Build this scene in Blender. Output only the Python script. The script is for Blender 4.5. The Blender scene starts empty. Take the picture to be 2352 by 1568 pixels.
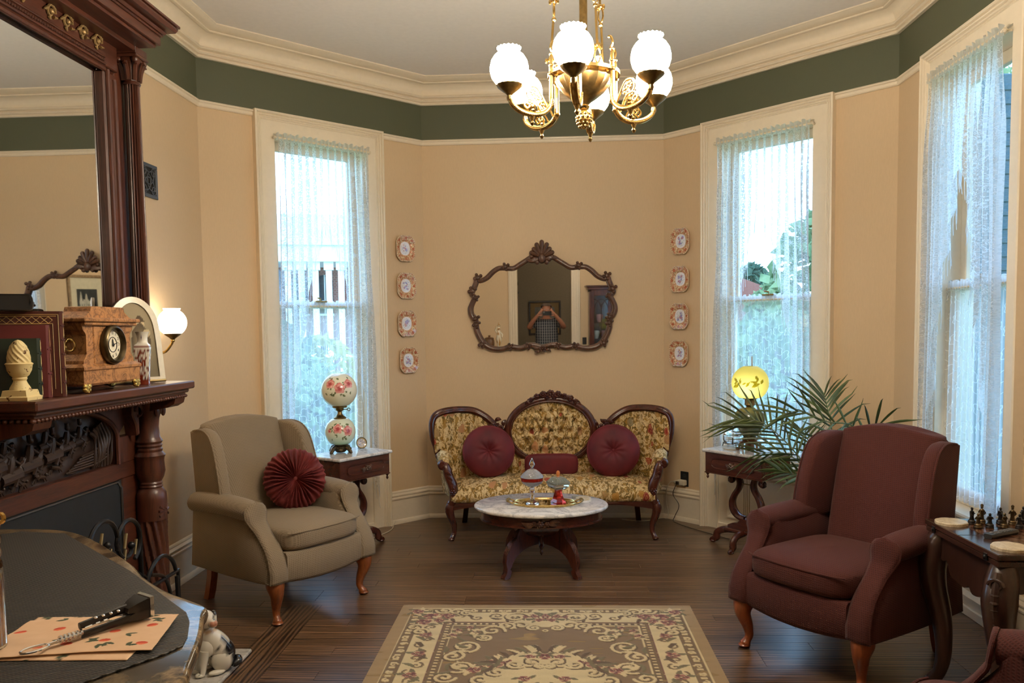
import bpy, math, random
import numpy as np
from math import sin, cos, pi, radians as R, sqrt, atan2, hypot
from mathutils import Vector as V, Matrix as MX, noise as NZ
SC = bpy.context.scene
COL = SC.collection
# ---------------------------------------------------------------- camera, sky, exposure
cd = bpy.data.cameras.new('camera'); cam = bpy.data.objects.new('camera', cd); COL.objects.link(cam)
cd.sensor_width = 36.0; cd.lens = 36.0 * 1840.64 / 2352; cd.shift_y = 97.73 / 2352
cd.clip_start = 0.02; cd.clip_end = 300
_r = (0.99852402, 0.05267014, -0.01325271); _u = (0.00980516, 0.06518312, 0.99782514); _w = (-0.05341944, 0.99648232, -0.06457047)
cam.matrix_world = MX(((_r[0], _u[0], -_w[0], 0), (_r[1], _u[1], -_w[1], 0), (_r[2], _u[2], -_w[2], 1.58), (0, 0, 0, 1)))
SC.camera = cam
SC.view_settings.view_transform = 'Standard'; SC.view_settings.look = 'None'
SC.view_settings.exposure = 0.0; SC.view_settings.gamma = 1.0; SC.view_settings.use_curve_mapping = False
SC.cycles.max_bounces = 9; SC.cycles.diffuse_bounces = 5; SC.cycles.glossy_bounces = 5
SC.cycles.transmission_bounces = 8; SC.cycles.transparent_max_bounces = 20
SC.cycles.caustics_reflective = False; SC.cycles.caustics_refractive = False
SC.cycles.sample_clamp_indirect = 6.0
SC.cycles.use_denoising = True
wd = bpy.data.worlds.new('sky'); SC.world = wd; wd.use_nodes = True
_n = wd.node_tree.nodes; _l = wd.node_tree.links
_bg = _n['Background']; _tc = _n.new('ShaderNodeTexCoord'); _sp = _n.new('ShaderNodeSeparateXYZ'); _cr = _n.new('ShaderNodeValToRGB')
_l.new(_tc.outputs['Generated'], _sp.inputs[0]); _l.new(_sp.outputs['Z'], _cr.inputs[0]); _l.new(_cr.outputs[0], _bg.inputs[0])
_cr.color_ramp.elements[0].position = 0.0; _cr.color_ramp.elements[0].color = (0.44, 0.71, 1.0, 1)
_cr.color_ramp.elements[1].position = 0.7; _cr.color_ramp.elements[1].color = (0.32, 0.58, 1.0, 1)
_bg.inputs[1].default_value = 7.2
LAMP = (1.0, 0.87, 0.68)          # colour of the lit shades
# ---------------------------------------------------------------- geometry helpers
class M:
    """collects vertices and faces; build() links them as one mesh object"""
    def __init__(s): s.v = []; s.f = []; s.c = []; s.uv = []; s.T = None
    def add(s, vs, fs, col=None, uv=None):
        o = len(s.v)
        if s.T is not None: vs = [tuple(s.T @ V(p)) for p in vs]
        s.v.extend(vs); s.f.extend([tuple(i + o for i in f) for f in fs])
        if col is not None: s.c.extend(col)
        if uv is not None: s.uv.extend(uv)
        return s
    def box(s, x0, x1, y0, y1, z0, z1, b=0.0):
        if x0 > x1: x0, x1 = x1, x0
        if y0 > y1: y0, y1 = y1, y0
        if z0 > z1: z0, z1 = z1, z0
        if b <= 0:
            vs = [(x, y, z) for z in (z0, z1) for y in (y0, y1) for x in (x0, x1)]
            return s.add(vs, [(0, 2, 3, 1), (4, 5, 7, 6), (0, 1, 5, 4), (2, 6, 7, 3), (0, 4, 6, 2), (1, 3, 7, 5)])
        b = min(b, (x1-x0)*.49, (y1-y0)*.49, (z1-z0)*.49)
        vs = []; idx = {}
        X = (x0, x1); Y = (y0, y1); Z = (z0, z1)
        for i in (0, 1):
            for j in (0, 1):
                for k in (0, 1):
                    si, sj, sk = (b, -b)[i], (b, -b)[j], (b, -b)[k]
                    idx[i, j, k, 0] = len(vs); vs.append((X[i], Y[j]+sj, Z[k]+sk))
                    idx[i, j, k, 1] = len(vs); vs.append((X[i]+si, Y[j], Z[k]+sk))
                    idx[i, j, k, 2] = len(vs); vs.append((X[i]+si, Y[j]+sj, Z[k]))
        fs = []
        for a in (0, 1):
            q = [(0, 0), (1, 0), (1, 1), (0, 1)]
            fx = [idx[a, j, k, 0] for j, k in q]; fy = [idx[i, a, k, 1] for i, k in q]; fz = [idx[i, j, a, 2] for i, j in q]
            fs += [fx if a else fx[::-1], fy[::-1] if a else fy, fz if a else fz[::-1]]
        for p in (0, 1):
            for q in (0, 1):
                e = [idx[p, q, 0, 0], idx[p, q, 1, 0], idx[p, q, 1, 1], idx[p, q, 0, 1]]; fs.append(e if p == q else e[::-1])
                e = [idx[p, 0, q, 0], idx[p, 0, q, 2], idx[p, 1, q, 2], idx[p, 1, q, 0]]; fs.append(e if p == q else e[::-1])
                e = [idx[0, p, q, 1], idx[1, p, q, 1], idx[1, p, q, 2], idx[0, p, q, 2]]; fs.append(e if p == q else e[::-1])
        for i in (0, 1):
            for j in (0, 1):
                for k in (0, 1):
                    e = [idx[i, j, k, 0], idx[i, j, k, 1], idx[i, j, k, 2]]; fs.append(e if (i + j + k) % 2 else e[::-1])
        return s.add(vs, fs)
    def lathe(s, prof, n=24, c=(0, 0, 0), a0=0.0, a1=None, fl=0, fd=0.0, tw=0.0, ell=1.0, col=None):
        """prof [(r,z)]; fl flutes of depth fd (fraction), twisted tw per metre"""
        full = a1 is None; a1 = 2*pi if full else a1; m = n if full else n + 1
        vs = []; cc = []
        for (r, z) in prof:
            for i in range(m):
                a = a0 + (a1-a0)*i/n
                k = 1.0
                if fl: k = 1 - fd*(0.5+0.5*cos(fl*(a + tw*z)))
                x, y = r*k*cos(a), r*k*sin(a)*ell
                vs.append((c[0]+x, c[1]+y, c[2]+z))
                if col: cc.append(col(a, z, r))
        fs = []
        for j in range(len(prof)-1):
            for i in range(m if full else n):
                a, b = j*m+i, j*m+(i+1) % m
                fs.append((a, b, b+m, a+m))
        if prof[0][0] > 1e-5: fs.append(tuple(range(m))[::-1])
        if prof[-1][0] > 1e-5: fs.append(tuple(range((len(prof)-1)*m, len(prof)*m)))
        return s.add(vs, fs, cc if col else None)
    def tube(s, pts, r, n=8, closed=False, flat=1.0, up=None, cap=True):
        P = [V(p) for p in pts]; N = len(P)
        rr = r if isinstance(r, (list, tuple)) else [r]*N
        vs = []; prev = None
        for i in range(N):
            t = (P[(i+1) % N]-P[i-1]) if closed else (P[min(i+1, N-1)]-P[max(i-1, 0)])
            t = t.normalized() if t.length > 1e-9 else V((0, 0, 1))
            if up is not None: a = V(up)
            elif prev is None: a = V((0, 0, 1)) if abs(t.z) < .9 else V((1, 0, 0))
            else: a = prev
            e1 = a - t*a.dot(t); e1 = e1.normalized() if e1.length > 1e-6 else V((1, 0, 0)); prev = e1; e2 = t.cross(e1)
            for k in range(n):
                th = 2*pi*k/n
                p = P[i] + e1*(rr[i]*cos(th)) + e2*(rr[i]*flat*sin(th)); vs.append(tuple(p))
        fs = []
        for i in range(N if closed else N-1):
            for k in range(n):
                a, b = i*n+k, i*n+(k+1) % n; c2, d = ((i+1) % N)*n+(k+1) % n, ((i+1) % N)*n+k
                fs.append((a, b, c2, d))
        if not closed and cap:
            fs.append(tuple(range(n))[::-1]); fs.append(tuple(range((N-1)*n, N*n)))
        return s.add(vs, fs)
    def prism(s, poly, h0, h1, mp=None, b=0.0, holes=False):
        """poly [(a,b)] extruded from h0 to h1 along third axis; mp maps (a,b,h)->xyz; b chamfers the h1 edge"""
        mp = mp or (lambda a, c, h: (a, c, h))
        A = sum(poly[i][0]*poly[(i+1) % len(poly)][1]-poly[(i+1) % len(poly)][0]*poly[i][1] for i in range(len(poly)))
        if A < 0: poly = poly[::-1]
        n = len(poly); L = [[(p[0], p[1], h0) for p in poly]]
        if b > 0:
            L.append([(p[0], p[1], h1-b) for p in poly])
            q = []
            for i in range(n):
                p0, p1, p2 = V(poly[i-1]), V(poly[i]), V(poly[(i+1) % n])
                d1 = (p1-p0); d2 = (p2-p1)
                d1 = d1.normalized() if d1.length > 1e-9 else d1; d2 = d2.normalized() if d2.length > 1e-9 else d2
                nn = V((-d1.y-d2.y, d1.x+d2.x)); nn = nn.normalized() if nn.length > 1e-6 else V((-d1.y, d1.x))
                k = max(.5, nn.dot(V((-d1.y, d1.x))))
                q.append((p1.x+nn.x*b/k, p1.y+nn.y*b/k, h1))
            L.append(q)
        else: L.append([(p[0], p[1], h1) for p in poly])
        vs = [mp(*p) for l in L for p in l]; fs = []
        for j in range(len(L)-1):
            for i in range(n): fs.append((j*n+i, j*n+(i+1) % n, (j+1)*n+(i+1) % n, (j+1)*n+i))
        fs.append(tuple(range(n))[::-1]); fs.append(tuple(range((len(L)-1)*n, len(L)*n)))
        return s.add(vs, fs)
    def grid(s, nu, nv, fn, cu=False, cv=False, flip=False, col=None, uv=None):
        vs = []; cc = []; uu = []
        for j in range(nv+(0 if cv else 1)):
            for i in range(nu+(0 if cu else 1)):
                a, b = i/nu, j/nv; vs.append(tuple(fn(a, b)))
                if col: cc.append(col(a, b))
                if uv: uu.append(uv(a, b))
        w = nu if cu else nu+1; h = nv if cv else nv+1; fs = []
        for j in range(nv):
            for i in range(nu):
                q = (j*w+i, j*w+(i+1) % w, ((j+1) % h)*w+(i+1) % w, ((j+1) % h)*w+i); fs.append(q[::-1] if flip else q)
        return s.add(vs, fs, cc if col else None, uu if uv else None)
    def ball(s, c, r, nu=16, nv=10, e=1.0, e2=None, col=None):
        """(super)ellipsoid; e vertical exponent, e2 horizontal exponent (<1 = boxier)"""
        r = r if isinstance(r, (tuple, list)) else (r, r, r); e2 = e2 or 1.0
        sg = lambda x, p: math.copysign(abs(x)**p, x)
        vs = []; fs = []; cc = []
        for j in range(nv+1):
            ph = -pi/2+pi*j/nv
            for i in range(nu):
                th = 2*pi*i/nu
                q = (c[0]+r[0]*sg(cos(ph), e)*sg(cos(th), e2), c[1]+r[1]*sg(cos(ph), e)*sg(sin(th), e2), c[2]+r[2]*sg(sin(ph), e))
                vs.append(q)
                if col: cc.append(col(th, ph))
        for j in range(nv):
            for i in range(nu):
                a, b = j*nu+i, j*nu+(i+1) % nu
                fs.append((a, b, b+nu, a+nu))
        return s.add(vs, fs, cc if col else None)
    def sweep(s, prof, path, closed=False):
        """prof [(d,z)] d to the left of the travel direction; path [(x,y)] mitred"""
        P = [V(p) for p in path]; N = len(P); vs = []; n = len(prof)
        for i in range(N):
            d1 = (P[i]-P[i-1]).normalized() if (closed or i > 0) else None
            d2 = (P[(i+1) % N]-P[i]).normalized() if (closed or i < N-1) else None
            d1 = d1 or d2; d2 = d2 or d1
            n1, n2 = V((-d1.y, d1.x)), V((-d2.y, d2.x)); m = (n1+n2).normalized(); k = 1/max(.2, m.dot(n1))
            for (d, z) in prof: vs.append((P[i].x+m.x*d*k, P[i].y+m.y*d*k, z))
        fs = []
        for i in range(N if closed else N-1):
            for k in range(n):
                a, b = i*n+k, i*n+(k+1) % n; fs.append((a, ((i+1) % N)*n+k, ((i+1) % N)*n+(k+1) % n, b))
        if not closed: fs.append(tuple(range(n))); fs.append(tuple(range((N-1)*n, N*n))[::-1])
        return s.add(vs, fs)
    def loft(s, loops, cap=True):
        n = len(loops[0]); vs = [p for l in loops for p in l]; fs = []
        for j in range(len(loops)-1):
            for i in range(n): fs.append((j*n+i, j*n+(i+1) % n, (j+1)*n+(i+1) % n, (j+1)*n+i))
        if cap: fs.append(tuple(range(n))[::-1]); fs.append(tuple(range((len(loops)-1)*n, len(loops)*n)))
        return s.add(vs, fs)
    def build(s, name, mat, parent=None, smooth=35, loc=None, rot=None, sub=0, solid=0.0):
        me = bpy.data.meshes.new(name); me.from_pydata([tuple(p) for p in s.v], [], s.f)
        if s.c and len(s.c) == len(s.v):
            a = me.color_attributes.new('Col', 'FLOAT_COLOR', 'POINT')
            a.data.foreach_set('color', np.array([(c[0], c[1], c[2], c[3] if len(c) > 3 else 1.0) for c in s.c], dtype=np.float32).ravel())
        if s.uv and len(s.uv) == len(s.v):
            a = me.attributes.new('Puv', 'FLOAT_VECTOR', 'POINT')
            a.data.foreach_set('vector', np.array([(c[0], c[1], c[2] if len(c) > 2 else 0.0) for c in s.uv], dtype=np.float32).ravel())
        if smooth:
            me.polygons.foreach_set('use_smooth', [True]*len(me.polygons))
            if smooth < 180: me.set_sharp_from_angle(angle=R(smooth))
        me.materials.append(mat)
        o = bpy.data.objects.new(name, me); COL.objects.link(o)
        if parent is not None: o.parent = parent
        if loc is not None: o.location = loc
        if rot is not None: o.rotation_euler = rot
        if solid: md = o.modifiers.new('t', 'SOLIDIFY'); md.thickness = solid; md.offset = 0
        if sub: md = o.modifiers.new('s', 'SUBSURF'); md.levels = sub; md.render_levels = sub
        return o
def thing(name, label, cat, loc=(0, 0, 0), rz=0.0, group=None):
    o = bpy.data.objects.new(name, None); COL.objects.link(o); o.empty_display_size = .1
    o.location = loc; o.rotation_euler = (0, 0, rz); o['label'] = label; o['category'] = cat
    if group: o['group'] = group
    return o
def tag(o, label, cat, group=None):
    o['label'] = label; o['category'] = cat
    if group: o['group'] = group
    return o
def structure(o): o['kind'] = 'structure'; return o
def dup(o, parent=None):
    c = o.copy(); COL.objects.link(c)
    if parent is not None: c.parent = parent; c.matrix_parent_inverse = o.matrix_parent_inverse
    for ch in [k for k in bpy.data.objects if k.parent == o]: dup(ch, c)
    return c
def catmull(pts, n=8, closed=False):
    P = [V(p) for p in pts]; N = len(P); out = []
    for i in range(N if closed else N-1):
        p0 = P[i-1] if (closed or i > 0) else P[0]; p1 = P[i]; p2 = P[(i+1) % N]
        p3 = P[(i+2) % N] if (closed or i+2 < N) else P[-1]
        for k in range(n):
            t = k/n; t2 = t*t; t3 = t2*t
            out.append(tuple(0.5*((2*p1)+(p2-p0)*t+(2*p0-5*p1+4*p2-p3)*t2+(3*p1-p0-3*p2+p3)*t3)))
    if not closed: out.append(tuple(P[-1]))
    return out
def interp(tab, x):
    return float(np.interp(x, [t[0] for t in tab], [t[1] for t in tab]))
def fbm(x, y, z=0.0, o=3):
    s = 0; a = 1.0; t = 0
    for _ in range(o): s += a*NZ.noise(V((x, y, z))); t += a; a *= .5; x *= 2.03; y *= 2.03; z *= 2.03
    return s/t
def sm(a, b, x):
    t = min(1, max(0, (x-a)/(b-a))); return t*t*(3-2*t)
def mixc(a, b, t): return tuple(a[i]*(1-t)+b[i]*t for i in range(3))
# ---------------------------------------------------------------- materials
def srgb(r, g=None, b=None):
    if g is None: r, g, b = r
    f = lambda c: (c/255/12.92) if c/255 <= .04045 else ((c/255+.055)/1.055)**2.4
    return (f(r), f(g), f(b))
class NT:
    def __init__(s, name):
        s.m = bpy.data.materials.new(name); s.m.use_nodes = True; s.t = s.m.node_tree; s.n = s.t.nodes; s.l = s.t.links
        s.b = s.n['Principled BSDF']; s.out = s.n['Material Output']
    def node(s, typ, **kw):
        n = s.n.new('ShaderNode'+typ)
        for k, v in kw.items():
            if k.startswith('_'): setattr(n, k[1:], v)
            else:
                i = n.inputs[int(k[1:])] if k[0] == 'i' and k[1:].isdigit() else n.inputs[k.replace('__', ' ')]
                s.set(i, v)
        return n
    def set(s, i, v):
        if hasattr(v, 'is_linked') or isinstance(v, bpy.types.NodeSocket): s.l.new(v, i)
        elif isinstance(v, (tuple, list)) and i.type == 'RGBA': i.default_value = tuple(v)+(1.0,) if len(v) == 3 else v
        else: i.default_value = v
    def P(s, **kw):
        for k, v in kw.items(): s.set(s.b.inputs[k.replace('__', ' ')], v)
        return s
    def coord(s, scale=(1, 1, 1), kind='Object', attr=None, rot=(0, 0, 0)):
        if attr: o = s.node('Attribute', _attribute_name=attr).outputs['Vector']
        else: o = s.node('TexCoord').outputs[kind]
        if isinstance(scale, (int, float)): scale = (scale,)*3
        return s.node('Mapping', Vector=o, Scale=scale, Rotation=rot).outputs[0]
    def noise(s, vec, scale=5.0, detail=3.0, rough=.5, dist=0.0):
        return s.node('TexNoise', Vector=vec, Scale=scale, Detail=detail, Roughness=rough, Distortion=dist).outputs['Fac']
    def ramp(s, fac, stops):
        r = s.node('ValToRGB', Fac=fac); e = r.color_ramp.elements
        while len(e) > len(stops): e.remove(e[-1])
        while len(e) < len(stops): e.new(.5)
        for k, (p, c) in enumerate(stops):
            e[k].position = p; e[k].color = tuple(c)+(1.0,) if len(c) == 3 else c
        return r.outputs[0]
    def math(s, op, a, b=0.0, c=0.0, clamp=False):
        n = s.node('Math', _operation=op, _use_clamp=clamp); s.set(n.inputs[0], a); s.set(n.inputs[1], b)
        if op in ('MULTIPLY_ADD', 'SMOOTH_MIN', 'COMPARE'): s.set(n.inputs[2], c)
        return n.outputs[0]
    def mix(s, f, a, b, mode='MIX'):
        n = s.node('MixRGB', _blend_type=mode); s.set(n.inputs[0], f); s.set(n.inputs[1], a); s.set(n.inputs[2], b); return n.outputs[0]
    def sep(s, vec):
        return s.node('SeparateXYZ', i0=vec).outputs
    def bump(s, h, strength=.3, dist=.01):
        n = s.node('Bump', Height=h, Strength=strength, Distance=dist); s.l.new(n.outputs[0], s.b.inputs['Normal']); return s
def plain(name, c, rough=.5, metal=0.0, nz=0.06, ns=30.0, bump=0.0, **kw):
    t = NT(name); f = t.noise(t.coord(), ns, 3)
    t.P(**{'Base Color': t.ramp(f, [(0.3, tuple(x*(1-nz) for x in c)), (0.7, tuple(min(1, x*(1+nz)) for x in c))]), 'Roughness': rough, 'Metallic': metal}); t.P(**kw)
    if bump: t.bump(f, bump, .003)
    return t.m
def wood(name, c1, c2, rough=.28, scale=1.0, axis='z', coat=.25, spec=.5):
    t = NT(name); st = {'x': (1.2, 14, 14), 'y': (14, 1.2, 14), 'z': (14, 14, 1.2)}[axis]
    co = t.coord(tuple(a*scale for a in st)); n1 = t.noise(co, 3, 6, .62, .6)
    n2 = t.noise(t.coord(tuple(a*scale*7 for a in st)), 3, 2)
    f = t.math('MULTIPLY_ADD', n2, .35, t.math('MULTIPLY', n1, .75))
    t.P(**{'Base Color': t.ramp(f, [(.35, c1), (.55, mixc(c1, c2, .5)), (.75, c2)]), 'Roughness': rough, 'Coat Weight': coat, 'Coat Roughness': .15})
    t.bump(n2, .06, .002); return t.m
# ---------------------------------------------------------------- room materials
def wallpaper(name, c, d=.05):
    t = NT(name); co = t.coord()
    f = t.noise(t.coord((60, 60, 9)), 3, 3); g = t.noise(co, 1.3, 2)
    t.P(**{'Base Color': t.ramp(t.math('MULTIPLY_ADD', g, .5, t.math('MULTIPLY', f, .5)), [(.3, tuple(x*(1-d) for x in c)), (.7, tuple(x*(1+d) for x in c))]), 'Roughness': .55})
    t.bump(f, .05, .001); return t.m
m_wall = wallpaper('wallpaper_tan', srgb(212, 186, 150)); m_frieze = wallpaper('frieze_green', srgb(84, 88, 67), .04)
m_trim = plain('cream_trim_paint', srgb(232, 219, 196), .35, nz=.02); m_ceil = plain('ceiling_paint', srgb(236, 231, 226), .7, nz=.02)
m_dark = plain('dark_void', (.02, .018, .016), .8)
def m_floorwood():
    t = NT('oak_floor_plank'); oi = t.node('ObjectInfo').outputs['Random']
    tc = t.node('TexCoord').outputs['Object']; off = t.node('CombineXYZ', X=t.math('MULTIPLY', oi, 37.0), Y=t.math('MULTIPLY', oi, 91.0), Z=0.0).outputs[0]
    ad = t.node('VectorMath', _operation='ADD'); t.set(ad.inputs[0], tc); t.set(ad.inputs[1], off)
    mp = t.node('Mapping', Vector=ad.outputs[0], Scale=(1.6, 17, 1)).outputs[0]
    n1 = t.noise(mp, 2.2, 5, .6, 1.6); w = t.node('TexWave', _wave_type='BANDS', _bands_direction='Y', Vector=t.node('Mapping', Vector=ad.outputs[0], Scale=(.5, 5.5, 1)).outputs[0], Scale=2.4, Distortion=7.5, Detail=3.0, **{'Detail Scale': 1.2}).outputs['Fac']
    n2 = t.noise(t.node('Mapping', Vector=ad.outputs[0], Scale=(9, 260, 1)).outputs[0], 2, 2)
    f = t.math('MULTIPLY_ADD', w, .42, t.math('MULTIPLY_ADD', n1, .42, t.math('MULTIPLY', n2, .10)))
    c = t.ramp(f, [(.24, srgb(46, 32, 23)), (.45, srgb(94, 69, 48)), (.78, srgb(136, 104, 75))])
    v = t.node('HueSaturation', Color=c, Value=t.math('MULTIPLY_ADD', oi, .5, .72)).outputs[0]
    t.P(**{'Base Color': v, 'Roughness': t.math('MULTIPLY_ADD', n1, .14, .24), 'Coat Weight': .2, 'Coat Roughness': .2}); t.bump(f, .08, .002); return t.m
m_floor = m_floorwood()
m_glass = NT('window_glass'); _g = m_glass
_gl = _g.node('BsdfGlossy', Color=(1, 1, 1, 1), Roughness=.02); _tr = _g.node('BsdfTransparent', Color=(.97, .985, .99, 1)); _lw = _g.node('LayerWeight', Blend=.5); _fc = _g.math('MULTIPLY_ADD', _g.math('POWER', _lw.outputs['Facing'], 5.0), .8, .04, clamp=True)
_mx = _g.node('MixShader', Fac=_fc); _g.l.new(_tr.outputs[0], _mx.inputs[1]); _g.l.new(_gl.outputs[0], _mx.inputs[2]); _g.l.new(_mx.outputs[0], _g.out.inputs[0]); m_glass = _g.m
# ---------------------------------------------------------------- room shell (corners counter-clockwise)
s2 = 2**-.5
PA, PB, PC, PD, PE, PF = (-2.417, 5.449), (-1.096, 6.771), (.915, 6.771), (2.249, 5.437), (2.249, -.15), (-2.417, -.15)
HC = 3.66; RAIL = 3.187; CB = 3.473
def frame_at(p, q):
    d = V((q[0]-p[0], q[1]-p[1])); L = d.length; d.normalize()
    return MX(((d.x, -d.y, 0, p[0]), (d.y, d.x, 0, p[1]), (0, 0, 1, 0), (0, 0, 0, 1))), L
WH = .5375; OH = .3875; OT = 3.04; SILL = .56; TH = .2
def wall(name, p, q, uc=None, door=None):
    T, L = frame_at(p, q); m = M(); m.T = T
    e = .0
    if uc is None and door is None: m.box(-e, L+e, -TH, 0, 0, HC)
    else:
        a, b, z0, z1 = (uc-OH, uc+OH, SILL, OT) if uc else door
        m.box(-e, a, -TH, 0, 0, HC); m.box(b, L+e, -TH, 0, 0, HC); m.box(a, b, -TH, 0, z1, HC)
        if z0 > 0: m.box(a, b, -TH, 0, 0, z0-.012)
    o = structure(m.build(name, m_wall, smooth=0))
    f = M(); f.T = T; f.box(0, L, 0, .004, RAIL, HC); f.build('frieze', m_frieze, o, smooth=0)
    return o
LL, LR = hypot(PB[0]-PA[0], PB[1]-PA[1]), hypot(PD[0]-PC[0], PD[1]-PC[1])
UC1, UC2, UC3 = LL-.9275, LR-.9285, 5.587-.945
wall('wall_right', PE, PD, UC3); wall('wall_right_bay', PD, PC, UC2); wall('wall_back', PC, PB)
wall('wall_left_bay', PB, PA, UC1); wall('wall_left', PA, PF); wall('wall_rear', PF, PE, door=(2.417-.50, 2.417+.41, 0, 2.75))
# chimney breast
m = M(); m.box(-2.417, -2.06, 2.60, 3.86, 0, HC); br = structure(m.build('wall_chimney', m_wall, smooth=0))
m = M(); m.box(-2.416, -2.056, 2.596, 3.864, RAIL, HC); m.build('frieze', m_frieze, br, smooth=0)
m = M(); m.prism([(PF[0]-.3, -4), (PE[0]+.3, -4), (PE[0]+.3, PD[1]), (PC[0], PC[1]+.3), (PB[0], PB[1]+.3), (PA[0]-.3, PA[1])], HC, HC+.15)
structure(m.build('ceiling', m_ceil, smooth=0))
# floor with individual boards
m = M(); m.prism([(PF[0]-.1, -4), (PE[0]+.1, -4), (PE[0]+.1, PD[1]+.05), (PC[0]+.05, PC[1]+.1), (PB[0]-.05, PB[1]+.1), (PA[0]-.1, PA[1]+.05)], -.12, -.0205)
fl = structure(m.build('floor', m_dark, smooth=0))
PW = .098; rg = random.Random(5); pmesh = {}
def plank(x0, x1, y0, y1, name='plank'):
    L = round(x1-x0, 3); k = (L, round(y1-y0, 4))
    if k not in pmesh:
        mm = M(); mm.box(-L/2+.0006, L/2-.0006, -(y1-y0)/2+.0004, (y1-y0)/2-.0004, -.02, 0, .0009); o = mm.build(name, m_floor, fl, smooth=0); pmesh[k] = o.data
    else: o = bpy.data.objects.new(name, pmesh[k]); COL.objects.link(o); o.parent = fl
    o.location = ((x0+x1)/2, (y0+y1)/2, 0); return o
y = 3.33; rest = M()
while y < 6.80:
    ym = y+PW/2
    xl = -2.44 if ym < PA[1] else -2.44+(ym-PA[1]); xr = 2.27 if ym < PD[1] else 2.27-(ym-PD[1])
    if ym < 3.95: xl = -1.52
    x = xl-rg.choice((0, .2, .5, .8)); first = True
    while x < xr:
        L = rg.choice((.9, 1.2, 1.5, 1.5, 1.8)); a, b = max(x, xl), min(x+L, xr)
        if b-a > .06: plank(a, b, y, y+PW)
        x += L
    y += PW
y = 3.33-PW; rg2 = random.Random(9)
while y > -4:
    x = -2.44-rg2.random()
    while x < 2.27:
        L = rg2.choice((.9, 1.2, 1.5, 1.8)); a, b = max(x, -2.44), min(x+L, 2.27)
        rest.box(a+.0006, b-.0006, y+.0007, y+PW-.0007, -.02, 0, .0009) if b-a > .05 else None
        x += L
    y -= PW
o = rest.build('plank_field', m_floor, fl, smooth=0); o['kind'] = 'stuff'
# boards framing the hearth, running the other way
for i in range(2):
    o = plank(-.6, .6, -PW/2, PW/2, 'border_plank'); o.rotation_euler = (0, 0, pi/2); o.location = (-1.57-.098*i+.147-.098*0, 3.33+.6, 0.0008)
for i in range(2):
    o = plank(-.45, .45, -PW/2, PW/2, 'border_plank'); o.location = (-2.0, 3.885+.098*i, 0.0008)
# cornice, picture rail
RING = [PF, PE, PD, PC, PB, PA]
corn = [(0, 3.468), (.026, 3.468), (.030, 3.474), (.026, 3.484), (.018, 3.486), (.018, 3.490), (.034, 3.494), (.040, 3.502), (.034, 3.512), (.026, 3.514), (.026, 3.518), (.05, 3.524), (.056, 3.532), (.05, 3.541), (.040, 3.543),
        (.040, 3.552), (.046, 3.575), (.060, 3.596), (.082, 3.610), (.108, 3.617), (.108, 3.613), (.120, 3.611), (.132, 3.615), (.132, 3.625), (.126, 3.628), (.150, 3.632), (.172, 3.640), (.184, 3.650), (.19, 3.652), (.19, 3.66), (0, 3.66)]
def cornice(name, path): m = M(); m.sweep(corn, path); return structure(m.build(name, m_trim, smooth=30))
cornice('trim_cornice_back', [(-2.417, 3.86), PA, PB, PC, PD, PE][::-1])
cornice('trim_cornice_breast', [(-2.417, 3.86), (-2.056, 3.86), (-2.056, 2.60), (-2.417, 2.60), PF, PE])
rail = [(0, 3.143), (.012, 3.143), (.018, 3.15), (.018, 3.168), (.028, 3.172), (.03, 3.180), (.022, 3.187), (0, 3.187)]
def wpt(p, q, u): T, L = frame_at(p, q); v = T @ V((u, 0, 0)); return (v.x, v.y)
seg = [[wpt(PD, PC, UC2+WH), PC, PB, wpt(PB, PA, UC1-WH)], [wpt(PB, PA, UC1+WH), PA, (-2.417, 3.86), (-2.056, 3.86), (-2.056, 2.6), (-2.417, 2.6), PF, (-.50-.15, -.15)],
       [(.41+.15, -.15), PE, wpt(PE, PD, UC3-WH)], [wpt(PE, PD, UC3+WH), PD, wpt(PD, PC, UC2-WH)]]
base = [(0, 0), (.030, 0), (.030, .012), (.028, .026), (.022, .034), (.016, .036), (.016, .196), (.020, .2), (.028, .206), (.03, .216), (.024, .222), (.018, .226),
        (.028, .232), (.03, .242), (.022, .252), (.016, .256), (.018, .264), (.014, .272), (.008, .275), (0, .275)]
for nm, sg in zip(('back', 'left', 'rear', 'right'), seg):
    m = M(); m.sweep(rail, sg); structure(m.build('trim_rail_'+nm, m_trim, smooth=30))
    m = M(); m.sweep(base, sg); structure(m.build('baseboard_'+nm, m_trim, smooth=30))
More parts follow.
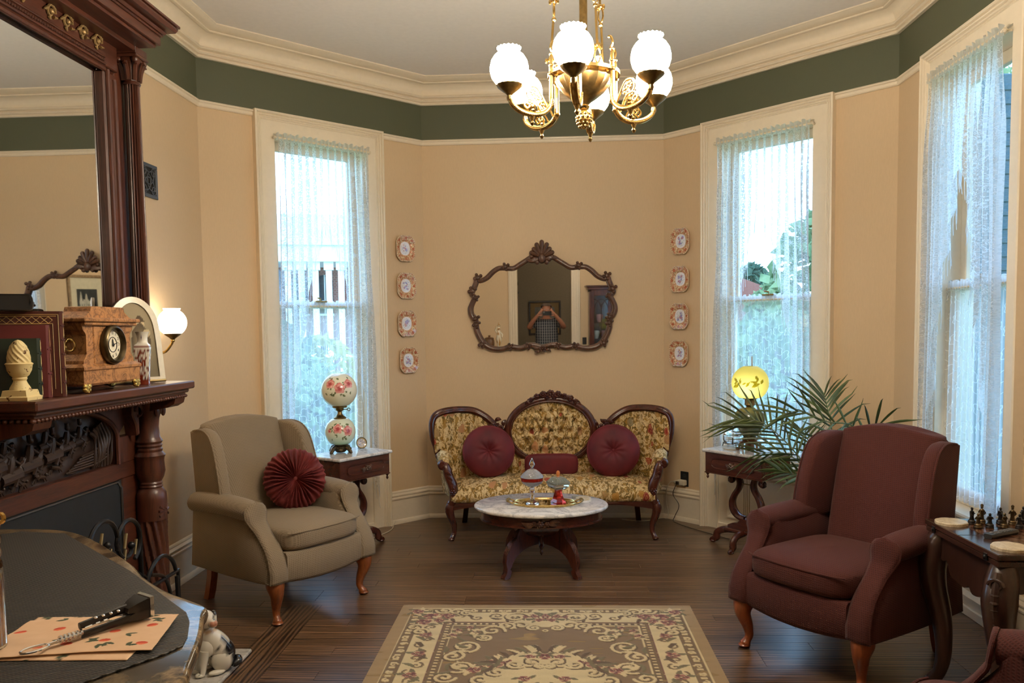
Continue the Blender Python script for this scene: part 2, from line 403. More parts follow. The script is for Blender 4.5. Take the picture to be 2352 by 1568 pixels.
# ---------------------------------------------------------------- windows
def window(n, p, q, uc):
    T, L = frame_at(p, q); T = T @ MX.Translation((uc, 0, 0))
    w = bpy.data.objects.new('window_%d' % n, None); COL.objects.link(w); w.matrix_world = T; structure(w)
    bpy.context.view_layer.update()
    m = M()        # casing: moulded outer band, mitred, legs to the floor
    cas = [(0, 0), (0, .052), (.010, .056), (.016, .052), (.018, .040), (.026, .046), (.032, .042), (.034, .031), (.042, .036), (.047, .032), (.049, .023), (.056, .026), (.060, .018), (.15, .018), (.15, 0)]
    def leg(sg):
        vs = []
        for z, mit in ((0, 0), (3.19, 1)):
            for (a, d) in cas: vs.append((sg*(WH-a), d, z-(a if mit else 0)))
        n_ = len(cas); m.add(vs, [(i, (i+1) % n_, n_+(i+1) % n_, n_+i) for i in range(n_)]+[tuple(range(n_))])
    leg(1); leg(-1)
    vs = []
    for sg in (-1, 1):
        for (a, d) in cas: vs.append((sg*(WH-a), d, 3.19-a))
    n_ = len(cas); m.add(vs, [(i, (i+1) % n_, n_+(i+1) % n_, n_+i) for i in range(n_)])
    m.build('casing', m_trim, w, smooth=30)
    m = M()        # jamb lining
    for sg in (-1, 1): m.box(sg*OH, sg*(OH-.018), -TH-.02, .0, SILL, OT)
    m.box(-OH, OH, -TH-.02, 0, OT-.018, OT); m.build('jamb', m_trim, w, smooth=0)
    m = M(); m.box(-OH-.015, OH+.015, -.19, .05, SILL-.03, SILL, .008); m.box(-OH, OH, .0, .024, SILL-.075, SILL-.03, .004); m.build('sill', m_trim, w, smooth=0)
    m = M()        # apron: recessed panel between the casing legs
    m.box(-OH, OH, -.01, .004, 0, SILL-.03); pr = [(0, .004), (.0, .02), (.012, .022), (.03, .010), (.036, .004)]
    for (x0, x1, z0, z1) in ((-.31, .31, .10, .46),):
        vs = []
        for (x, z, sx, sz) in ((x0, z0, 1, 1), (x1, z0, -1, 1), (x1, z1, -1, -1), (x0, z1, 1, -1)):
            for (a, d) in pr: vs.append((x+sx*a, d, z+sz*a))
        k = len(pr); m.add(vs, [(i*k+j, ((i+1) % 4)*k+j, ((i+1) % 4)*k+j+1, i*k+j+1) for i in range(4) for j in range(k-1)])
    m.box(-OH, OH, .0, .016, 0, .05, .004); m.build('apron_panel', m_trim, w, smooth=30)
    def sash(z0, z1, d, bot, top, nm):
        o = M(); a = OH-.018; st = .062
        o.box(-a, -a+st, d-.035, d, z0, z1, .004); o.box(a-st, a, d-.035, d, z0, z1, .004)
        o.box(-a+st, a-st, d-.035, d, z0, z0+bot, .004); o.box(-a+st, a-st, d-.035, d, z1-top, z1, .004)
        so = o.build(nm, m_trim, w, smooth=0)
        g = M(); g.box(-a+st-.004, a-st+.004, d-.019, d-.016, z0+bot-.004, z1-top+.004); g.build('pane', m_glass, so, smooth=0)
    sash(SILL, 1.83, -.085, .09, .045, 'lower_sash'); sash(1.785, OT-.018, -.13, .045, .07, 'upper_sash')
    m = M(); m.box(-.05, .05, -.08, -.045, 1.83, 1.842, .003); m.tube([(0, -.06, 1.842), (0, -.06, 1.858), (.03, -.05, 1.862)], .006, 6); m.build('sash_lock', plain('old_brass', (.35, .25, .1), .35, .9), w)
    return w, T
W1, TW1 = window(1, PB, PA, UC1); W2, TW2 = window(2, PD, PC, UC2); W3, TW3 = window(3, PE, PD, UC3)
# doorway behind the photographer and the dim hall beyond
m = M()
for x0, x1 in ((-.65, -.5), (.41, .56)):
    m.box(x0, x1, -.15, -.118, 0, 2.90, .006)
    for k in range(3): m.box(x0+.02+.04*k, x0+.045+.04*k, -.119, -.11, 0.2, 2.88, .004)
m.box(-.65, .56, -.15, -.118, 2.75, 2.90, .006); m.box(-.68, .59, -.15, -.09, 2.88, 2.93, .01)
structure(m.build('trim_doorway', m_trim, smooth=0))
m = M(); m.box(-2.4, -2.3, -3.6, -.35, 0, HC); m.box(2.2, 2.3, -3.6, -.35, 0, HC); m.box(-2.4, 2.3, -3.7, -3.6, 0, HC)
structure(m.build('wall_hall', plain('hall_paint', srgb(158, 142, 116), .7), smooth=0))
# ---------------------------------------------------------------- chandelier
m_brass = plain('polished_brass', (.62, .42, .15), .22, 1.0, nz=.12, ns=60, bump=.05)
m_brassd = plain('aged_brass', (.22, .15, .06), .34, 1.0, nz=.2, ns=60, bump=.1)
def emit(name, c, s):
    t = NT(name); e = t.node('Emission', Color=tuple(c)+(1,), Strength=s); t.l.new(e.outputs[0], t.out.inputs[0]); return t.m
m_globe = emit('lit_opal_glass', LAMP, 165.0)
def chandelier():
    t = thing('chandelier', 'brass six arm chandelier with lit white opal globe shades hanging from the ceiling', 'chandelier', (.118, 3.05, -.033))
    # stem, canopy, bowl, pineapple finial
    m = M(); m.tube([(0, 0, 2.52), (0, 0, 3.68)], .015, 14); m.build('stem', m_brassd, t)
    m = M(); m.lathe([(0, 3.63), (.05, 3.632), (.075, 3.66), (.08, 3.693)], 24); m.build('canopy', m_brassd, t)
    m = M(); m.lathe([(.012, 2.435), (.016, 2.45), (.03, 2.462), (.05, 2.475), (.075, 2.495), (.10, 2.525), (.108, 2.545), (.104, 2.553), (.085, 2.55), (.05, 2.54), (.0, 2.54)], 40, fl=20, fd=.05); m.build('bowl', m_brassd, t)
    m = M(); m.lathe([(0, 2.362), (.008, 2.366), (.02, 2.378), (.027, 2.395), (.026, 2.412), (.018, 2.425), (.012, 2.432), (.018, 2.437), (.022, 2.445), (.012, 2.455), (.01, 2.47)], 20)
    for j in range(5):
        for i in range(9):
            a = 2*pi*(i+.5*(j % 2))/9; z = 2.372+j*.011; r = interp([(2.366, .012), (2.378, .021), (2.395, .027), (2.412, .026), (2.425, .018)], z)
            m.ball((r*cos(a), r*sin(a), z), (.006, .006, .006), 6, 4)
    m.build('pineapple_finial', m_brass, t)
    m = M(); m.lathe([(.128, 2.553), (.134, 2.553), (.134, 2.565), (.128, 2.565)], 40)
    m.lathe([(.03, 2.55), (.034, 2.57), (.026, 2.6), (.03, 2.64), (.02, 2.66), (.016, 2.69)], 20); m.build('hub_ring', m_brass, t)
    for k in range(3):
        m = M(); a = R(-39+120*k); m.lathe([(.014, 2.552), (.018, 2.565), (.019, 2.59), (.012, 2.61), (0, 2.615)], 12, (.065*cos(a), .065*sin(a), 0))
        m.build('bulb', m_globe, t)
    # chains: rods with leaf knots, from the ring up to the ceiling
    for k in range(3):
        a = R(-90-9+30+120*k); c = []
        m = M(); x0, x1 = .128, .045
        P = lambda f: ((x0+(x1-x0)*f)*cos(a), (x0+(x1-x0)*f)*sin(a), 2.56+1.09*f)
        for f0, f1 in ((.06, .2), (.25, .42), (.47, .64), (.69, .86), (.9, 1)): m.tube([P(f0), P(f1)], .0045, 6)
        for f in (.03, .225, .445, .665, .88):
            q = V(P(f)); m.tube([tuple(q+V((cos(b)*.011*cos(a+pi/2), cos(b)*.011*sin(a+pi/2), sin(b)*.026))) for b in np.linspace(0, 2*pi, 12)[:-1]], .0035, 5, closed=True)
            for s_ in (-1, 1): m.ball(tuple(q+V((0, 0, .034*s_))), .009, 8, 6)
            for b in range(4): m.ball(tuple(q+V((.014*cos(b*pi/2+a), .014*sin(b*pi/2+a), .03))), (.006, .006, .01), 6, 4)
        m.build('chain', m_brass, t)
    # arms
    RG = .29
    def arm_parts():
        m = M()
        m.tube([(.128, 0, 2.44), (.128, 0, 2.58), (.128, 0, 2.62)], [.009, .008, .006], 10)
        for z, r in ((2.555, .014), (2.585, .011), (2.625, .009), (2.44, .012)): m.ball((.128, 0, z), (r, r, r*.7), 10, 6)
        m.tube(catmull([(.12, 0, 2.625), (.13, 0, 2.648), (.123, 0, 2.668), (.112, 0, 2.672)], 5), [.005]*16, 6)
        m.tube([(.1, 0, 2.552), (.13, 0, 2.55)], .006, 8)
        path = catmull([(.128, 0, 2.47), (.134, 0, 2.436), (.162, 0, 2.411), (.205, 0, 2.404), (.25, 0, 2.414), (.282, 0, 2.438), (.29, 0, 2.466)], 7)
        n = len(path); m.tube(path, [.0075+.003*sin(pi*i/(n-1)) for i in range(n)], 10)
        for i in range(2, n-4):                                         # acanthus leaf ridges along the arm
            p = V(path[i]); d = (V(path[i+1])-V(path[i-1])).normalized()
            for s_ in (-1, 1): m.ball(tuple(p+V((0, .010*s_, -.004))), (.0055, .004, .0045), 6, 4)
        m.lathe([(0, 2.361), (.005, 2.365), (.009, 2.373), (.005, 2.38), (.008, 2.387), (.012, 2.396), (.008, 2.404)], 10, (.205, 0, 0))
        m.lathe([(.008, 2.41), (.012, 2.417), (.007, 2.424), (.01, 2.43), (.004, 2.442), (0, 2.444)], 8, (.2, 0, 0))
        sc = M()
        sc.tube(catmull([(.145, 0, 2.43), (.16, 0, 2.46), (.185, 0, 2.50), (.215, 0, 2.50), (.222, 0, 2.47), (.205, 0, 2.455), (.198, 0, 2.47)], 6), .0045, 6)
        sc.tube(catmull([(.17, 0, 2.415), (.188, 0, 2.448), (.215, 0, 2.458), (.235, 0, 2.44), (.225, 0, 2.425), (.214, 0, 2.432)], 6), .004, 6)
        for (x, z) in ((.2, 2.485), (.212, 2.44), (.186, 2.465)):
            for b in range(5): sc.ball((x+.009*cos(b*1.26), 0, z+.009*sin(b*1.26)), (.006, .004, .006), 6, 4)
        cu = M(); cu.lathe([(.008, 2.445), (.011, 2.455), (.009, 2.464), (.014, 2.47), (.03, 2.482), (.044, 2.493), (.049, 2.501), (.047, 2.504), (.03, 2.497), (0, 2.495)], 28, (RG, 0, 0), fl=14, fd=.06)
        gl = M(); pf = [(r_*.92, 2.499+(z_-2.5)*.97) for r_, z_ in [(.036, 2.500), (.056, 2.511), (.069, 2.528), (.0755, 2.55), (.0755, 2.568), (.070, 2.59), (.058, 2.608), (.046, 2.618), (.042, 2.623), (.043, 2.629), (.048, 2.634)]]
        gl.lathe(pf, 36, (RG, 0, 0))
        k = len(gl.v)-36
        for i in range(36): # crimped rim
            x, y, z = gl.v[k+i]; gl.v[k+i] = (x, y, z+.004*(i % 2))
        gl.f = gl.f[:-1]
        gl.lathe([(.038, 2.622), (.028, 2.61), (0, 2.606)], 24, (RG, 0, 0))
        return m, sc, cu, gl
    first = None
    for k in range(6):
        if first is None:
            m, sc, cu, gl = arm_parts()
            a = m.build('arm', m_brass, t); sc.build('scroll', m_brass, a); cu.build('cup', m_brassd, a); gl.build('globe_shade', m_globe, a); first = a
        else: a = dup(first, t)
        a.rotation_euler = (0, 0, R(-90-9+60*k))
    return t
chandelier()
# ---------------------------------------------------------------- woods, fabrics
m_mahog = wood('mahogany', srgb(46, 20, 15), srgb(92, 44, 30), .25)
m_mahogx = wood('mahogany_long', srgb(46, 20, 15), srgb(92, 44, 30), .25, axis='x')
m_walnut = wood('carved_walnut', srgb(52, 30, 20), srgb(104, 66, 44), .38)
m_cherry = wood('cherry_leg', srgb(104, 52, 24), srgb(164, 92, 46), .28)
m_espresso = wood('dark_leg', srgb(48, 22, 16), srgb(84, 42, 30), .3)
def brocade():
    t = NT('floral_brocade'); co = t.coord((1.15, .5, .8)); wn = t.node('TexNoise', Vector=co, Scale=16, Detail=2).outputs['Color']
    sub = t.node('VectorMath', _operation='SUBTRACT', i0=wn, i1=(.5, .5, .5)).outputs[0]; scl = t.node('VectorMath', _operation='SCALE', i0=sub); scl.inputs['Scale'].default_value = .05
    wv = t.node('VectorMath', _operation='ADD', i0=co, i1=scl.outputs[0]).outputs[0]
    c = srgb(222, 200, 154); n1 = t.noise(wv, 23, 2, .5, 1.6); n2 = t.noise(wv, 31, 2, .5, 1.0)
    leaf = t.math('LESS_THAN', n1, .49); c = t.mix(leaf, c, srgb(164, 128, 56)); c = t.mix(t.math('MULTIPLY', t.math('LESS_THAN', n1, .455), t.math('GREATER_THAN', n2, .5)), c, srgb(112, 92, 40))
    vein = t.math('LESS_THAN', t.math('ABSOLUTE', t.math('SUBTRACT', n2, .5)), .022); c = t.mix(t.math('MULTIPLY', vein, .8), c, srgb(128, 96, 44))
    for sc, thr, r0, cols in ((10, .55, .30, ((.35, srgb(190, 138, 92)), (.55, srgb(140, 134, 104)), (.8, srgb(176, 130, 46)))), (8.5, .66, .27, ((.3, srgb(150, 40, 26)), (.6, srgb(166, 58, 34)), (.8, srgb(134, 32, 26))))):
        v = t.node('TexVoronoi', Vector=wv, Scale=sc, Randomness=.85); d = v.outputs['Distance']; cc = t.sep(v.outputs['Color'])
        ins = t.math('MULTIPLY', t.math('LESS_THAN', d, r0), t.math('GREATER_THAN', cc[0], thr))
        fcol = t.ramp(cc[1], cols); rg_ = t.math('GREATER_THAN', t.math('SINE', t.math('MULTIPLY', d, 62.0)), .45)
        fcol = t.mix(t.math('MULTIPLY', rg_, .45), fcol, srgb(206, 150, 96)); c = t.mix(ins, c, fcol)
    fz = t.noise(co, 420, 2); c = t.mix(.25, c, t.mix(fz, (.05, .04, .02, 1), (.75, .62, .4, 1)), 'OVERLAY')
    t.P(**{'Base Color': c, 'Roughness': .75, 'Sheen Weight': .06}); t.bump(t.math('MULTIPLY_ADD', n1, .6, fz), .25, .003); return t.m
m_broc = brocade()
def velvet(name, c, c2):
    t = NT(name); n = t.noise(t.coord(), 9, 3); f = t.noise(t.coord(), 500, 1)
    t.P(**{'Base Color': t.ramp(n, [(.3, c), (.7, c2)]), 'Roughness': .7, 'Sheen Weight': .5, 'Sheen Roughness': .4, 'Sheen Tint': tuple(min(1, x*4+.05) for x in c2)+(1,)}); t.bump(f, .2, .001); return t.m
m_velvet = velvet('burgundy_velvet', srgb(78, 12, 22), srgb(104, 20, 30))
m_satin = velvet('burgundy_satin', srgb(84, 22, 22), srgb(112, 36, 32)); 
def waffle(name, c, c2, k=620.0):
    t = NT(name); x, y, z = t.sep(t.coord())
    a = t.math('SINE', t.math('MULTIPLY', t.math('ADD', x, t.math('MULTIPLY', y, .8)), k)); b = t.math('SINE', t.math('MULTIPLY', t.math('ADD', z, t.math('MULTIPLY', y, .45)), k))
    f = t.math('MULTIPLY_ADD', t.math('MAXIMUM', a, b), .5, .5); n = t.noise(t.coord(), 5, 3); h = t.noise(t.coord((1, 1, 1)), 160, 2)
    c3 = t.mix(f, c, c2); c4 = t.mix(t.math('MULTIPLY', n, .35), c3, tuple(v*.7 for v in c))
    t.P(**{'Base Color': t.mix(t.math('MULTIPLY', h, .3), c4, c2), 'Roughness': .9, 'Sheen Weight': .04}); t.bump(t.math('MULTIPLY_ADD', h, .5, f), .45, .002); return t.m
m_tan = waffle('tan_waffle_weave', srgb(106, 91, 72), srgb(148, 131, 107)); m_maroon = waffle('maroon_waffle_weave', srgb(52, 17, 13), srgb(80, 31, 24))
def flower_carving(m, c, r, n=6, ax='xz', d=.02):
    """rosette of petals and centre, proud of a vertical face (towards -y)"""
    for i in range(n):
        a = 2*pi*i/n; m.ball((c[0]+r*.6*cos(a), c[1]-d*.3, c[2]+r*.6*sin(a)), (r*.42, d*.8, r*.42), 8, 6)
    m.ball((c[0], c[1]-d*.9, c[2]), (r*.34, d*.7, r*.34), 8, 6)
def leaf_carving(m, p, q, w, d=.012):
    """tapered leaf ridge from p to q (x,y,z) lying on a vertical face"""
    p, q = V(p), V(q); n = 7; pts = []; rr = []
    t = (q-p); side = t.cross(V((0, 1, 0))).normalized()
    for i in range(n):
        f = i/(n-1); pts.append(p+t*f+side*(w*.35*sin(pi*f))+V((0, -d*.6*sin(pi*f), 0))); rr.append(max(.001, w*.5*sin(pi*min(1, .12+.88*f))**.8))
    m.tube(pts, rr, 8, flat=.5, up=tuple(side))
# ---------------------------------------------------------------- sofa
def sofa():
    t = thing('victorian_sofa', 'carved mahogany sofa in gold floral brocade with a tufted oval centre back', 'sofa', (-.025, 6.035, 0), .026)
    SIDE = [(.37, .747), (.443, .804), (.523, .884), (.624, .941), (.737, .957), (.85, .953), (.92, .925), (.948, .861), (.943, .759), (.919, .669), (.902, .594)]
    yb = lambda x: .50-.16*sm(.62, .95, abs(x))-.02*(1-min(1, abs(x)/.5))
    # seat
    prof = [(.0, .285), (-.030, .30), (-.040, .335), (-.030, .372), (.0, .398), (.07, .415), (.2, .428), (.36, .43), (.47, .42), (.47, .285)]
    m = M(); L = []
    for i in range(41):
        u = -1+2*i/40; x = .768*u; e = 1-abs(u)**6
        bow = -.045*cos(u*pi)*(1-abs(u)**3)*.6-.02
        L.append([(x+.0*p[0], p[0]+(bow if p[0] < .2 else 0), .285+(p[1]-.285)*(.82+.18*e)+(.015*(1-u*u) if p[1] > .4 else 0)) for p in prof])
    m.loft(L); m.build('seat', m_broc, t, smooth=60)
    # front rail with carved knees, side rails
    m = M(); top = [(-.80+1.6*i/30, .300) for i in range(31)]
    bot = [(-.80+1.6*i/30, .262-.03*(abs(-1+i/15)**6)-.008*cos(4*pi*i/30)) for i in range(31)]
    vs = []; fs = []
    for i in range(31):
        x = top[i][0]; u = x/.8; bow = -.045*cos(u*pi)*(1-abs(u)**3)*.6-.025
        for (y, z) in ((bow-.012, top[i][1]-.006), (bow-.016, .28), (bow-.010, bot[i][1]), (bow+.03, bot[i][1]), (bow+.03, top[i][1])): vs.append((x, y, z))
    for i in range(30):
        for k in range(5): fs.append((i*5+k, (i+1)*5+k, (i+1)*5+(k+1) % 5, i*5+(k+1) % 5))
    m.add(vs, fs); m.build('seat_rail', m_mahogx, t)
    m = M(); m.box(-.80, -.76, .0, .50, .25, .30, .006); m.box(.76, .80, .0, .50, .25, .30, .006); m.box(-.76, .76, .47, .50, .25, .30, .006); m.build('back_rail', m_mahogx, t)
    for sg in (-1, 1):
        m = M()
        pts = catmull([(.765*sg, .0, .30), (.785*sg, -.022, .25), (.778*sg, -.018, .19), (.757*sg, .0, .12), (.755*sg, -.002, .06), (.770*sg, -.022, .02), (.778*sg, -.034, .006)], 6)
        rr = [interp([(0, .032), (.2, .036), (.4, .027), (.6, .019), (.8, .018), (.92, .022), (1, .020)], i/(len(pts)-1)) for i in range(len(pts))]
        m.tube(pts, rr, 12); m.ball((.775*sg, -.028, .014), (.026, .03, .014), 12, 6); m.build('leg', m_mahog, t)
        m = M(); m.loft([[(x+sg*dx, y+dy, z) for (x, y) in ((-.02, -.02), (.02, -.02), (.02, .02), (-.02, .02))] for (dx, dy, z) in ((.70, .48, .29), (.70, .50, .16), (.715, .545, .06), (.725, .575, 0))]); m.build('leg', m_mahog, t)
    # arms
    for sg in (-1, 1):
        m = M(); L = []
        for i in range(13):
            f = i/12; y = .40-.40*f; xo = .905-.075*f; zt = .60+.055*sin(f*pi*.9)-.0*f
            sec = [(xo-.10, .40), (xo-.095, .52), (xo-.075, zt-.03), (xo-.045, zt), (xo, zt+.008), (xo+.03, zt-.02), (xo+.03, zt-.06), (xo+.0, zt-.09), (xo-.05*f-.01, .45), (xo-.06*f-.02, .30), (xo-.09, .30)]
            L.append([(sg*a, y, z) for a, z in sec])
        m.loft(L); m.build('arm', m_broc, t, smooth=60)
        m = M()
        pts = catmull([(.832*sg, .0, .612), (.852*sg, -.006, .59), (.838*sg, -.01, .563), (.812*sg, -.014, .575), (.800*sg, -.012, .545), (.788*sg, -.012, .49), (.762*sg, -.018, .43), (.752*sg, -.018, .37), (.757*sg, -.02, .31), (.775*sg, -.02, .265)], 6)
        rr = [interp([(0, .012), (.15, .024), (.3, .028), (.45, .042), (.7, .044), (.9, .036), (1, .030)], i/(len(pts)-1)) for i in range(len(pts))]
        m.tube(pts, rr, 12, flat=.8); m.lathe([(0, -.016), (.02, -.014), (.028, 0), (.02, .04), (0, .05)], 16, (0, 0, 0))
        k = 16*5
        for i in range(len(m.v)-k, len(m.v)):
            x, y, z = m.v[i]; m.v[i] = (sg*.838+x, -.018+z, .585+y)
        for j in range(4): leaf_carving(m, (sg*(.815-.012*j), -.045, .53-.035*j), (sg*(.765-.008*j), -.048, .505-.04*j), .022)
        flower_carving(m, (sg*.757, -.04, .375), .026, 6); m.build('arm_post', m_mahog, t)
    # side backs
    for sg in (-1, 1):
        tab = sorted([(a, z) for a, z in SIDE[:8]]); zt = lambda x: (interp(tab, x) if x > .37 else .72)
        def fn(u, v):
            x = .93*u; z1 = zt(x); z0 = .38+.24*sm(.80, .86, x); z = z0+(z1-z0)*v; ch = abs(sin(pi*x/.088)); puff = sin(pi*min(1, v*1.02))**.5*.7+.3
            return (sg*x, yb(x)-.012-.040*ch*puff*(1-sm(.95, 1, v))-.02*puff*(1-v), z)
        m = M(); m.grid(84, 22, fn); m.build('side_back', m_broc, t, smooth=80)
        m = M(); m.grid(20, 6, lambda u, v: (sg*(.93*u), yb(.93*u)+.03, (.28 if u < .84 else .62)+(zt(.93*u)-(.29 if u < .84 else .63))*v)); m.build('back_cover', m_broc, t, smooth=80)
        pts = catmull([(sg*a, yb(a)-.018, z) for a, z in SIDE], 5)
        m = M(); m.tube(pts, .030, 12, flat=.8); m.tube([(p[0]*.985, p[1]-.024, p[2]-.006) for p in pts[:-9]], .011, 8)
        m.ball((sg*.902, yb(.9)-.03, .60), (.03, .035, .034), 12, 8); m.build('side_frame', m_mahog, t)
        m = M(); flower_carving(m, (sg*.41, .43, .80), .036, 7); flower_carving(m, (sg*.455, .44, .825), .024, 6); flower_carving(m, (sg*.385, .43, .75), .026, 6)
        for (a, b) in (((.42, .84), (.52, .835)), ((.40, .77), (.375, .67)), ((.385, .82), (.36, .87)), ((.43, .78), (.46, .74)), ((.45, .86), (.40, .87))):
            leaf_carving(m, (sg*a[0], .445, a[1]), (sg*b[0], .45, b[1]), .035)
        m.build('shoulder_carving', m_mahog, t)
    # tufted oval centre
    CZ = .775; HW, HH = .322, .238; buttons = []
    for j in range(-2, 3):
        for i in range(-4, 5):
            bx = (i+(.5 if j % 2 else 0))*.078; bz = j*.083
            if (bx/HW)**2+(bz/HH)**2 < .74: buttons.append((bx, bz))
    def tuft(x, z):
        h = .055*max(0, 1-(x/HW)**2*.9-(z/HH)**2*.9)**.5
        d = 0
        for bx, bz in buttons:
            q = hypot(x-bx, z-bz); d = max(d, .040*math.exp(-(q/.016)**2)+.016*math.exp(-(q/.04)**2))
        # diamond pleats between neighbouring buttons
        a = (x/.078+z/.166); b = (x/.078-z/.166); pl = max(math.exp(-((a-round(a))/.07)**2), math.exp(-((b-round(b))/.07)**2)) if abs(z) < .17 else math.exp(-((x/.078*1-round(x/.078)+.5*0)/.1)**2)
        return h-d-.015*pl*min(1, h/.03)
    def oval(u, v):
        a = 2*pi*u; r = v; x = HW*r*cos(a); z = HH*r*sin(a); return (x, .462-tuft(x, z), CZ+z)
    m = M(); m.grid(112, 44, oval, cu=True); m.build('center_back', m_broc, t, smooth=80)
    for bx, bz in buttons[:]:
        m = M(); m.ball((bx, .462-tuft(bx, bz)-.004, CZ+bz), (.009, .006, .009), 8, 5); m.build('tuft_button', m_broc, t)
    el = lambda a, k: (k[0]*cos(a), k[1], CZ+k[2]*sin(a))
    m = M(); A = np.linspace(0, 2*pi, 65)[:-1]
    m.tube([el(a, (HW+.026, .445, HH+.024)) for a in A], .027, 12, closed=True); m.tube([el(a, (HW+.005, .425, HH+.005)) for a in A], .009, 8, closed=True)
    m.tube([el(a, (HW+.046, .44, HH+.044)) for a in A], .010, 8, closed=True); m.build('center_frame', m_mahog, t)
    m = M(); m.grid(40, 4, lambda u, v: ((HW+.03)*v*cos(2*pi*u), .50, CZ+(HH+.03)*v*sin(2*pi*u)), cu=True); m.build('back_cover', m_broc, t)
    m = M()            # crest carving
    pts = [(-.20, 1.005), (-.15, 1.04), (-.09, 1.068), (0, 1.085), (.09, 1.068), (.15, 1.04), (.20, 1.005)]
    m.prism([(-.235, .985)]+[(a, z+.012) for a, z in pts]+[(.235, .985), (.12, 1.02), (0, 1.04), (-.12, 1.02)], .43, .465, lambda a, c, h: (a, h, c))
    for (x, z, r) in ((0, 1.078, .036), (-.06, 1.075, .030), (.06, 1.075, .030), (-.03, 1.052, .024), (.03, 1.052, .024), (-.112, 1.058, .026), (.112, 1.058, .026), (-.158, 1.032, .022), (.158, 1.032, .022), (-.195, 1.005, .018), (.195, 1.005, .018)): flower_carving(m, (x, .43, z), r, 7)
    for sg in (-1, 1):
        for (a, b) in (((.12, 1.06), (.20, 1.02)), ((.16, 1.035), (.25, .985)), ((.09, 1.045), (.16, 1.01)), ((.19, 1.01), (.26, .955)), ((.14, 1.05), (.19, 1.035))):
            leaf_carving(m, (sg*a[0], .435, a[1]), (sg*b[0], .44, b[1]), .03)
    m.build('crest_carving', m_mahog, t)
    return t
SOFA = sofa()
TS = MX.Translation((-.025, 6.035, 0)) @ MX.Rotation(.026, 4, 'Z')
def round_cushion(name, label, pos, rad, th, rx, rz, mat, pleats=0, pd=.05, group=None, button=True):
    t = thing(name, label, 'cushion', pos, rz, group)
    m = M(); nu, nv = (180 if pleats else 72), 24
    def fn(u, v):
        a = 2*pi*u; ph = -pi/2+pi*v; c = cos(ph); s_ = sin(ph); r = rad*abs(c)**.62
        y = -th*math.copysign(abs(s_)**.9, s_)
        q = (r/rad)
        dim = math.exp(-(q/.16)**2)*.6; y *= 1-dim
        if pleats:
            w = sin(pleats*a+5*NZ.noise(V((cos(a)*3, sin(a)*3, 0)))+2.2*NZ.noise(V((cos(a)*2, sin(a)*2, r*20))))
            y *= 1+pd*2.4*w*sm(.03, .3, q); r *= 1+pd*.25*w
        else: y *= 1+.05*sin(10*a)*math.exp(-((q-.25)/.2)**2); r *= 1+.012*sin(3*a+1)
        p = V((r*cos(a), y, r*sin(a))); return tuple(MX.Rotation(rx, 3, 'X') @ p)
    m.grid(nu, nv, fn, cu=True); m.build('cover', mat, t, smooth=80)
    if button:
        m = M(); p = MX.Rotation(rx, 3, 'X') @ V((0, -th*.42, 0)); m.ball(tuple(p), (.016, .012, .016), 12, 6); m.build('button', mat, t)
    if not pleats:
        m = M(); m.tube([tuple(MX.Rotation(rx, 3, 'X') @ V((rad*cos(a)*.99, 0, rad*sin(a)*.99))) for a in np.linspace(0, 2*pi, 49)[:-1]], .006, 6, closed=True); m.build('piping', mat, t)
    return t
def on_sofa(x, y, z): return tuple(TS @ V((x, y, z)))
round_cushion('round_cushion', 'round burgundy velvet button cushion at the left end of the floral sofa', on_sofa(-.50, .30, .635), .205, .085, -.22, .12, m_velvet, group='velvet cushions on the sofa')
round_cushion('round_cushion', 'round burgundy velvet button cushion at the right end of the floral sofa', on_sofa(.49, .30, .632), .207, .085, -.22, -.05, m_velvet, group='velvet cushions on the sofa')
t = thing('bolster_cushion', 'rectangular burgundy velvet cushion under the oval sofa back', 'cushion', on_sofa(.0, .37, .515), .03, 'velvet cushions on the sofa')
m = M(); m.ball((0, 0, 0), (.215, .055, .085), 40, 16, .45, .35); m.build('cover', m_velvet, t, smooth=80)
m = M(); m.tube([(.205*math.copysign(abs(cos(a))**.35, cos(a)), 0, .078*math.copysign(abs(sin(a))**.35, sin(a))) for a in np.linspace(0, 2*pi, 49)[:-1]], .005, 6, closed=True); m.build('piping', m_velvet, t)
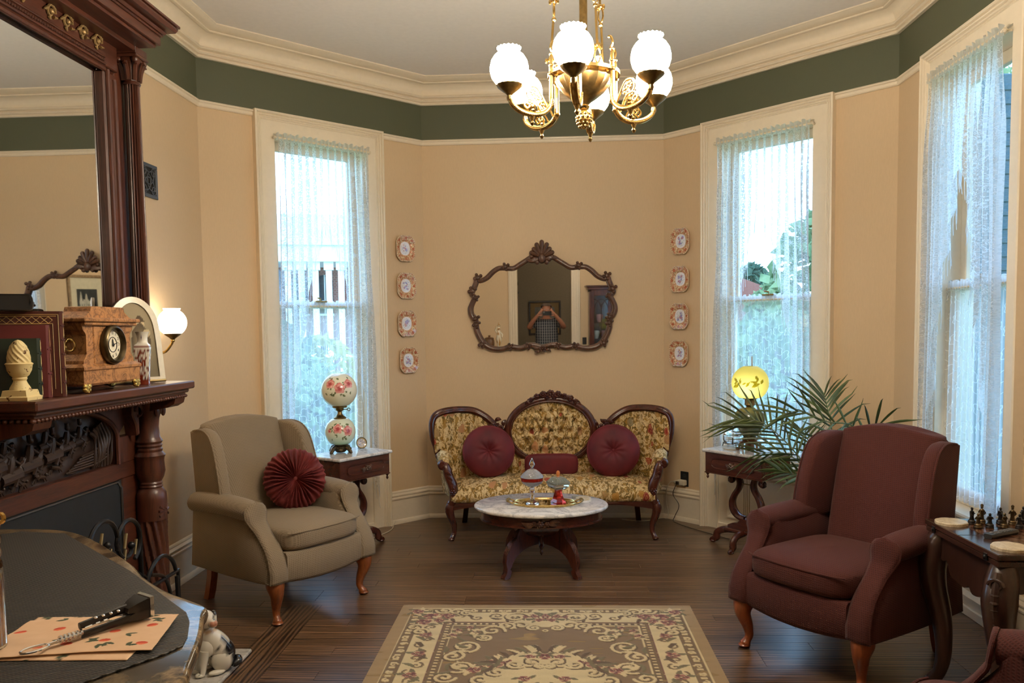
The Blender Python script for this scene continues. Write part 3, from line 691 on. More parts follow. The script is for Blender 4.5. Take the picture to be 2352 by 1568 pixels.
# ---------------------------------------------------------------- wing chairs
def wing_chair(label, loc, rz, fab, legm):
    t = thing('wing_chair', label, 'armchair', loc, rz, 'wing armchairs in the parlour')
    # back: tall padded slab, reclined, arched top
    def back(u, v):
        a = 2*pi*u; c, s_ = cos(a), sin(a); e = .42
        x = (.236+.030*v)*math.copysign(abs(c)**e, c); y = .062*math.copysign(abs(s_)**.6, s_)
        if s_ < 0: y *= 1.25+.25*sin(pi*v)
        arch = .05*(1-(x/.3)**2)
        z = .45+(.58+arch)*v
        return (x, .215+.17*v+y*(1-.15*v), z)
    def closed(fn, nu, nv, rnd=.10):
        # rounds the top and bottom of a tube-like surface
        def g(u, v):
            w = min(1, max(0, (v-.06)/.88)); p = V(fn(u, w)); c = V(fn(0, w))*.5+V(fn(.5, w))*.5
            k = 1.0
            if v > .94: q = (v-.94)/.06; k = sqrt(max(0, 1-q*q)); p.z += .03*q; c.z += .03*q
            if v < .06: q = 1-v/.06; k = sqrt(max(0, 1-q*q))
            return tuple(c+(p-c)*k)
        return g
    m = M(); m.grid(56, 40, closed(back, 56, 40), cu=True); m.build('back', fab, t, smooth=80)
    # outer shell of the back
    m = M(); m.loft([[(-.29, .34, .24), (.29, .34, .24), (.29, .38, .24), (-.29, .38, .24)], [(-.29, .30, .60), (.29, .30, .60), (.29, .36, .60), (-.29, .36, .60)],
                     [(-.28, .40, 1.0), (.28, .40, 1.0), (.28, .435, 1.0), (-.28, .435, 1.0)], [(-.23, .405, 1.05), (.23, .405, 1.05), (.23, .43, 1.05), (-.23, .43, 1.05)]]); m.build('back_panel', fab, t, smooth=60)
    # seat cushion, front panel, deck
    def seat(u, v):
        a = 2*pi*u; ph = -pi/2+pi*v; sg = lambda q, e: math.copysign(abs(q)**e, q)
        x = .275*sg(cos(a), .28)*abs(cos(ph))**.28; y = .30*sg(sin(a), .28)*abs(cos(ph))**.28; z = .068*sg(sin(ph), .5)
        crown = .022*(1-(x/.28)**2)*(1-(y/.31)**2) if sin(ph) > 0 else 0
        y -= .03*(1-(x/.275)**2) if y < -.1 else 0
        return (x, -.095+y, .452+z+crown)
    m = M(); m.grid(72, 24, seat, cu=True); so = m.build('seat_cushion', fab, t, smooth=80)
    m = M()
    for z in (.505,):
        m.tube([(x, -.095-.295-.03*(1-(x/.275)**2)+(.012 if abs(x) > .26 else 0), z-(.008 if z > .45 else -.008)) for x in np.linspace(-.262, .262, 15)], .005, 6)
    m.build('piping', fab, so)
    m = M(); L = []
    for i in range(21):
        x = -.272+.544*i/20; y = -.372-.022*(1-(x/.28)**2); zb = .232-.018*(1-(x/.28)**2)
        L.append([(x, y, .392), (x, y-.012, .375), (x, y-.012, zb+.02), (x, y, zb), (x, y+.05, zb), (x, y+.05, .392)])
    m.loft(L); m.build('front_panel', fab, t, smooth=60)
    m = M(); m.box(-.27, .27, -.32, .34, .235, .385, .01); m.build('seat_base', fab, t, smooth=0)
    for sg in (-1, 1):
        # wing: padded board flaring forward
        out = [(.40, .60), (.10, .60), (.075, .66), (.085, .74), (.105, .82), (.13, .90), (.16, .965), (.205, 1.012), (.27, 1.035), (.35, 1.035), (.43, 1.02)]
        out = [(a[0], a[1]) for a in catmull([(p[0], p[1], 0) for p in out], 4)]
        m = M(); cx, cz = .27, .80; rings = []
        for (k, dx) in ((.90, -.040), (.97, -.034), (1.0, -.018), (1.0, .012), (.97, .030), (.90, .034)):
            rg_ = []
            for (y, z) in out:
                yy = cx+(y-cx)*k; zz = cz+(z-cz)*k; fl = .05*(1-min(1, (yy-.05)/.3))+.012*(zz-.6)
                rg_.append((sg*(.280+dx+fl), yy, zz))
            rings.append(rg_)
        m.loft(rings); w = m.build('wing', fab, t, smooth=70)
        m = M(); m.tube([(sg*(.280+.033+.05*(1-min(1, (y-.05)/.3))+.012*(z-.6)), cx+(y-cx)*.975, cz+(z-cz)*.975) for (y, z) in out[3:-2]], .005, 6); m.build('piping', fab, w)
        # arm: side panel, rolled top, front face sweeping forward to the leg
        prof = catmull([(.36, .235, 0), (.0, .228, 0), (-.34, .235, 0), (-.372, .25, 0), (-.372, .33, 0), (-.335, .41, 0), (-.265, .48, 0), (-.205, .55, 0), (-.185, .61, 0), (-.16, .63, 0), (.0, .635, 0), (.34, .62, 0)], 4)
        rings = []; cy, cz = .05, .42
        for (k, x) in ((.94, .272), (.985, .282), (1, .30), (1, .345), (.985, .368), (.94, .378)):
            rings.append([(sg*(x+(.012*sm(.4, .25, z))), cy+(y-cy)*k, cz+(z-cz)*k) for (y, z, _) in prof])
        m = M(); m.loft(rings); a = m.build('arm', fab, t, smooth=60)
        m = M(); L = []
        for i in range(15):
            f = i/14; y = .33-.535*f; rx = .066+.012*sin(pi*f*.8); zc = .612+.014*sin(pi*f)
            k = 1.0 if i < 13 else (.97 if i == 13 else .90)
            L.append([(sg*(.338+.008+rx*k*cos(b)), y, zc+.058*k*sin(b)) for b in np.linspace(0, 2*pi, 21)[:-1]])
        m.loft(L); m.build('arm_roll', fab, a, smooth=60)
        # shaped front facing: round at the roll, waisted, flaring to the leg
        FY = [(.668, -.207), (.62, -.214), (.56, -.222), (.50, -.262), (.43, -.325), (.37, -.362), (.30, -.382), (.24, -.380)]
        FI = [(.24, .272), (.34, .273), (.43, .277), (.50, .282), (.56, .281), (.60, .272), (.63, .276), (.655, .296), (.668, .346)]
        FO = [(.24, .384), (.34, .380), (.43, .374), (.50, .376), (.545, .392), (.585, .412), (.62, .414), (.65, .394), (.668, .346)]
        zs = [.24+.428*i/26 for i in range(27)]; vs = []
        for z in zs:
            yf = interp(sorted(FY), z); a0_, a1_ = interp(FI, z), interp(FO, z)
            for k in range(7):
                f = k/6; bul = .010*(1-(2*f-1)**4)
                vs.append((sg*(a0_+(a1_-a0_)*f), yf-bul, z))
        m = M(); m.add(vs, [(j*7+k, j*7+k+1, (j+1)*7+k+1, (j+1)*7+k) for j in range(26) for k in range(6)]); m.build('arm_front', fab, a, smooth=70, solid=.012)
        m = M(); pp = [(sg*interp(FO, z), interp(sorted(FY), z)-.002, z) for z in zs]+[(sg*interp(FI, z), interp(sorted(FY), z)-.002, z) for z in zs[::-1]]
        m.tube(pp, .0048, 6); m.build('piping', fab, a)
        m = M(); pts = catmull([(sg*.318, -.325, .25), (sg*.325, -.345, .215), (sg*.322, -.350, .17), (sg*.312, -.33, .11), (sg*.308, -.322, .06), (sg*.314, -.335, .028), (sg*.318, -.345, .008)], 5)
        rr = [interp([(0, .05), (.15, .052), (.35, .036), (.6, .022), (.78, .019), (.9, .027), (1, .024)], i/(len(pts)-1)) for i in range(len(pts))]
        m.tube(pts, rr, 12); m.ball((sg*.318, -.345, .012), (.029, .033, .0125), 12, 6); m.build('leg', legm, t)
        m = M(); m.loft([[(sg*dx+x, dy+y, z) for (x, y) in ((-.022, -.022), (.022, -.022), (.022, .022), (-.022, .022))] for (dx, dy, z) in ((.27, .315, .24), (.27, .325, .15), (.268, .35, .06), (.266, .375, 0))]); m.build('leg', legm, t)
    return t
m_rl = wood('mahogany_leg', srgb(112, 54, 28), srgb(160, 84, 46), .3)
wing_chair('tan waffle weave wing armchair by the fireplace with a pleated cushion on it', (-1.641, 4.665, 0), R(57), m_tan, m_cherry)
wing_chair('maroon wing armchair beside the chess table, in front of the palm', (1.397, 3.905, 0), R(-54), m_maroon, m_rl)
wing_chair('maroon wing armchair cut off by the lower right corner of the photo', (1.29, 2.04, 0), R(-126.9), m_maroon, m_rl)
# pleated cushion on the tan chair
T1 = MX.Translation((-1.641, 4.665, 0)) @ MX.Rotation(R(57), 4, 'Z')
round_cushion('pleated_cushion', 'round burgundy satin cushion with radiating pleats on the tan armchair', tuple(T1 @ V((.125, .03, .70))), .185, .075, -.25, R(57)-.55, m_satin, pleats=34, pd=.09)
# ---------------------------------------------------------------- mantelpiece with overmantel mirror (local u runs towards the camera, d out into the room)
m_mirror = NT('mirror_silver'); m_mirror.P(**{'Base Color': (.86, .87, .86), 'Metallic': 1.0, 'Roughness': .015}); m_mirror = m_mirror.m
m_black = plain('matt_black_panel', (.012, .014, .016), .45, nz=.15)
m_iron = plain('wrought_iron', (.018, .018, .02), .3, .6, nz=.2)
m_gilt = plain('gilt_carving', (.34, .22, .09), .4, .5, nz=.25)
m_mw = wood('mantel_mahogany', srgb(44, 22, 15), srgb(94, 50, 33), .38, coat=.1); m_mwx = wood('mantel_mahogany_rail', srgb(44, 22, 15), srgb(94, 50, 33), .38, axis='x', coat=.1)
m_relief = plain('carved_relief_wood', srgb(54, 38, 30), .45, nz=.2, ns=40, bump=.2)
def marble(name, base, vein, vs=3.0, rough=.12, dark=False):
    t = NT(name); co = t.coord(); n = t.noise(co, vs, 8, .62, 1.4); v = t.math('ABSOLUTE', t.math('SUBTRACT', n, .5)); n2 = t.noise(co, vs*2.6, 5, .6, .8)
    v2 = t.math('ABSOLUTE', t.math('SUBTRACT', n2, .5))
    c = t.ramp(v, [(0, vein), (.02, mixc(vein, base, .55)), (.065, base)]); c = t.mix(t.math('MULTIPLY', t.math('LESS_THAN', v2, .012), .5), c, vein)
    c = t.mix(t.math('MULTIPLY', n2, .35 if dark else .22), c, tuple(x*.72 for x in base) if not dark else tuple(min(1, x*1.6) for x in base))
    t.P(**{'Base Color': c, 'Roughness': rough, 'Coat Weight': .12, 'Coat Roughness': .05}); return t.m
m_marble = marble('white_marble', srgb(236, 233, 229), srgb(168, 167, 170), 3.4); m_hearth = marble('hearth_marble', srgb(196, 190, 180), srgb(150, 146, 140), 3.0, .3)
m_emper = marble('brown_marble', srgb(56, 48, 38), srgb(150, 126, 92), 2.6, .16, True); m_clock = marble('clock_marbling', srgb(182, 130, 82), srgb(92, 56, 34), 14.0, .35)
def mantel():
    t = thing('fireplace_mantel', 'tall carved mahogany mantelpiece with mirror and fluted columns on the chimney breast', 'fireplace', (-2.056, 3.105, 0), -pi/2)
    m = M()     # surround: stiles and rails
    m.box(-0.68, -0.48, 0, .045, 0, 1.0, .004); m.box(0.48, 0.68, 0, .045, 0, 1.0, .004); m.box(-0.68, 0.68, 0, .05, .925, 1.0, .004); m.build('surround', m_mwx, t, smooth=0)
    m = M(); arch = [(-0.68, 1.0), (0.68, 1.0), (0.68, 1.30), (-0.68, 1.30)]   # spandrel board with an arched opening
    n = 24; op = [(0.435*cos(a), 1.12+.155*sin(a)) for a in np.linspace(0, pi, n+1)]
    vs = []; fs = []
    for (d) in (.02, .05):
        for i in range(n+1):
            x, z = op[i]; vs.append((x, d, z)); f = i/n; vs.append(((.68-1.36*f), d, 1.30))
    k = 2*(n+1)
    for i in range(n): fs += [(2*i, 2*i+1, 2*i+3, 2*i+2), (k+2*i, k+2*i+2, k+2*i+3, k+2*i+1), (2*i, 2*i+2, k+2*i+2, k+2*i)]
    m.add(vs, fs); m.box(0.435, 0.68, .0, .05, 1.0, 1.12, 0); m.box(-0.68, -0.435, .0, .05, 1.0, 1.12, 0); m.box(0.62, 0.68, .0, .05, 1.12, 1.30, 0); m.box(-0.68, -0.62, .0, .05, 1.12, 1.30, 0)
    m.tube([(x*1.02, .05, 1.0+(z-1.0)*1.02) for x, z in [(0.435, 1.0)]+op+[(-0.435, 1.0)]], .012, 8); m.build('arched_spandrel', m_mw, t, smooth=30)
    m = M()     # relief ground
    m.grid(90, 34, lambda u, v: (-.435+.87*u, .012+.010*fbm((u*6), v*3, 1.0)+.008*sin(u*40+5*NZ.noise(V((u*5, v*3, 0))))*sm(.5, 1, v), 1.0+.27*v)); rl = m.build('relief_panel', m_relief, t, smooth=80)
    def rider(c, s, fl=1):
        m = M(); cx, cz = c; B = lambda x, z, d=.03: (cx+fl*x*s, d, cz+z*s)
        m.tube([B(-.05, .0), B(0, .005), B(.055, .012)], [.02*s*1.2, .022*s*1.2, .024*s*1.2], 10)
        m.tube(catmull([B(.05, .015), B(.075, .045), B(.09, .065)], 4), [.02*s]*4+[.014*s]*5, 8); m.tube([B(.085, .068), B(.115, .045)], [.014*s, .008*s], 8)
        for (x, z, x2, z2, x3, z3) in ((.045, 0, .085, -.02, .12, -.012), (.04, -.005, .075, -.035, .06, -.06), (-.045, 0, -.08, -.025, -.115, -.02), (-.05, 0, -.07, -.04, -.1, -.062)):
            m.tube([B(x, z), B(x2, z2), B(x3, z3)], [.011*s, .008*s, .005*s], 6)
        m.tube(catmull([B(-.055, .012), B(-.085, .015), B(-.11, -.005)], 4), .006*s, 6)
        m.tube([B(.0, .02, .036), B(.005, .055, .038), B(.012, .085, .038)], [.014*s, .018*s, .012*s], 8); m.ball(B(.016, .103, .038), .013*s, 10, 6); m.tube([B(.014, .108, .038), B(.012, .13, .038)], .011*s, 8)
        m.tube([B(.01, .075, .044), B(.045, .05, .048), B(.07, .058, .044)], .006*s, 6); m.tube([B(.0, .025, .044), B(.03, .0, .048), B(.015, -.03, .046)], .008*s, 6)
        m.build('carved_rider', m_relief, rl)
    for c, s_ in (((.36, 1.10), 1.0), ((.30, 1.14), .7), ((.16, 1.085), 1.0), ((.02, 1.10), .95), ((-.08, 1.125), .8), ((-.17, 1.14), .75), ((.27, 1.06), 1.0), ((.06, 1.15), .7)): rider(c, s_, -1)
    for (x, z) in ((.20, 1.025), (.08, 1.03), (-.02, 1.05), (.33, 1.02)):
        m = M()
        m.tube([(x-.03, .025, z), (x, .028, z+.004), (x+.03, .026, z+.012)], [.006, .009, .007], 8); m.ball((x-.04, .026, z+.008), .007, 8, 5)
        for q in (-.03, -.02, .02, .03): m.tube([(x+q, .025, z), (x+q*1.5, .024, z-.018)], .003, 5)
        m.build('carved_hound', m_relief, rl)
    for i in range(7):
        x = -.42+.022*i; m = M(); m.tube(catmull([(x, .02, 1.005), (x+.012*sin(i), .034, 1.07), (x-.01, .03, 1.14), (x+.03, .03, 1.21-.004*i*i*.3)], 5), [.008+.003*sin(.7*k+i) for k in range(16)], 8); m.build('carved_trunk', m_relief, rl)
    for i in range(6):
        m = M(); m.tube(catmull([(-.16-.02*i, .02, 1.01+.008*i), (-.1-.02*i, .028, 1.02+.01*i), (-.3, .028, 1.025+.012*i), (-.40, .03, 1.05+.013*i)], 6), .005, 6); m.build('carved_bough', m_relief, rl)
    m = M(); m.box(-0.48, 0.48, .0, .040, 0, .925); m.build('firebox_cover', m_black, t, smooth=0)
    m = M(); m.tube([(-0.472, .044, 0), (-0.472, .044, .885), (-0.445, .044, .917), (0.445, .044, .917), (0.472, .044, .885), (0.472, .044, 0)], .006, 6); m.build('cover_trim', plain('steel_trim', (.3, .32, .33), .3, 1.0), t)
    m = M(); m.box(.56, .72, 0, .09, 0, 1.30, .006); m.box(.55, .73, 0, .11, 0, .14, .008); m.box(.59, .69, .08, .10, .22, 1.18, .008); m.build('pilaster', m_mw, t, smooth=0)
    pf = [(0, 1.30), (.255, 1.30), (.262, 1.285), (.255, 1.262), (.225, 1.245), (.17, 1.236), (.10, 1.22), (.0, 1.19)]
    m = M(); m.prism(pf, .35, .45, lambda a, c_, h: (h, a, c_), .0); m.build('shelf_bracket', m_mw, t, smooth=30)
    for sg in (-1,):        # turned lower column
        m = M()
        m.lathe([(.075, 0), (.075, .05), (.07, .06), (.062, .09), (.07, .12), (.064, .14), (.058, .16)], 32, (sg*.635, .10, 0))
        m.lathe([(.058, .16), (.066, .20)]+[(.0675+.0015*i/20, .22+.48*i/20) for i in range(21)], 96, (sg*.635, .10, 0), fl=12, fd=.17, tw=2.6)
        m.lathe([(.069, .70), (.07, .80), (.068, .83), (.055, .85), (.05, .855)], 40, (sg*.635, .10, 0))
        m.lathe([(.05, .855), (.054, .862), (.05, .87), (.054, .878), (.05, .886), (.06, .905), (.068, .935), (.064, .985), (.066, 1.0), (.072, 1.012), (.058, 1.03), (.06, 1.042), (.054, 1.05), (.06, 1.06), (.054, 1.068), (.062, 1.08), (.05, 1.10), (.046, 1.15), (.05, 1.19), (.06, 1.22), (.066, 1.30)], 32, (sg*.635, .10, 0))
        c = m.build('turned_column', m_mw, t)
        m = M()
        for a in np.linspace(-.4, pi+.4, 9):
            m.tube([(sg*.635+.012*cos(a), .168, .74+.012*sin(a)), (sg*.635+.045*cos(a), .157, .74+.05*sin(a))], [.004, .007], 6)
        m.build('sunburst_carving', m_mw, c)
        m = M()
        for j in range(3): m.ball((sg*.635-.03+.03*j, .16, 1.24-.012*abs(j-1)), (.016, .012, .03), 8, 6)
        m.build('leaf_carving', m_mw, c)
        m = M(); pf = [(0, 1.30), (.255, 1.30), (.262, 1.285), (.255, 1.262), (.225, 1.245), (.17, 1.236), (.10, 1.22), (.0, 1.19)]
        m.prism(pf, sg*.635-.05, sg*.635+.05, lambda a, c_, h: (h, a, c_), .0); m.build('shelf_bracket', m_mw, t, smooth=30)
        m = M(); m.prism([(.0, 1.12), (.02, 1.12), (.03, 1.17), (.06, 1.22), (.05, 1.285), (.0, 1.29)], .04, .10, lambda a, c_, h: (sg*(.555-a), h, c_), .006)
        m.tube([(sg*(.545-.03*cos(a)), .102, 1.235+.025*sin(a)) for a in np.linspace(0, 5, 14)], .007, 6); m.build('scroll_console', m_mw, t)
    m = M()     # shelf: steps back at the near end
    for (d0, z0, z1, b) in ((.262, 1.300, 1.312, .002), (.276, 1.310, 1.330, .006), (.296, 1.328, 1.365, .006)):
        e = d0-.296; m.box(-.725-e, .48+e, 0, d0, z0, z1, b); m.box(.48+e-.01, .725+e, 0, d0-.176, z0, z1, b)
    sh = m.build('shelf', m_mwx, t, smooth=0)
    m = M(); N = 52
    for i in range(N): m.ball((-.69+1.14*i/(N-1), .262, 1.294), (.0105, .009, .0085), 8, 5)
    for i in range(11):
        for u_ in (-.695, .455): m.ball((u_, .02+.024*i, 1.294), (.009, .0105, .0085), 8, 5)
    m.box(-.69, .45, .0, .255, 1.286, 1.30); o = m.build('bead_moulding', m_mwx, sh, smooth=40); o['kind'] = 'stuff'
    # overmantel
    m = M(); m.box(-.72, -.59, 0, .03, 1.365, 2.93, .003); m.box(.59, .72, 0, .03, 1.365, 2.93, .003); m.box(-.59, .59, 0, .03, 2.79, 2.93, .003); m.box(-.59, .59, 0, .03, 1.365, 1.43, .003); m.build('overmantel_frame', m_mw, t, smooth=0)
    m = M()
    for sg in (-1, 1): m.box(sg*.486, sg*.59, 0, .045, 1.40, 2.79, .012); m.tube([(sg*.505, .045, 1.43), (sg*.505, .045, 2.79)], .012, 8); m.tube([(sg*.56, .042, 1.43), (sg*.56, .042, 2.74), (sg*.555, .042, 2.76)], .016, 8)
    m.tube([(-.49, .04, 2.79), (.49, .04, 2.79)], .012, 8); m.tube([(-.49, .04, 1.43), (.49, .04, 1.43)], .012, 8); m.build('mirror_frame', m_mw, t, smooth=40)
    m = M(); m.box(-.488, .488, .004, .016, 1.42, 2.80); m.build('mirror_glass', m_mirror, t, smooth=0)
    m = M(); m.box(-.59, .59, .028, .05, 2.80, 2.925, .004)
    for z in (2.807, 2.838): m.tube([(-.48, .052, z), (.48, .052, z)], .006, 8)
    m.build('frieze_board', m_mwx, t, smooth=0)
    m = M()
    for i in range(64): m.ball((-.47+.94*i/63, .053, 2.8225), (.0062, .005, .0075), 6, 5)
    o = m.build('bead_strip', m_mwx, t); o['kind'] = 'stuff'
    for sg in (-1, 1):
        for c, r in ((.42, .034), (.31, .03), (.20, .034), (.09, .03)):
            m = M()
            m.tube([(sg*(c+r*(1-a/9)*cos(a)), .056+.004*sin(a), 2.885+r*(1-a/9)*sin(a)) for a in np.linspace(0, 7.5, 22)], .006, 6)
            for a in np.linspace(.3, 5.5, 5): m.tube([(sg*(c+r*.8*cos(a)), .056, 2.885+r*.8*sin(a)), (sg*(c+r*1.5*cos(a+.4)), .058, 2.885+min(.034, r*1.15*sin(a+.4)))], [.008, .003], 6)
            m.ball((sg*c, .06, 2.885), (.012, .01, .012), 8, 6)
            m.build('scroll_carving', m_gilt, t)
    for sg in (-1, 1):      # fluted columns
        c = (sg*.67, .072, 0)
        m = M(); m.lathe([(.05, 1.365), (.05, 1.385), (.042, 1.392), (.047, 1.405), (.04, 1.418), (.036, 1.43)], 32, c)
        m.lathe([(.0385, 1.43), (.0375, 2.0), (.034, 2.765)], 108, c, fl=18, fd=.2); m.lathe([(.036, 2.765), (.04, 2.772), (.036, 2.78)], 28, c); cl = m.build('fluted_column', m_mw, t)
        m = M(); m.lathe([(.034, 2.78), (.036, 2.81), (.042, 2.85), (.052, 2.875), (.05, 2.885)], 28, c, fl=8, fd=.1)
        for k in range(8):
            a = k*pi/4; m.tube(catmull([(c[0]+.035*cos(a), c[1]+.035*sin(a), 2.785), (c[0]+.042*cos(a), c[1]+.042*sin(a), 2.83), (c[0]+.056*cos(a), c[1]+.056*sin(a), 2.862), (c[0]+.062*cos(a), c[1]+.062*sin(a), 2.852)], 4), [.008]*9+[.006, .006, .007, .008], 6, flat=1.5)
        for k in range(4):
            a = pi/4+k*pi/2; m.ball((c[0]+.055*cos(a), c[1]+.055*sin(a), 2.875), (.016, .016, .018), 10, 6)
        m.box(c[0]-.058, c[0]+.058, c[1]-.058, c[1]+.058, 2.885, 2.90, .004); m.box(c[0]-.052, c[0]+.052, c[1]-.072, c[1]+.052, 2.90, 2.935, .003); m.build('capital', m_mw, cl)
    m = M()     # crown
    for (w, d, z0, z1, b) in ((.655, .205, 2.93, 2.945, .004), (.67, .22, 2.945, 2.985, .002), (.68, .23, 2.985, 2.995, .004), (.69, .245, 2.995, 3.015, .012), (.725, .285, 3.015, 3.045, .012), (.73, .29, 3.04, 3.052, .002)): m.box(-w, w, 0, d, z0, z1, b)
    m.box(-.72, .72, 0, .12, 2.91, 2.935, .004); m.build('crown_cornice', m_mwx, t, smooth=0)
    return t
mantel()
m = M(); m.box(-2.055, -1.525, 2.60, 3.84, 0, .02, .006); tag(m.build('hearth_slab', m_hearth, smooth=0), 'pale marble hearth slab on the floor before the fireplace', 'hearth')
# ---------------------------------------------------------------- things on the mantel shelf
ZS = 1.366
def cream_worn():
    t = NT('worn_cream_paint'); n = t.noise(t.coord(), 42, 4, .6); w = t.math('LESS_THAN', n, .385)
    t.P(**{'Base Color': t.mix(w, srgb(226, 206, 150), srgb(96, 62, 32)), 'Roughness': .55}); t.bump(n, .25, .004); return t.m
m_cream = cream_worn()
t = thing('finial_bookend', 'cream painted pinecone finial on a square foot, in front of the green book', 'finial', (-1.862, 2.694, ZS), .1)
m = M(); m.loft([[(sx*a, sy*a, z) for sx, sy in ((-1, -1), (1, -1), (1, 1), (-1, 1))] for a, z in ((.048, 0), (.049, .012), (.043, .016), (.039, .036))]); m.build('foot', m_cream, t, smooth=0)
m = M(); m.lathe([(.034, .036), (.032, .044), (.024, .058), (.02, .068), (.024, .076), (.022, .08), (.03, .088), (.038, .104), (.041, .122), (.044, .127), (.039, .131)], 32); m.build('cup', m_cream, t)
m = M(); m.lathe([(interp([(0, .037), (.017, .0375), (.04, .034), (.06, .027), (.075, .016), (.082, .006), (.083, 0)], .083*i/24), .128+.083*i/24) for i in range(25)], 72, fl=12, fd=.10, tw=26); m.build('cone', m_cream, t)
def book(label, loc, rz, w, d, h, cover, gild, bands, lean=0.0, lattice=False, flat=False):
    """spine towards local +x, thickness along y"""
    t = thing('book', label, 'book', loc, rz, 'old leather books on the mantel'); th = w; S = MX.Rotation(pi/2, 4, 'X') if flat else MX.Identity(4)
    def B(f): m = M(); m.T = MX.Translation((0, 0, th/2 if flat else 0)) @ (MX.Rotation(pi/2, 4, 'X') if flat else MX.Identity(4)) @ (MX.Translation((0, 0, 0))); f(m); return m
    def cov(m):
        m.box(-d, -.006, -th/2, -th/2+.003, 0, h, .001); m.box(-d, -.006, th/2-.003, th/2, 0, h, .001)
        m.prism([(-.008, -th/2), (.0, -th/2+.003), (.004, -th*.25), (.005, 0), (.004, th*.25), (0, th/2-.003), (-.008, th/2), (-.008, th/2-.003), (-.002, 0), (-.008, -th/2+.003)], 0, h)
        for k in range(bands): z = h*(k+1)/(bands+1); m.tube([(-.004, -th/2, z), (.004, -th*.3, z), (.0055, 0, z), (.004, th*.3, z), (-.004, th/2, z)], .0025, 6)
    B(cov).build('cover', cover, t, smooth=30)
    B(lambda m: m.box(-d+.004, -.004, -th/2+.003, th/2-.003, .003, h-.003)).build('page_block', plain('book_pages', srgb(206, 188, 150), .8) if not flat else cover, t, smooth=0)
    def gl(m):
        for k in range(bands+1):
            z0 = h*k/(bands+1)+.008; z1 = h*(k+1)/(bands+1)-.008
            for a, b in (((-th*.33, z0), (th*.33, z0)), ((th*.33, z0), (th*.33, z1)), ((th*.33, z1), (-th*.33, z1)), ((-th*.33, z1), (-th*.33, z0)), ((-th*.2, z0+.006), (th*.2, z1-.006))):
                m.tube([(.0045 if abs(a[0]) < th*.3 else .0035, a[0], a[1]), (.0045 if abs(b[0]) < th*.3 else .0035, b[0], b[1])], .0011, 4)
        if lattice:
            y = -th/2-.0004
            for (a, b) in (((-d+.01, h-.012), (-.012, h-.012)), ((-.012, h-.012), (-.012, .012)), ((-d+.01, h-.045), (-.03, h-.045)), ((-.03, h-.045), (-.03, .03)), ((-d+.01, h-.018), (-.018, h-.018))): m.tube([(a[0], y, a[1]), (b[0], y, b[1])], .0012, 4)
            n = 7
            for i in range(n):
                x0 = -.03-(d-.04)*i/n; x1 = -.03-(d-.04)*(i+1)/n; xm = (x0+x1)/2
                m.tube([(x0, y, h-.032), (xm, y, h-.02)], .0009, 4); m.tube([(xm, y, h-.02), (x1, y, h-.032)], .0009, 4); m.tube([(x0, y, h-.032), (xm, y, h-.044)], .0009, 4); m.tube([(xm, y, h-.044), (x1, y, h-.032)], .0009, 4)
    if gild: B(gl).build('gilt_tooling', gild, t)
    return t
m_gold = plain('gold_leaf', (.78, .58, .26), .35, .8)
BR = R(33)
book('dark green leather book with gilt spine, right behind the cream finial', (-1.838, 2.772, ZS), BR, .034, .20, .215, plain('green_leather', srgb(26, 40, 28), .45, bump=.1), m_gold, 3)
book('red cloth book standing between the green and the tall brown books', (-1.829, 2.812, ZS), BR, .028, .20, .262, plain('red_cloth', srgb(92, 26, 24), .6, bump=.1), plain('dull_gilt', (.4, .2, .1), .5, .3), 2)
book('tall brown leather book with gold lattice border, by the marbled clock', (-1.803, 2.856, ZS), BR, .036, .22, .312, plain('brown_leather', srgb(74, 30, 20), .35, bump=.1), m_gold, 5, lattice=True)
book('thick black book lying flat on top of the upright books', (-1.875, 2.80, ZS+.3125), BR, .055, .20, .13, plain('black_leather', (.012, .012, .013), .4), None, 0, flat=True)
t = thing('tin', 'small round dark tin beside the foot of the marbled clock', 'tin', (-1.895, 2.945, ZS)); m = M(); m.lathe([(.03, 0), (.033, .004), (.033, .012), (.031, .018), (.0, .02)], 28); m.build('body', plain('dark_tin', (.05, .055, .05), .4, .6), t)
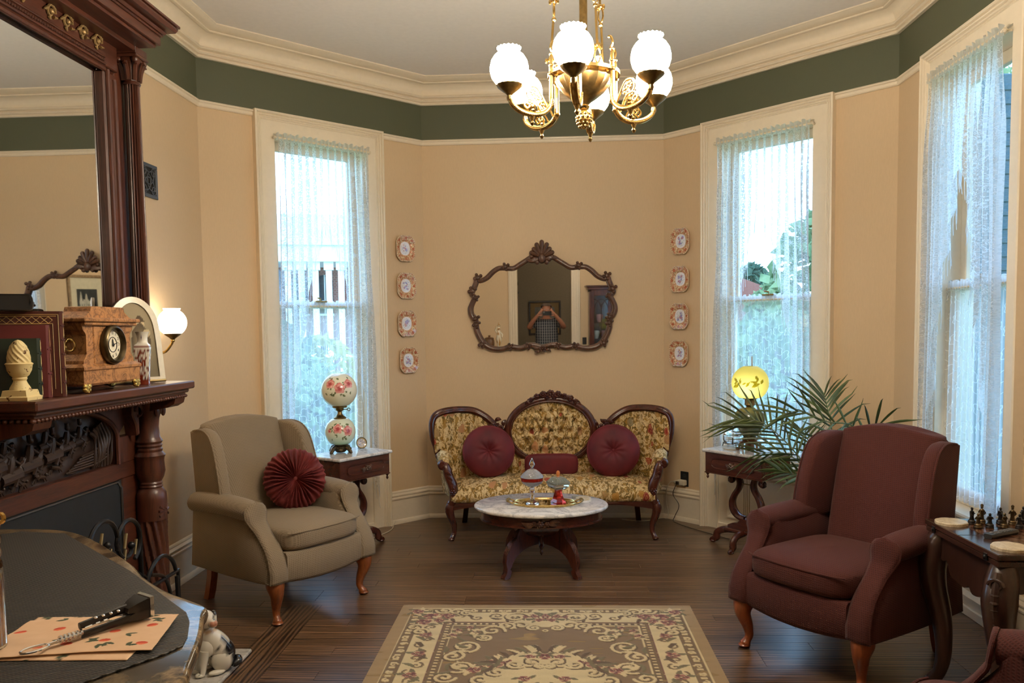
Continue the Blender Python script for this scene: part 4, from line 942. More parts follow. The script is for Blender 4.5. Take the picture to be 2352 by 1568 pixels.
def clock():
    t = thing('mantel_clock', 'brown marbled mantel clock with white dial and brass feet on the mantel shelf', 'clock', (-1.80, 3.18, ZS), pi/2)   # local x -> world +y, local -y -> +x
    g = m_clock; D = .13
    def blk(n, x0, x1, y0, y1, z0, z1, b=.004): m = M(); m.box(x0, x1, y0, y1, z0, z1, b); return m.build(n, g, t, smooth=0)
    W = .21
    m = M(); m.loft([[(sx*a, (0-e if sy < 0 else D+e), z) for sx, sy in ((-1, -1), (1, -1), (1, 1), (-1, 1))] for a, e, z in ((.200, -.006, .028), (.208, .0, .036), (.208, .0, .085), (.213, .006, .09), (.213, .006, .10), (.196, -.01, .112))]); m.build('base', g, t, smooth=0)
    blk('body', -.115, .115, .008, D-.005, .11, .262, .003)
    for sg in (-1, 1):
        m = M(); m.loft([[(sg*(.115+w), y, z) for (w, y) in ((0, .012), (k, .012), (k, D-.015), (0, D-.015))] for k, z in ((.07, .112), (.068, .125), (.055, .14), (.048, .15), (.046, .225), (.05, .232), (.066, .245), (.07, .262))]); m.build('side_pilaster', g, t, smooth=25)
    blk('entablature', -.19, .19, -.006, D, .262, .276); blk('cornice', -.205, .205, -.014, D+.004, .276, .292)
    m = M(); m.loft([[(sx*a, y, z) for sx, y in ((-1, .012), (1, .012), (1, D-.01), (-1, D-.01))] for a, z in ((.175, .292), (.16, .298), (.135, .312), (.125, .318), (.118, .335), (.105, .338))]); m.build('pediment', g, t, smooth=25)
    dm = plain('clock_dial', srgb(232, 222, 196), .4, nz=.02); bz = plain('dark_bezel', (.10, .075, .04), .3, .9)
    cz = .185
    m = M(); A = np.linspace(0, 2*pi, 49)[:-1]
    pr = [(.078, .006), (.080, -.010), (.075, -.019), (.068, -.022), (.060, -.012), (.058, .0)]
    vs = [(r*cos(a), y, cz+r*sin(a)) for (r, y) in pr for a in A]; k = 48
    m.add(vs, [(j*k+i, j*k+(i+1) % k, (j+1)*k+(i+1) % k, (j+1)*k+i) for j in range(len(pr)-1) for i in range(k)]); m.build('bezel', bz, t, smooth=50)
    m = M(); m.prism([(.060*cos(a), .060*sin(a)) for a in A], .006, .0, lambda a, c, h: (a, h-.001, cz+c)); di = m.build('dial', dm, t, smooth=0)
    ink = plain('dial_ink', (.01, .01, .01), .5)
    for i in range(1, 13):
        cu = bpy.data.curves.new('numeral', 'FONT'); cu.body = str(i); cu.size = .0165; cu.align_x = 'CENTER'; cu.align_y = 'CENTER'; cu.extrude = .0003; cu.resolution_u = 2
        a = pi/2-i*pi/6; tmp = bpy.data.objects.new('numeral', cu); me = bpy.data.meshes.new_from_object(tmp); bpy.data.objects.remove(tmp)
        o = bpy.data.objects.new('numeral', me); COL.objects.link(o); me.materials.append(ink); o.parent = di
        o.matrix_local = MX.Translation((.047*cos(a), -.0022, cz+.047*sin(a))) @ MX.Rotation(pi/2, 4, 'X')
    m = M(); m.tube([(.030*cos(a), -.002, cz+.030*sin(a)) for a in A], .0016, 6, closed=True); m.build('minute_ring', ink, di)
    for i in range(60): pass
    for (ang, L, w) in ((100, .026, .0022), (12, .040, .0016)):
        m = M(); a = R(ang); m.tube([(-.008*cos(a), -.0045, cz-.008*sin(a)), (L*.7*cos(a), -.0045, cz+L*.7*sin(a)), (L*cos(a), -.0045, cz+L*sin(a))], [w, w, .0005], 6); m.build('hand', ink, di)
    m = M(); m.ball((0, -.005, cz), (.006, .004, .006), 10, 6); m.build('hub', ink, di)
    for sx in (-1, 1):
        for sy in (.0, D-.02):
            m = M()
            for (dx, dz, r) in ((0, .020, .017), (.016, .026, .012), (-.016, .026, .012), (.008, .010, .012), (.02, .014, .009), (.004, .003, .008), (-.012, .012, .01)): m.ball((sx*(.182+dx*.8), sy+.004, max(dz, .0045)), (r, .010, min(r, max(dz, .0045))), 8, 6)
            m.build('foot', plain('gilt_foot', (.62, .42, .12), .3, .9), t)
    m = M(); m.tube([(-.1872+.0, .06+.018*cos(a), .185+.022*sin(a)) for a in A[::2]], .004, 6, closed=True); m.ball((-.188, .06, .205), (.008, .012, .01), 10, 6); m.build('side_handle', m_brass, t)
clock()
def vase_col(a, z, r):
    if z > .185: return srgb(228, 222, 206) if not (.205 < z < .216 and cos(4*a) > .93) else srgb(70, 60, 90)
    w, b, d = srgb(232, 224, 208), srgb(120, 44, 26), srgb(60, 40, 52)
    if z > .160: return b if .165 < z < .18 else w
    n = fbm(a*3.1, z*70, 2); q = cos(4*a)
    if q > -.3 and .02 < z < .155: return b if n > -.05 else (w if n > -.22 else d)
    return w if (z > .02 and n < .12) else b
t = thing('porcelain_vase', 'small square white and iron red porcelain vase before the arched photo frame', 'vase', (-1.858, 3.53, ZS), .3)
m = M(); SQ = lambda a: 1/max(abs(cos(a)), abs(sin(a)))**.75
prf = [(0, 0), (.026, 0), (.027, .006)]+[(.026+.011*i/14, .008+.157*i/14) for i in range(15)]+[(.037, .17), (.034, .18), (.026, .186), (.0235, .195), (.024, .212), (.028, .228), (.033, .238), (.031, .238), (.022, .21), (0, .2)]
m.lathe(prf, 96, a0=.0)
for i, (x, y, z) in enumerate(m.v):
    a = atan2(y, x); k = SQ(a) if z < .182 else 1+(SQ(a)-1)*max(0, 1-(z-.182)/.01); r = hypot(x, y); m.v[i] = (x*k*.92, y*k*.92, z); m.c.append(vase_col(a, z, r))
def colmat(name, rough=.3, coat=.0, bump=0.0, **kw):
    t = NT(name); c = t.node('Attribute', _attribute_name='Col').outputs['Color']; t.P(**{'Base Color': c, 'Roughness': rough, 'Coat Weight': coat}); t.P(**kw)
    if bump: t.bump(t.noise(t.coord(), 300, 2), bump, .002)
    return t.m
m_china = colmat('glazed_china', .18, .5); m.build('body', m_china, t, smooth=50)
def photo_frame():
    t = thing('arched_photo_frame', 'cream arched frame with a sepia photograph of a seated figure, behind the vase', 'picture frame', (-1.95, 3.615, ZS), 0)
    t.rotation_euler = (R(-5), 0, R(56)); t.location = (-1.915, 3.595, ZS+.002)
    W, H = .128, .40
    def outline(k, zb): 
        w = W-k; h = H-k; p = [(-w*1.02, zb), (w*1.02, zb), (w*.97, h*.5)]
        p += [(w*.93*cos(a), h*.62+(h*.38)*sin(a)) for a in np.linspace(.12, pi-.12, 19)]; p += [(-w*.97, h*.5)]; return p
    o, i_ = outline(0, 0), outline(.028, .026); n = len(o); vs = []; fs = []
    for (pl, y) in ((o, .012), (o, .0), (i_, -.003), (i_, .006)):
        for a, c in pl: vs.append((a, y, c))
    for j in range(3):
        for i in range(n): fs.append((j*n+i, j*n+(i+1) % n, (j+1)*n+(i+1) % n, (j+1)*n+i))
    m = M(); m.add(vs, fs); m.build('frame', plain('cream_frame', srgb(226, 216, 192), .3), t, smooth=40)
    m = M(); m.prism(outline(0, .004), .012, .018, lambda a, c, h: (a, h, c)); m.build('back_board', m_dark, t, smooth=0)
    def pic(u, v):
        x, z = (u-.5)*2, v; c = srgb(150, 138, 112); c = mixc(c, srgb(108, 98, 78), sm(-.2, .9, x)*sm(.9, .1, v)*.8); c = mixc(c, srgb(96, 86, 66), .5*sm(.35, .0, v))
        n = fbm(u*7, v*7, 3)*.2; d = hypot((x-.30)/.17, (v-.72)/.085)
        if d < 1+n: c = srgb(206, 186, 148)
        if d < 1.25 and v > .735+.02*x: c = srgb(70, 58, 44)
        b = hypot((x-.26)/.42, (v-.46)/.26)
        if b < 1+n: c = mixc(srgb(120, 106, 82), srgb(78, 68, 54), sm(.2, 1, b))
        if hypot((x-.55)/.16, (v-.60)/.05) < 1+n: c = srgb(196, 178, 142)
        return c
    m = M(); m.grid(44, 60, lambda u, v: ((u-.5)*2*(W-.02)*min(1, (1-max(0, (v-.6)/.4)**2+.02))**.5, .004, .02+(H-.045)*v), col=pic); m.build('photograph', colmat('sepia_print', .12, .6), t, smooth=0)
    m = M(); m.tube([(-W, -.004, .008), (W, -.004, .008)], .006, 8); m.build('ledge', plain('brass_ledge', (.4, .3, .14), .35, .8), t)
photo_frame()
# ---------------------------------------------------------------- foreground counter
m_chrome = plain('chrome', (.75, .76, .78), .12, 1.0, nz=.02); m_steel = plain('stainless', (.6, .6, .6), .25, 1.0, nz=.05)
def ribbed():
    t = NT('ribbed_black_mat'); tc = t.coord(rot=(0, 0, R(52))); x, y, z = t.sep(tc)
    w = t.math('SINE', t.math('MULTIPLY', x, 2*pi/.0085)); w2 = t.math('SINE', t.math('MULTIPLY', y, 2*pi/.006)); f = t.math('MULTIPLY_ADD', w, .5, .5); g = t.math('MULTIPLY_ADD', w2, .2, t.math('MULTIPLY', f, .8))
    t.P(**{'Base Color': t.ramp(g, [(.15, srgb(16, 16, 16)), (.6, srgb(56, 53, 49)), (.95, srgb(76, 71, 64))]), 'Roughness': .5}); t.bump(f, .8, .003); return t.m
def smooth_poly(pts, n=5): return [(p[0], p[1]) for p in catmull([(a, b, 0) for a, b in pts], n, True)]
CT = 1.0
top = smooth_poly([(-1.72, 2.33), (-1.55, 2.335), (-1.43, 2.292), (-1.292, 2.178), (-1.10, 1.985), (-1.008, 1.874), (-.897, 1.765), (-.80, 1.695), (-.752, 1.655), (-.735, 1.60), (-.69, 1.486), (-.653, 1.364), (-.632, 1.28), (-.61, 1.0), (-.60, .70), (-.62, .56), (-.75, .53), (-1.2, .55), (-1.70, .55), (-1.74, .9), (-1.75, 1.6), (-1.745, 2.25)], 5)
t = thing('marble_counter', 'serpentine brown marble topped cabinet in the near left corner of the view', 'cabinet', (-1.15, 1.4, 0))
def loc(p): return [(a+1.15, b-1.4) for a, b in p]
def inset(poly, k):
    A = sum(poly[i][0]*poly[(i+1) % len(poly)][1]-poly[(i+1) % len(poly)][0]*poly[i][1] for i in range(len(poly))); sg = 1 if A > 0 else -1; out = []
    for i in range(len(poly)):
        d = (V(poly[(i+1) % len(poly)])-V(poly[i-1])).normalized(); out.append((poly[i][0]-sg*d.y*k, poly[i][1]+sg*d.x*k))
    return out
lp = loc(top)
m = M(); rings = []
for k, z in ((.010, CT-.030), (.003, CT-.027), (0, CT-.018), (0, CT-.012), (.003, CT-.004), (.010, CT)): rings.append([(x, y, z) for x, y in inset(lp, k)])
m.loft(rings); m.build('marble_top', m_emper, t, smooth=60)
m = M(); rings = []
for k, z in ((.035, CT-.030), (.035, CT-.05), (.055, CT-.06), (.06, .82), (.055, .80), (.06, .78), (.075, .16), (.06, .13), (.06, .10)): rings.append([(x, y, z) for x, y in inset(lp, k)])
m.loft(rings); m.build('body', wood('counter_wood', srgb(40, 24, 18), srgb(80, 50, 36), .35), t, smooth=40)
for (x, y) in ((-.80, 1.60), (-.70, .63), (-1.66, .63), (-1.66, 2.24)):
    m = M(); pts = catmull([(x+1.15, y-1.4, .12), (x+1.15, y-1.4, .06), (x+1.15, y-1.4, .01)], 4); m.tube(pts, [.045, .045, .04, .036, .034, .035, .037, .038, .038], 12); m.build('foot', m_mahog, t)
for z in (.70, .45, .25):
    m = M(); m.tube(catmull([(.425, .06, z), (.455, .04, z-.02), (.46, 0, z-.03), (.455, -.04, z-.02), (.44, -.06, z)], 4), .008, 8)
    for yy in (.06, -.06): m.ball((.432, yy, z), (.016, .02, .022), 10, 6)
    m.build('brass_pull', m_brass, t)
# mat, napkin, tongs, jar
mt = [(-1.60, 2.285), (-1.45, 2.262), (-1.053, 1.895), (-.775, 1.605), (-.745, 1.555), (-.712, 1.475), (-.70, 1.43), (-.715, 1.39), (-.80, 1.26), (-.90, 1.13), (-1.25, 1.08), (-1.55, 1.42), (-1.70, 1.75), (-1.70, 2.2)]
m = M(); m.prism(mt, CT+.0008, CT+.0045, None, .001); tag(m.build('ribbed_mat', ribbed(), smooth=0), 'ribbed charcoal rubber mat with clipped corners on the marble counter', 'mat')
RN = random.Random(3)
def napkin():
    W = .165; marks = []
    for i in range(10): marks.append((-.13+.062*(i % 5)+RN.uniform(-.012, .012), -.062+.09*(i//5)+RN.uniform(-.02, .02), RN.uniform(-.4, .4), 'c'))
    for i in range(13): marks.append((RN.uniform(-.95, .95)*W*.85, RN.uniform(-.95, .95)*W*.6, RN.uniform(0, 6.28), 'l'))
    def col(u, v):
        x, y = (u-.5)*2*.155, (v-.5)*2*.10; c = mixc(srgb(228, 194, 160), srgb(216, 178, 142), .5+.5*fbm(x*30, y*30)); 
        for (a, b, th, k) in marks:
            dx, dy = x-a, y-b; p = dx*cos(th)+dy*sin(th); q = -dx*sin(th)+dy*cos(th)
            if k == 'c' and hypot(p/.011, q/.0085) < 1: return mixc(srgb(196, 66, 40), srgb(226, 120, 84), sm(.002, -.006, q))
            if k == 'l':
                for o_ in (-.5, .5):
                    pp = p*cos(o_)+q*sin(o_); qq = -p*sin(o_)+q*cos(o_)
                    if 0 < pp < .022 and abs(qq) < .0042*sin(pi*pp/.022)+.0004: return srgb(62, 72, 50)
        return c
    t = thing('paper_napkin', 'folded peach paper napkin printed with cherries under the tongs on the mat', 'napkin', (-.905, 1.455, CT+.0052), .14)
    m = M(); m.grid(200, 130, lambda u, v: ((u-.5)*.31*(1-.05*v), (v-.5)*.20*(1-.12*u)+.012*sin(3*u), .002+.004*sm(.6, 1, u)*(v)+.003*fbm(u*3, v*3)+.003), col=col); m.build('top_fold', colmat('printed_napkin', .8), t, smooth=60, solid=.0012)
    m = M(); m.grid(60, 40, lambda u, v: ((u-.5)*.27-.012, (v-.5)*.22+.022-.03*u, .0006+.001*fbm(u*3, v*3+4)), col=lambda u, v: col((u*.9+.3) % 1, (v+.37) % 1)); m.build('under_fold', colmat('printed_napkin_under', .8), t, smooth=60, solid=.001)
napkin()
def tongs():
    t = thing('serving_tongs', 'black and chrome serving tongs with a ring handle lying on the napkin', 'tongs', (0, 0, CT+.012))
    P0 = V((-.958, 1.355, 0)); P1 = V((-.845, 1.535, 0)); d = (P1-P0).normalized(); n = V((-d.y, d.x, 0)); L = (P1-P0).length
    Q = lambda a, s_, z: tuple(P0+d*(a*L)+n*s_+V((0, 0, z)))
    m = M(); m.tube([tuple(P0+d*(.02+.024*cos(a))+n*.014*sin(a)+V((0, 0, .006))) for a in np.linspace(0, 2*pi, 25)[:-1]], .0022, 6, closed=True); m.tube([Q(.19, 0, .006), Q(.32, 0, .008)], .003, 8); m.build('ring_handle', m_chrome, t)
    m = M()
    for i in range(6): m.tube([Q(.30+.035*i, 0, .009), Q(.318+.035*i, 0, .009)], .0075, 10)
    m.tube([Q(.28, 0, .008), Q(.52, 0, .009)], .004, 8); m.build('spring', m_steel, t)
    bl = plain('black_nylon', (.015, .015, .016), .3)
    for s_, z in ((-.006, .006), (.006, .022)):
        m = M(); m.tube([Q(.48, s_*.5, z), Q(.70, s_, z+.003), (Q(.93, s_*1.3, z+.006))], [.007, .0075, .009], 10, flat=.6); m.build('arm', bl, t)
        m = M(); m.loft([[Q(a, w, z+dz) for w, dz in ((-hw, 0), (hw, 0), (hw, h), (-hw, h))] for a, hw, h in ((.90, .012, .010), (.97, .02, .018), (1.06, .024, .024), (1.08, .022, .022))]); m.build('jaw', bl, t, smooth=20)
        m = M(); m.loft([[Q(a, w, z+dz) for w, dz in ((-hw, 0), (hw, 0), (hw, h), (-hw, h))] for a, hw, h in ((1.08, .024, .025), (1.115, .025, .026))]); m.build('jaw_tip', m_chrome, t, smooth=0)
    m = M(); m.tube([Q(.52, 0, .016), Q(.74, .0, .019)], .003, 6)
    for i in range(4): m.ball(Q(.62+.07*i, 0, .03), (.004, .004, .003), 8, 5)
    m.build('rivet_bar', m_chrome, t)
tongs()
m_clear = NT('clear_glass'); m_clear.P(**{'Base Color': (1, 1, 1), 'Roughness': .02, 'IOR': 1.45, 'Transmission Weight': 1.0}); m_clear = m_clear.m
m_tea = NT('amber_tea'); m_tea.P(**{'Base Color': (.62, .26, .05), 'Roughness': .05, 'IOR': 1.33, 'Transmission Weight': .85}); m_tea = m_tea.m
t = thing('glass_jar', 'tall ribbed glass jar of amber tea standing on the ribbed mat', 'jar', (-1.068, 1.385, CT+.0048))
m = M(); m.lathe([(0, 0), (.044, 0), (.05, .008), (.05, .15), (.048, .165)]+[(.046+.0035*(i % 2), .17+.012*i) for i in range(7)]+[(.045, .255), (.041, .255), (.042, .17), (.045, .15), (.045, .012), (0, .012)], 40); m.build('glass', m_clear, t, smooth=50)
m = M(); m.lathe([(0, .0125), (.0445, .0125), (.0445, .175), (0, .175)], 32); m.build('tea', m_tea, t)
m = M(); m.lathe([(.045, .243), (.049, .245), (.049, .266), (.044, .272), (0, .272)], 32); m.tube(catmull([(.049, 0, .255), (.064, 0, .258), (.066, 0, .246), (.05, 0, .24)], 4), .004, 6); m.build('lid', m_brass, t)
# wrought iron stand and china dog by the hearth
def iron_screen():
    t = thing('iron_scroll_stand', 'black wrought iron scroll stand in front of the fireplace behind the marble counter', 'fire screen', (-1.64, 2.95, .02))
    def arc(c, r, a0, a1, n=16): return [(0, c[0]+r*cos(a), c[1]+r*sin(a)) for a in np.linspace(a0, a1, n)]
    for nm, c, r, a0, a1 in (('scroll', (-.17, .80), .095, -.4, 3.6), ('scroll', (.0, .775), .085, -1.1, 3.0), ('scroll', (.24, .52), .13, .3, 3.1)):
        m = M(); p = arc(c, r, a0, a1); p += [(0, c[0]+r*(1-f)*cos(a1+f*3.6), c[1]+r*(1-f*.85)*sin(a1+f*3.6)) for f in np.linspace(.05, .75, 9)] if c[0] < .2 else []
        m.tube(p, .0085, 8); m.ball(p[-1], .015, 10, 6); m.build(nm, m_iron, t)
    m = M(); m.tube([(0, .37, .53), (0, .38, .30), (0, .385, .0)], .0085, 8); m.tube(catmull([(0, .15, .60), (0, .27, .55), (0, .32, .42), (0, .34, .2)], 5), .008, 8); m.build('side_scroll', m_iron, t)
    for i, (y0, z0) in enumerate(((-.20, .80), (-.215, .74), (-.15, .73), (-.04, .76), (-.05, .70), (.03, .72))):
        m = M(); m.tube([(.004, y0, z0), (.004, y0+.018, z0+.055)], .006, 6); m.build('brass_bar', plain('worn_brass_bar', (.32, .27, .15), .4, .8), t)
    m = M(); m.tube([(0, -.27, .84), (0, .12, .60)], .006, 6); m.tube([(0, -.30, .55), (0, .39, .55)], .008, 8); m.tube([(0, -.30, .08), (0, .39, .08)], .008, 8)
    for y0 in (-.30, -.07, .16, .385): m.tube([(0, y0, .0), (0, y0, .55)], .008, 8)
    m.tube([(0, -.27, .55), (0, -.265, .80)], .008, 8); m.tube([(0, .085, .55), (0, .085, .77)], .008, 8)
    m.build('frame', m_iron, t)
    for y0 in (-.28, .36):
        m = M(); m.tube(catmull([(-.10, y0, .01), (-.06, y0, .03), (0, y0, .08), (.06, y0, .03), (.10, y0, .01)], 4), .009, 8); m.build('foot', m_iron, t)
iron_screen()
def dog():
    t = thing('china_dog', 'black and white glazed china spaniel figurine sitting on the hearth slab', 'figurine', (-1.60, 3.56, .0205), R(42))
    m = M(); W, B, O, P = srgb(226, 220, 204), (.012, .012, .014), srgb(196, 150, 96), srgb(190, 130, 104)
    def bc(x, z): return lambda th, ph: W
    # body facing local -x, tail to +x, head turned to the viewer (-y)
    def skin(pts, rr, c=None, n=14):
        k = len(m.v); m.tube(pts, rr, n); m.c.extend([W]*(len(m.v)-k))
    def blob(c, r, cc=None): k = len(m.v); m.ball(c, r, 16, 10); m.c.extend([cc or W]*(len(m.v)-k))
    skin(catmull([(.045, 0, .05), (.04, 0, .09), (.01, 0, .14), (-.02, 0, .18), (-.03, 0, .215)], 5), [.05, .052, .056, .058, .06, .06, .058, .057, .056, .055, .054, .052, .05, .048, .046, .044, .042, .04, .038, .036, .034])
    blob((.035, -.03, .06), (.055, .035, .058)); blob((.035, .03, .06), (.055, .035, .058)); blob((-.03, -.005, .13), (.042, .044, .055))
    for s_ in (-1, 1):
        skin([(-.045, .026*s_, .12), (-.055, .026*s_, .06), (-.06, .026*s_, .014)], [.024, .018, .017]); blob((-.07, .026*s_, .012), (.024, .018, .012)); blob((.0, .045*s_, .013), (.04, .02, .013))
    skin(catmull([(.085, -.01, .03), (.105, -.02, .045), (.10, -.045, .04), (.07, -.055, .03)], 4), [.018]*8+[.02, .018, .016, .014, .01])
    blob((-.03, -.008, .258), (.04, .042, .044)); blob((-.012, -.046, .246), (.022, .028, .02)); blob((-.008, -.066, .25), (.009, .008, .007))
    for s_, q in ((-1, (-.068, .0, .245)), (1, (.012, .008, .25))): blob(q, (.014, .022, .038))
    cc = []
    for i, (x, y, z) in enumerate(m.v):
        c = W; n = fbm(x*30, y*30, z*30, 2)
        if x > .035 and z > .055 and n > -.25 and z < .15 and x+.6*(z-.09) > .05: c = B
        if x > .066 and z < .07: c = B
        if (x < -.058 or (x > .0 and y > -.01)) and z > .205 and z < .29: c = B if n > -.2 else W
        if y < -.04 and .235 < z < .262: c = mixc(W, O, .35)
        if y < -.058 and z < .262 and z > .235: c = P
        for ex in (-.038, .0):
            if hypot((x-ex+.003)/.009, (z-.267)/.005) < 1 and y < -.03: c = B
        if .07 < z < .20 and y < -.01 and sin(70*x+110*z) > .93 and sin(160*z+30*x) > .0: c = B
        if z < .02 and x < .02 and y < 0 and sin(230*x) > .75 and z > .004: c = B
        if .2 < z < .212: c = mixc(O, W, .3)
        cc.append(c)
    m.c = cc; m.build('body', m_china, t, smooth=80)
dog()
# ---------------------------------------------------------------- chess table
def chess_table():
    x0, x1, y0, y1, H = 1.636, 2.222, 3.02, 3.606, .73
    t = thing('chess_table', 'dark carved wood chess table with a hinged square top beside the right window', 'table', ((x0+x1)/2, (y0+y1)/2, 0)); w = (x1-x0)/2; h = (y1-y0)/2
    dk = wood('chess_table_wood', srgb(34, 20, 16), srgb(66, 42, 34), .3); dkx = wood('chess_table_top', srgb(34, 20, 16), srgb(70, 44, 36), .2, axis='y')
    m = M(); m.box(-w, w, -h, h, H-.024, H, .003); tp = m.build('table_top', dkx, t, smooth=0)
    m = M(); m.box(-w+.004, w-.004, -h+.004, h-.004, H-.05, H-.026, .003); m.build('lower_leaf', dkx, t, smooth=0)
    m = M()
    for i in range(8):
        for j in range(8):
            if (i+j) % 2: m.box(-.18+.045*i, -.135+.045*i, -.18+.045*j, -.135+.045*j, H-.001, H+.0006)
    for (a, b, c, d) in ((-.19, -.18, -.19, .19), (.18, .19, -.19, .19), (-.19, .19, -.19, -.18), (-.19, .19, .18, .19)): m.box(a, b, c, d, H-.001, H+.0007)
    o = m.build('inlay', wood('inlay_wood', srgb(74, 44, 30), srgb(110, 72, 50), .2), tp, smooth=0); o['kind'] = 'stuff'
    m = M(); m.box(-w+.0, w, -.0012, .0012, H-.0005, H+.0008); m.build('leaf_joint', m_dark, tp, smooth=0)
    for yy in (-.21, .21):
        m = M(); m.box(-w-.003, -w+.002, yy-.012, yy+.012, H-.042, H-.014, .001); m.ball((-w-.004, yy, H-.028), (.005, .008, .008), 8, 6); m.build('latch', m_iron, t)
    def apron():
        p = [(-h+.04, H-.055), (h-.04, H-.055), (h-.04, .55)]
        p += [(a, z) for a, z, _ in catmull([(h-.05, .53, 0), (.18, .555, 0), (.15, .565, 0), (.12, .515, 0), (.06, .505, 0), (.03, .53, 0), (0, .512, 0), (-.05, .515, 0), (-.12, .53, 0), (-.15, .58, 0), (-.19, .57, 0), (-h+.05, .60, 0)], 4)]
        return p
    for sx in (-1, 1):
        m = M(); m.prism(apron(), sx*(w-.05), sx*(w-.03), lambda a, c, hh: (hh, -a, c)); m.build('apron', dk, t, smooth=0)
        m = M(); m.prism(apron(), sx*(h-.05), sx*(h-.03), lambda a, c, hh: (a, hh, c)); m.build('apron', dk, t, smooth=0)
    m = M(); m.box(-w+.05, w-.05, -h+.05, h-.05, H-.09, H-.05); m.build('case', dk, t, smooth=0)
    for sx in (-1, 1):
        for sy in (-1, 1):
            cx, cy = sx*(w-.055), sy*(h-.055); k = .7071
            Q = lambda o_, z: (cx+sx*o_*k, cy+sy*o_*k, z)
            pts = catmull([Q(0, H-.055), Q(.02, .62), Q(.045, .54), (Q(.035, .44)), Q(.0, .30), Q(-.012, .16), Q(.0, .07), Q(.02, .03), Q(.03, .008)], 4)
            rr = [interp([(0, .045), (.12, .058), (.25, .062), (.4, .05), (.6, .034), (.8, .026), (.93, .034), (1, .03)], i/(len(pts)-1)) for i in range(len(pts))]
            m = M(); m.tube(pts, rr, 14); m.ball(Q(.028, .014), (.04, .04, .014), 12, 6); lg = m.build('leg', dk, t)
            m = M(); o_ = .055
            m.tube(catmull([Q(.068, .66), Q(.085, .60), Q(.096, .54), Q(.086, .47), Q(.064, .40)], 4), [.012, .014, .015, .016, .016, .016, .015, .014, .013, .012, .011, .01, .009, .008, .006, .005, .004], 8)
            for j in range(5): m.ball(Q(.098-.006*abs(j-1), .58-.028*j), (.017, .017, .009), 8, 6)
            for s_ in (-1, 1): m.tube([(cx+sx*.06*1.05+s_*sy*.028*(1-a/9)*cos(a)*k-0, cy+sy*.06*1.05-s_*sx*.028*(1-a/9)*cos(a)*k, .615+.026*(1-a/9)*sin(a)) for a in np.linspace(0, 6, 14)], .006, 6)
            m.build('leg_carving', dk, lg)
    return H
HT = chess_table()
def coaster(loc, rz, label, r=.062):
    m = M(); k = 40; pl = [(r*(1+.06*abs(cos(4*a)))*cos(a), r*(1+.06*abs(cos(4*a)))*sin(a)) for a in np.linspace(0, 2*pi, 65)[:-1]]
    m.prism(pl, 0, .013, None, .003); o = tag(m.build('coaster', m_marble_c, smooth=30, loc=loc, rot=(0, 0, rz)), label, 'coaster', 'scalloped stone coasters')
m_marble_c = marble('cream_stone', srgb(214, 200, 172), srgb(186, 168, 136), 14, .4)
coaster((1.703, 3.508, HT), .1, 'scalloped cream stone coaster at the far corner of the chess table'); coaster((1.728, 3.107, HT), .5, 'scalloped cream stone coaster in front of the remote on the chess table')
t = thing('remote_control', 'black remote control with rows of buttons on the chess table', 'remote', (1.80, 3.30, HT+.001), R(-60))
m = M(); m.loft([[(sx*.021*k, y, z*.018+.0) for sx, z in ((-.8, 0), (.8, 0), (1, .5), (.85, 1), (-.85, 1), (-1, .5))] for y, k in ((-.088, .85), (-.08, 1), (.08, 1), (.088, .85))]); m.build('case', plain('remote_plastic', (.02, .02, .021), .35), t, smooth=20)
for j in range(6):
    for i in range(3):
        m = M(); m.box(-.0125+.0095*i-.0005, -.0055+.0095*i, -.06+.021*j, -.048+.021*j, .0175, .0205, .001); o = m.build('button', plain('rubber_button', (.10, .10, .105), .5) if (i+j) else plain('grey_button', (.3, .3, .31), .5), t, smooth=0)
m_cb = plain('bronze_chessman', (.12, .085, .045), .3, .9, nz=.2); m_cs = plain('dark_chessman', (.03, .026, .024), .3, .7, nz=.2)
def chessman(loc, kind, label, mat, h):
    t = thing('chess_piece', label, 'chess piece', loc, random.Random(int(loc[0]*1e4)).uniform(0, 6), 'chess pieces on the board')
    m = M(); m.lathe([(.0155, 0), (.0165, .004), (.0145, .009), (.0155, .013), (.011, .018), (.0, .018)], 20); m.build('base', mat, t)
    k = h/.075; m = M(); z = lambda q: .018+(q-.018)*k
    m.tube([(0, 0, z(.018)), (0, 0, z(.032)), (0, 0, z(.042)), (0, 0, z(.054)), (0, 0, z(.059))], [.010, .0075, .0085, .009, .004], 10); m.ball((0, 0, z(.065)), (.0055, .0055, .0068), 10, 8)
    m.tube([(.007, 0, z(.053)), (.013, .002, z(.043)), (.008, .008, z(.036))], [.0032, .003, .0026], 6); m.tube([(-.007, 0, z(.053)), (-.012, .002, z(.043)), (-.006, .009, z(.046))], [.0032, .003, .0026], 6)
    m.build('figure', mat, t)
    if kind != 'pawn':
        m = M(); m.lathe([(.0065, z(.069)), (.006, z(.074)), (.0, z(.078))], 10) if kind == 'crown' else m.tube([(.012, .003, z(.03)), (.013, .003, z(.075))], .0012, 6); m.build('crown' if kind == 'crown' else 'spear', mat, t)
names = ['first', 'second', 'third', 'fourth', 'fifth']
BACKROW = ((1.786, 3.503), (1.832, 3.512), (1.905, 3.503), (1.948, 3.490), (2.009, 3.519))
FRONTROW = ((1.777, 3.434), (1.825, 3.434), (1.885, 3.434), (1.938, 3.419))
for i in range(5): chessman((*BACKROW[i], HT+.0008), 'crown' if i in (1, 3) else 'spear', 'bronze chess officer in the back row, %s from the palm side' % names[i], m_cb if i % 2 else m_cs, .085 if i in (1, 3) else .075)
for i in range(4): chessman((*FRONTROW[i], HT+.0008), 'pawn', 'small bronze chess pawn in the front row, %s from the palm side' % names[i], m_cb if i % 2 == 0 else m_cs, .06)
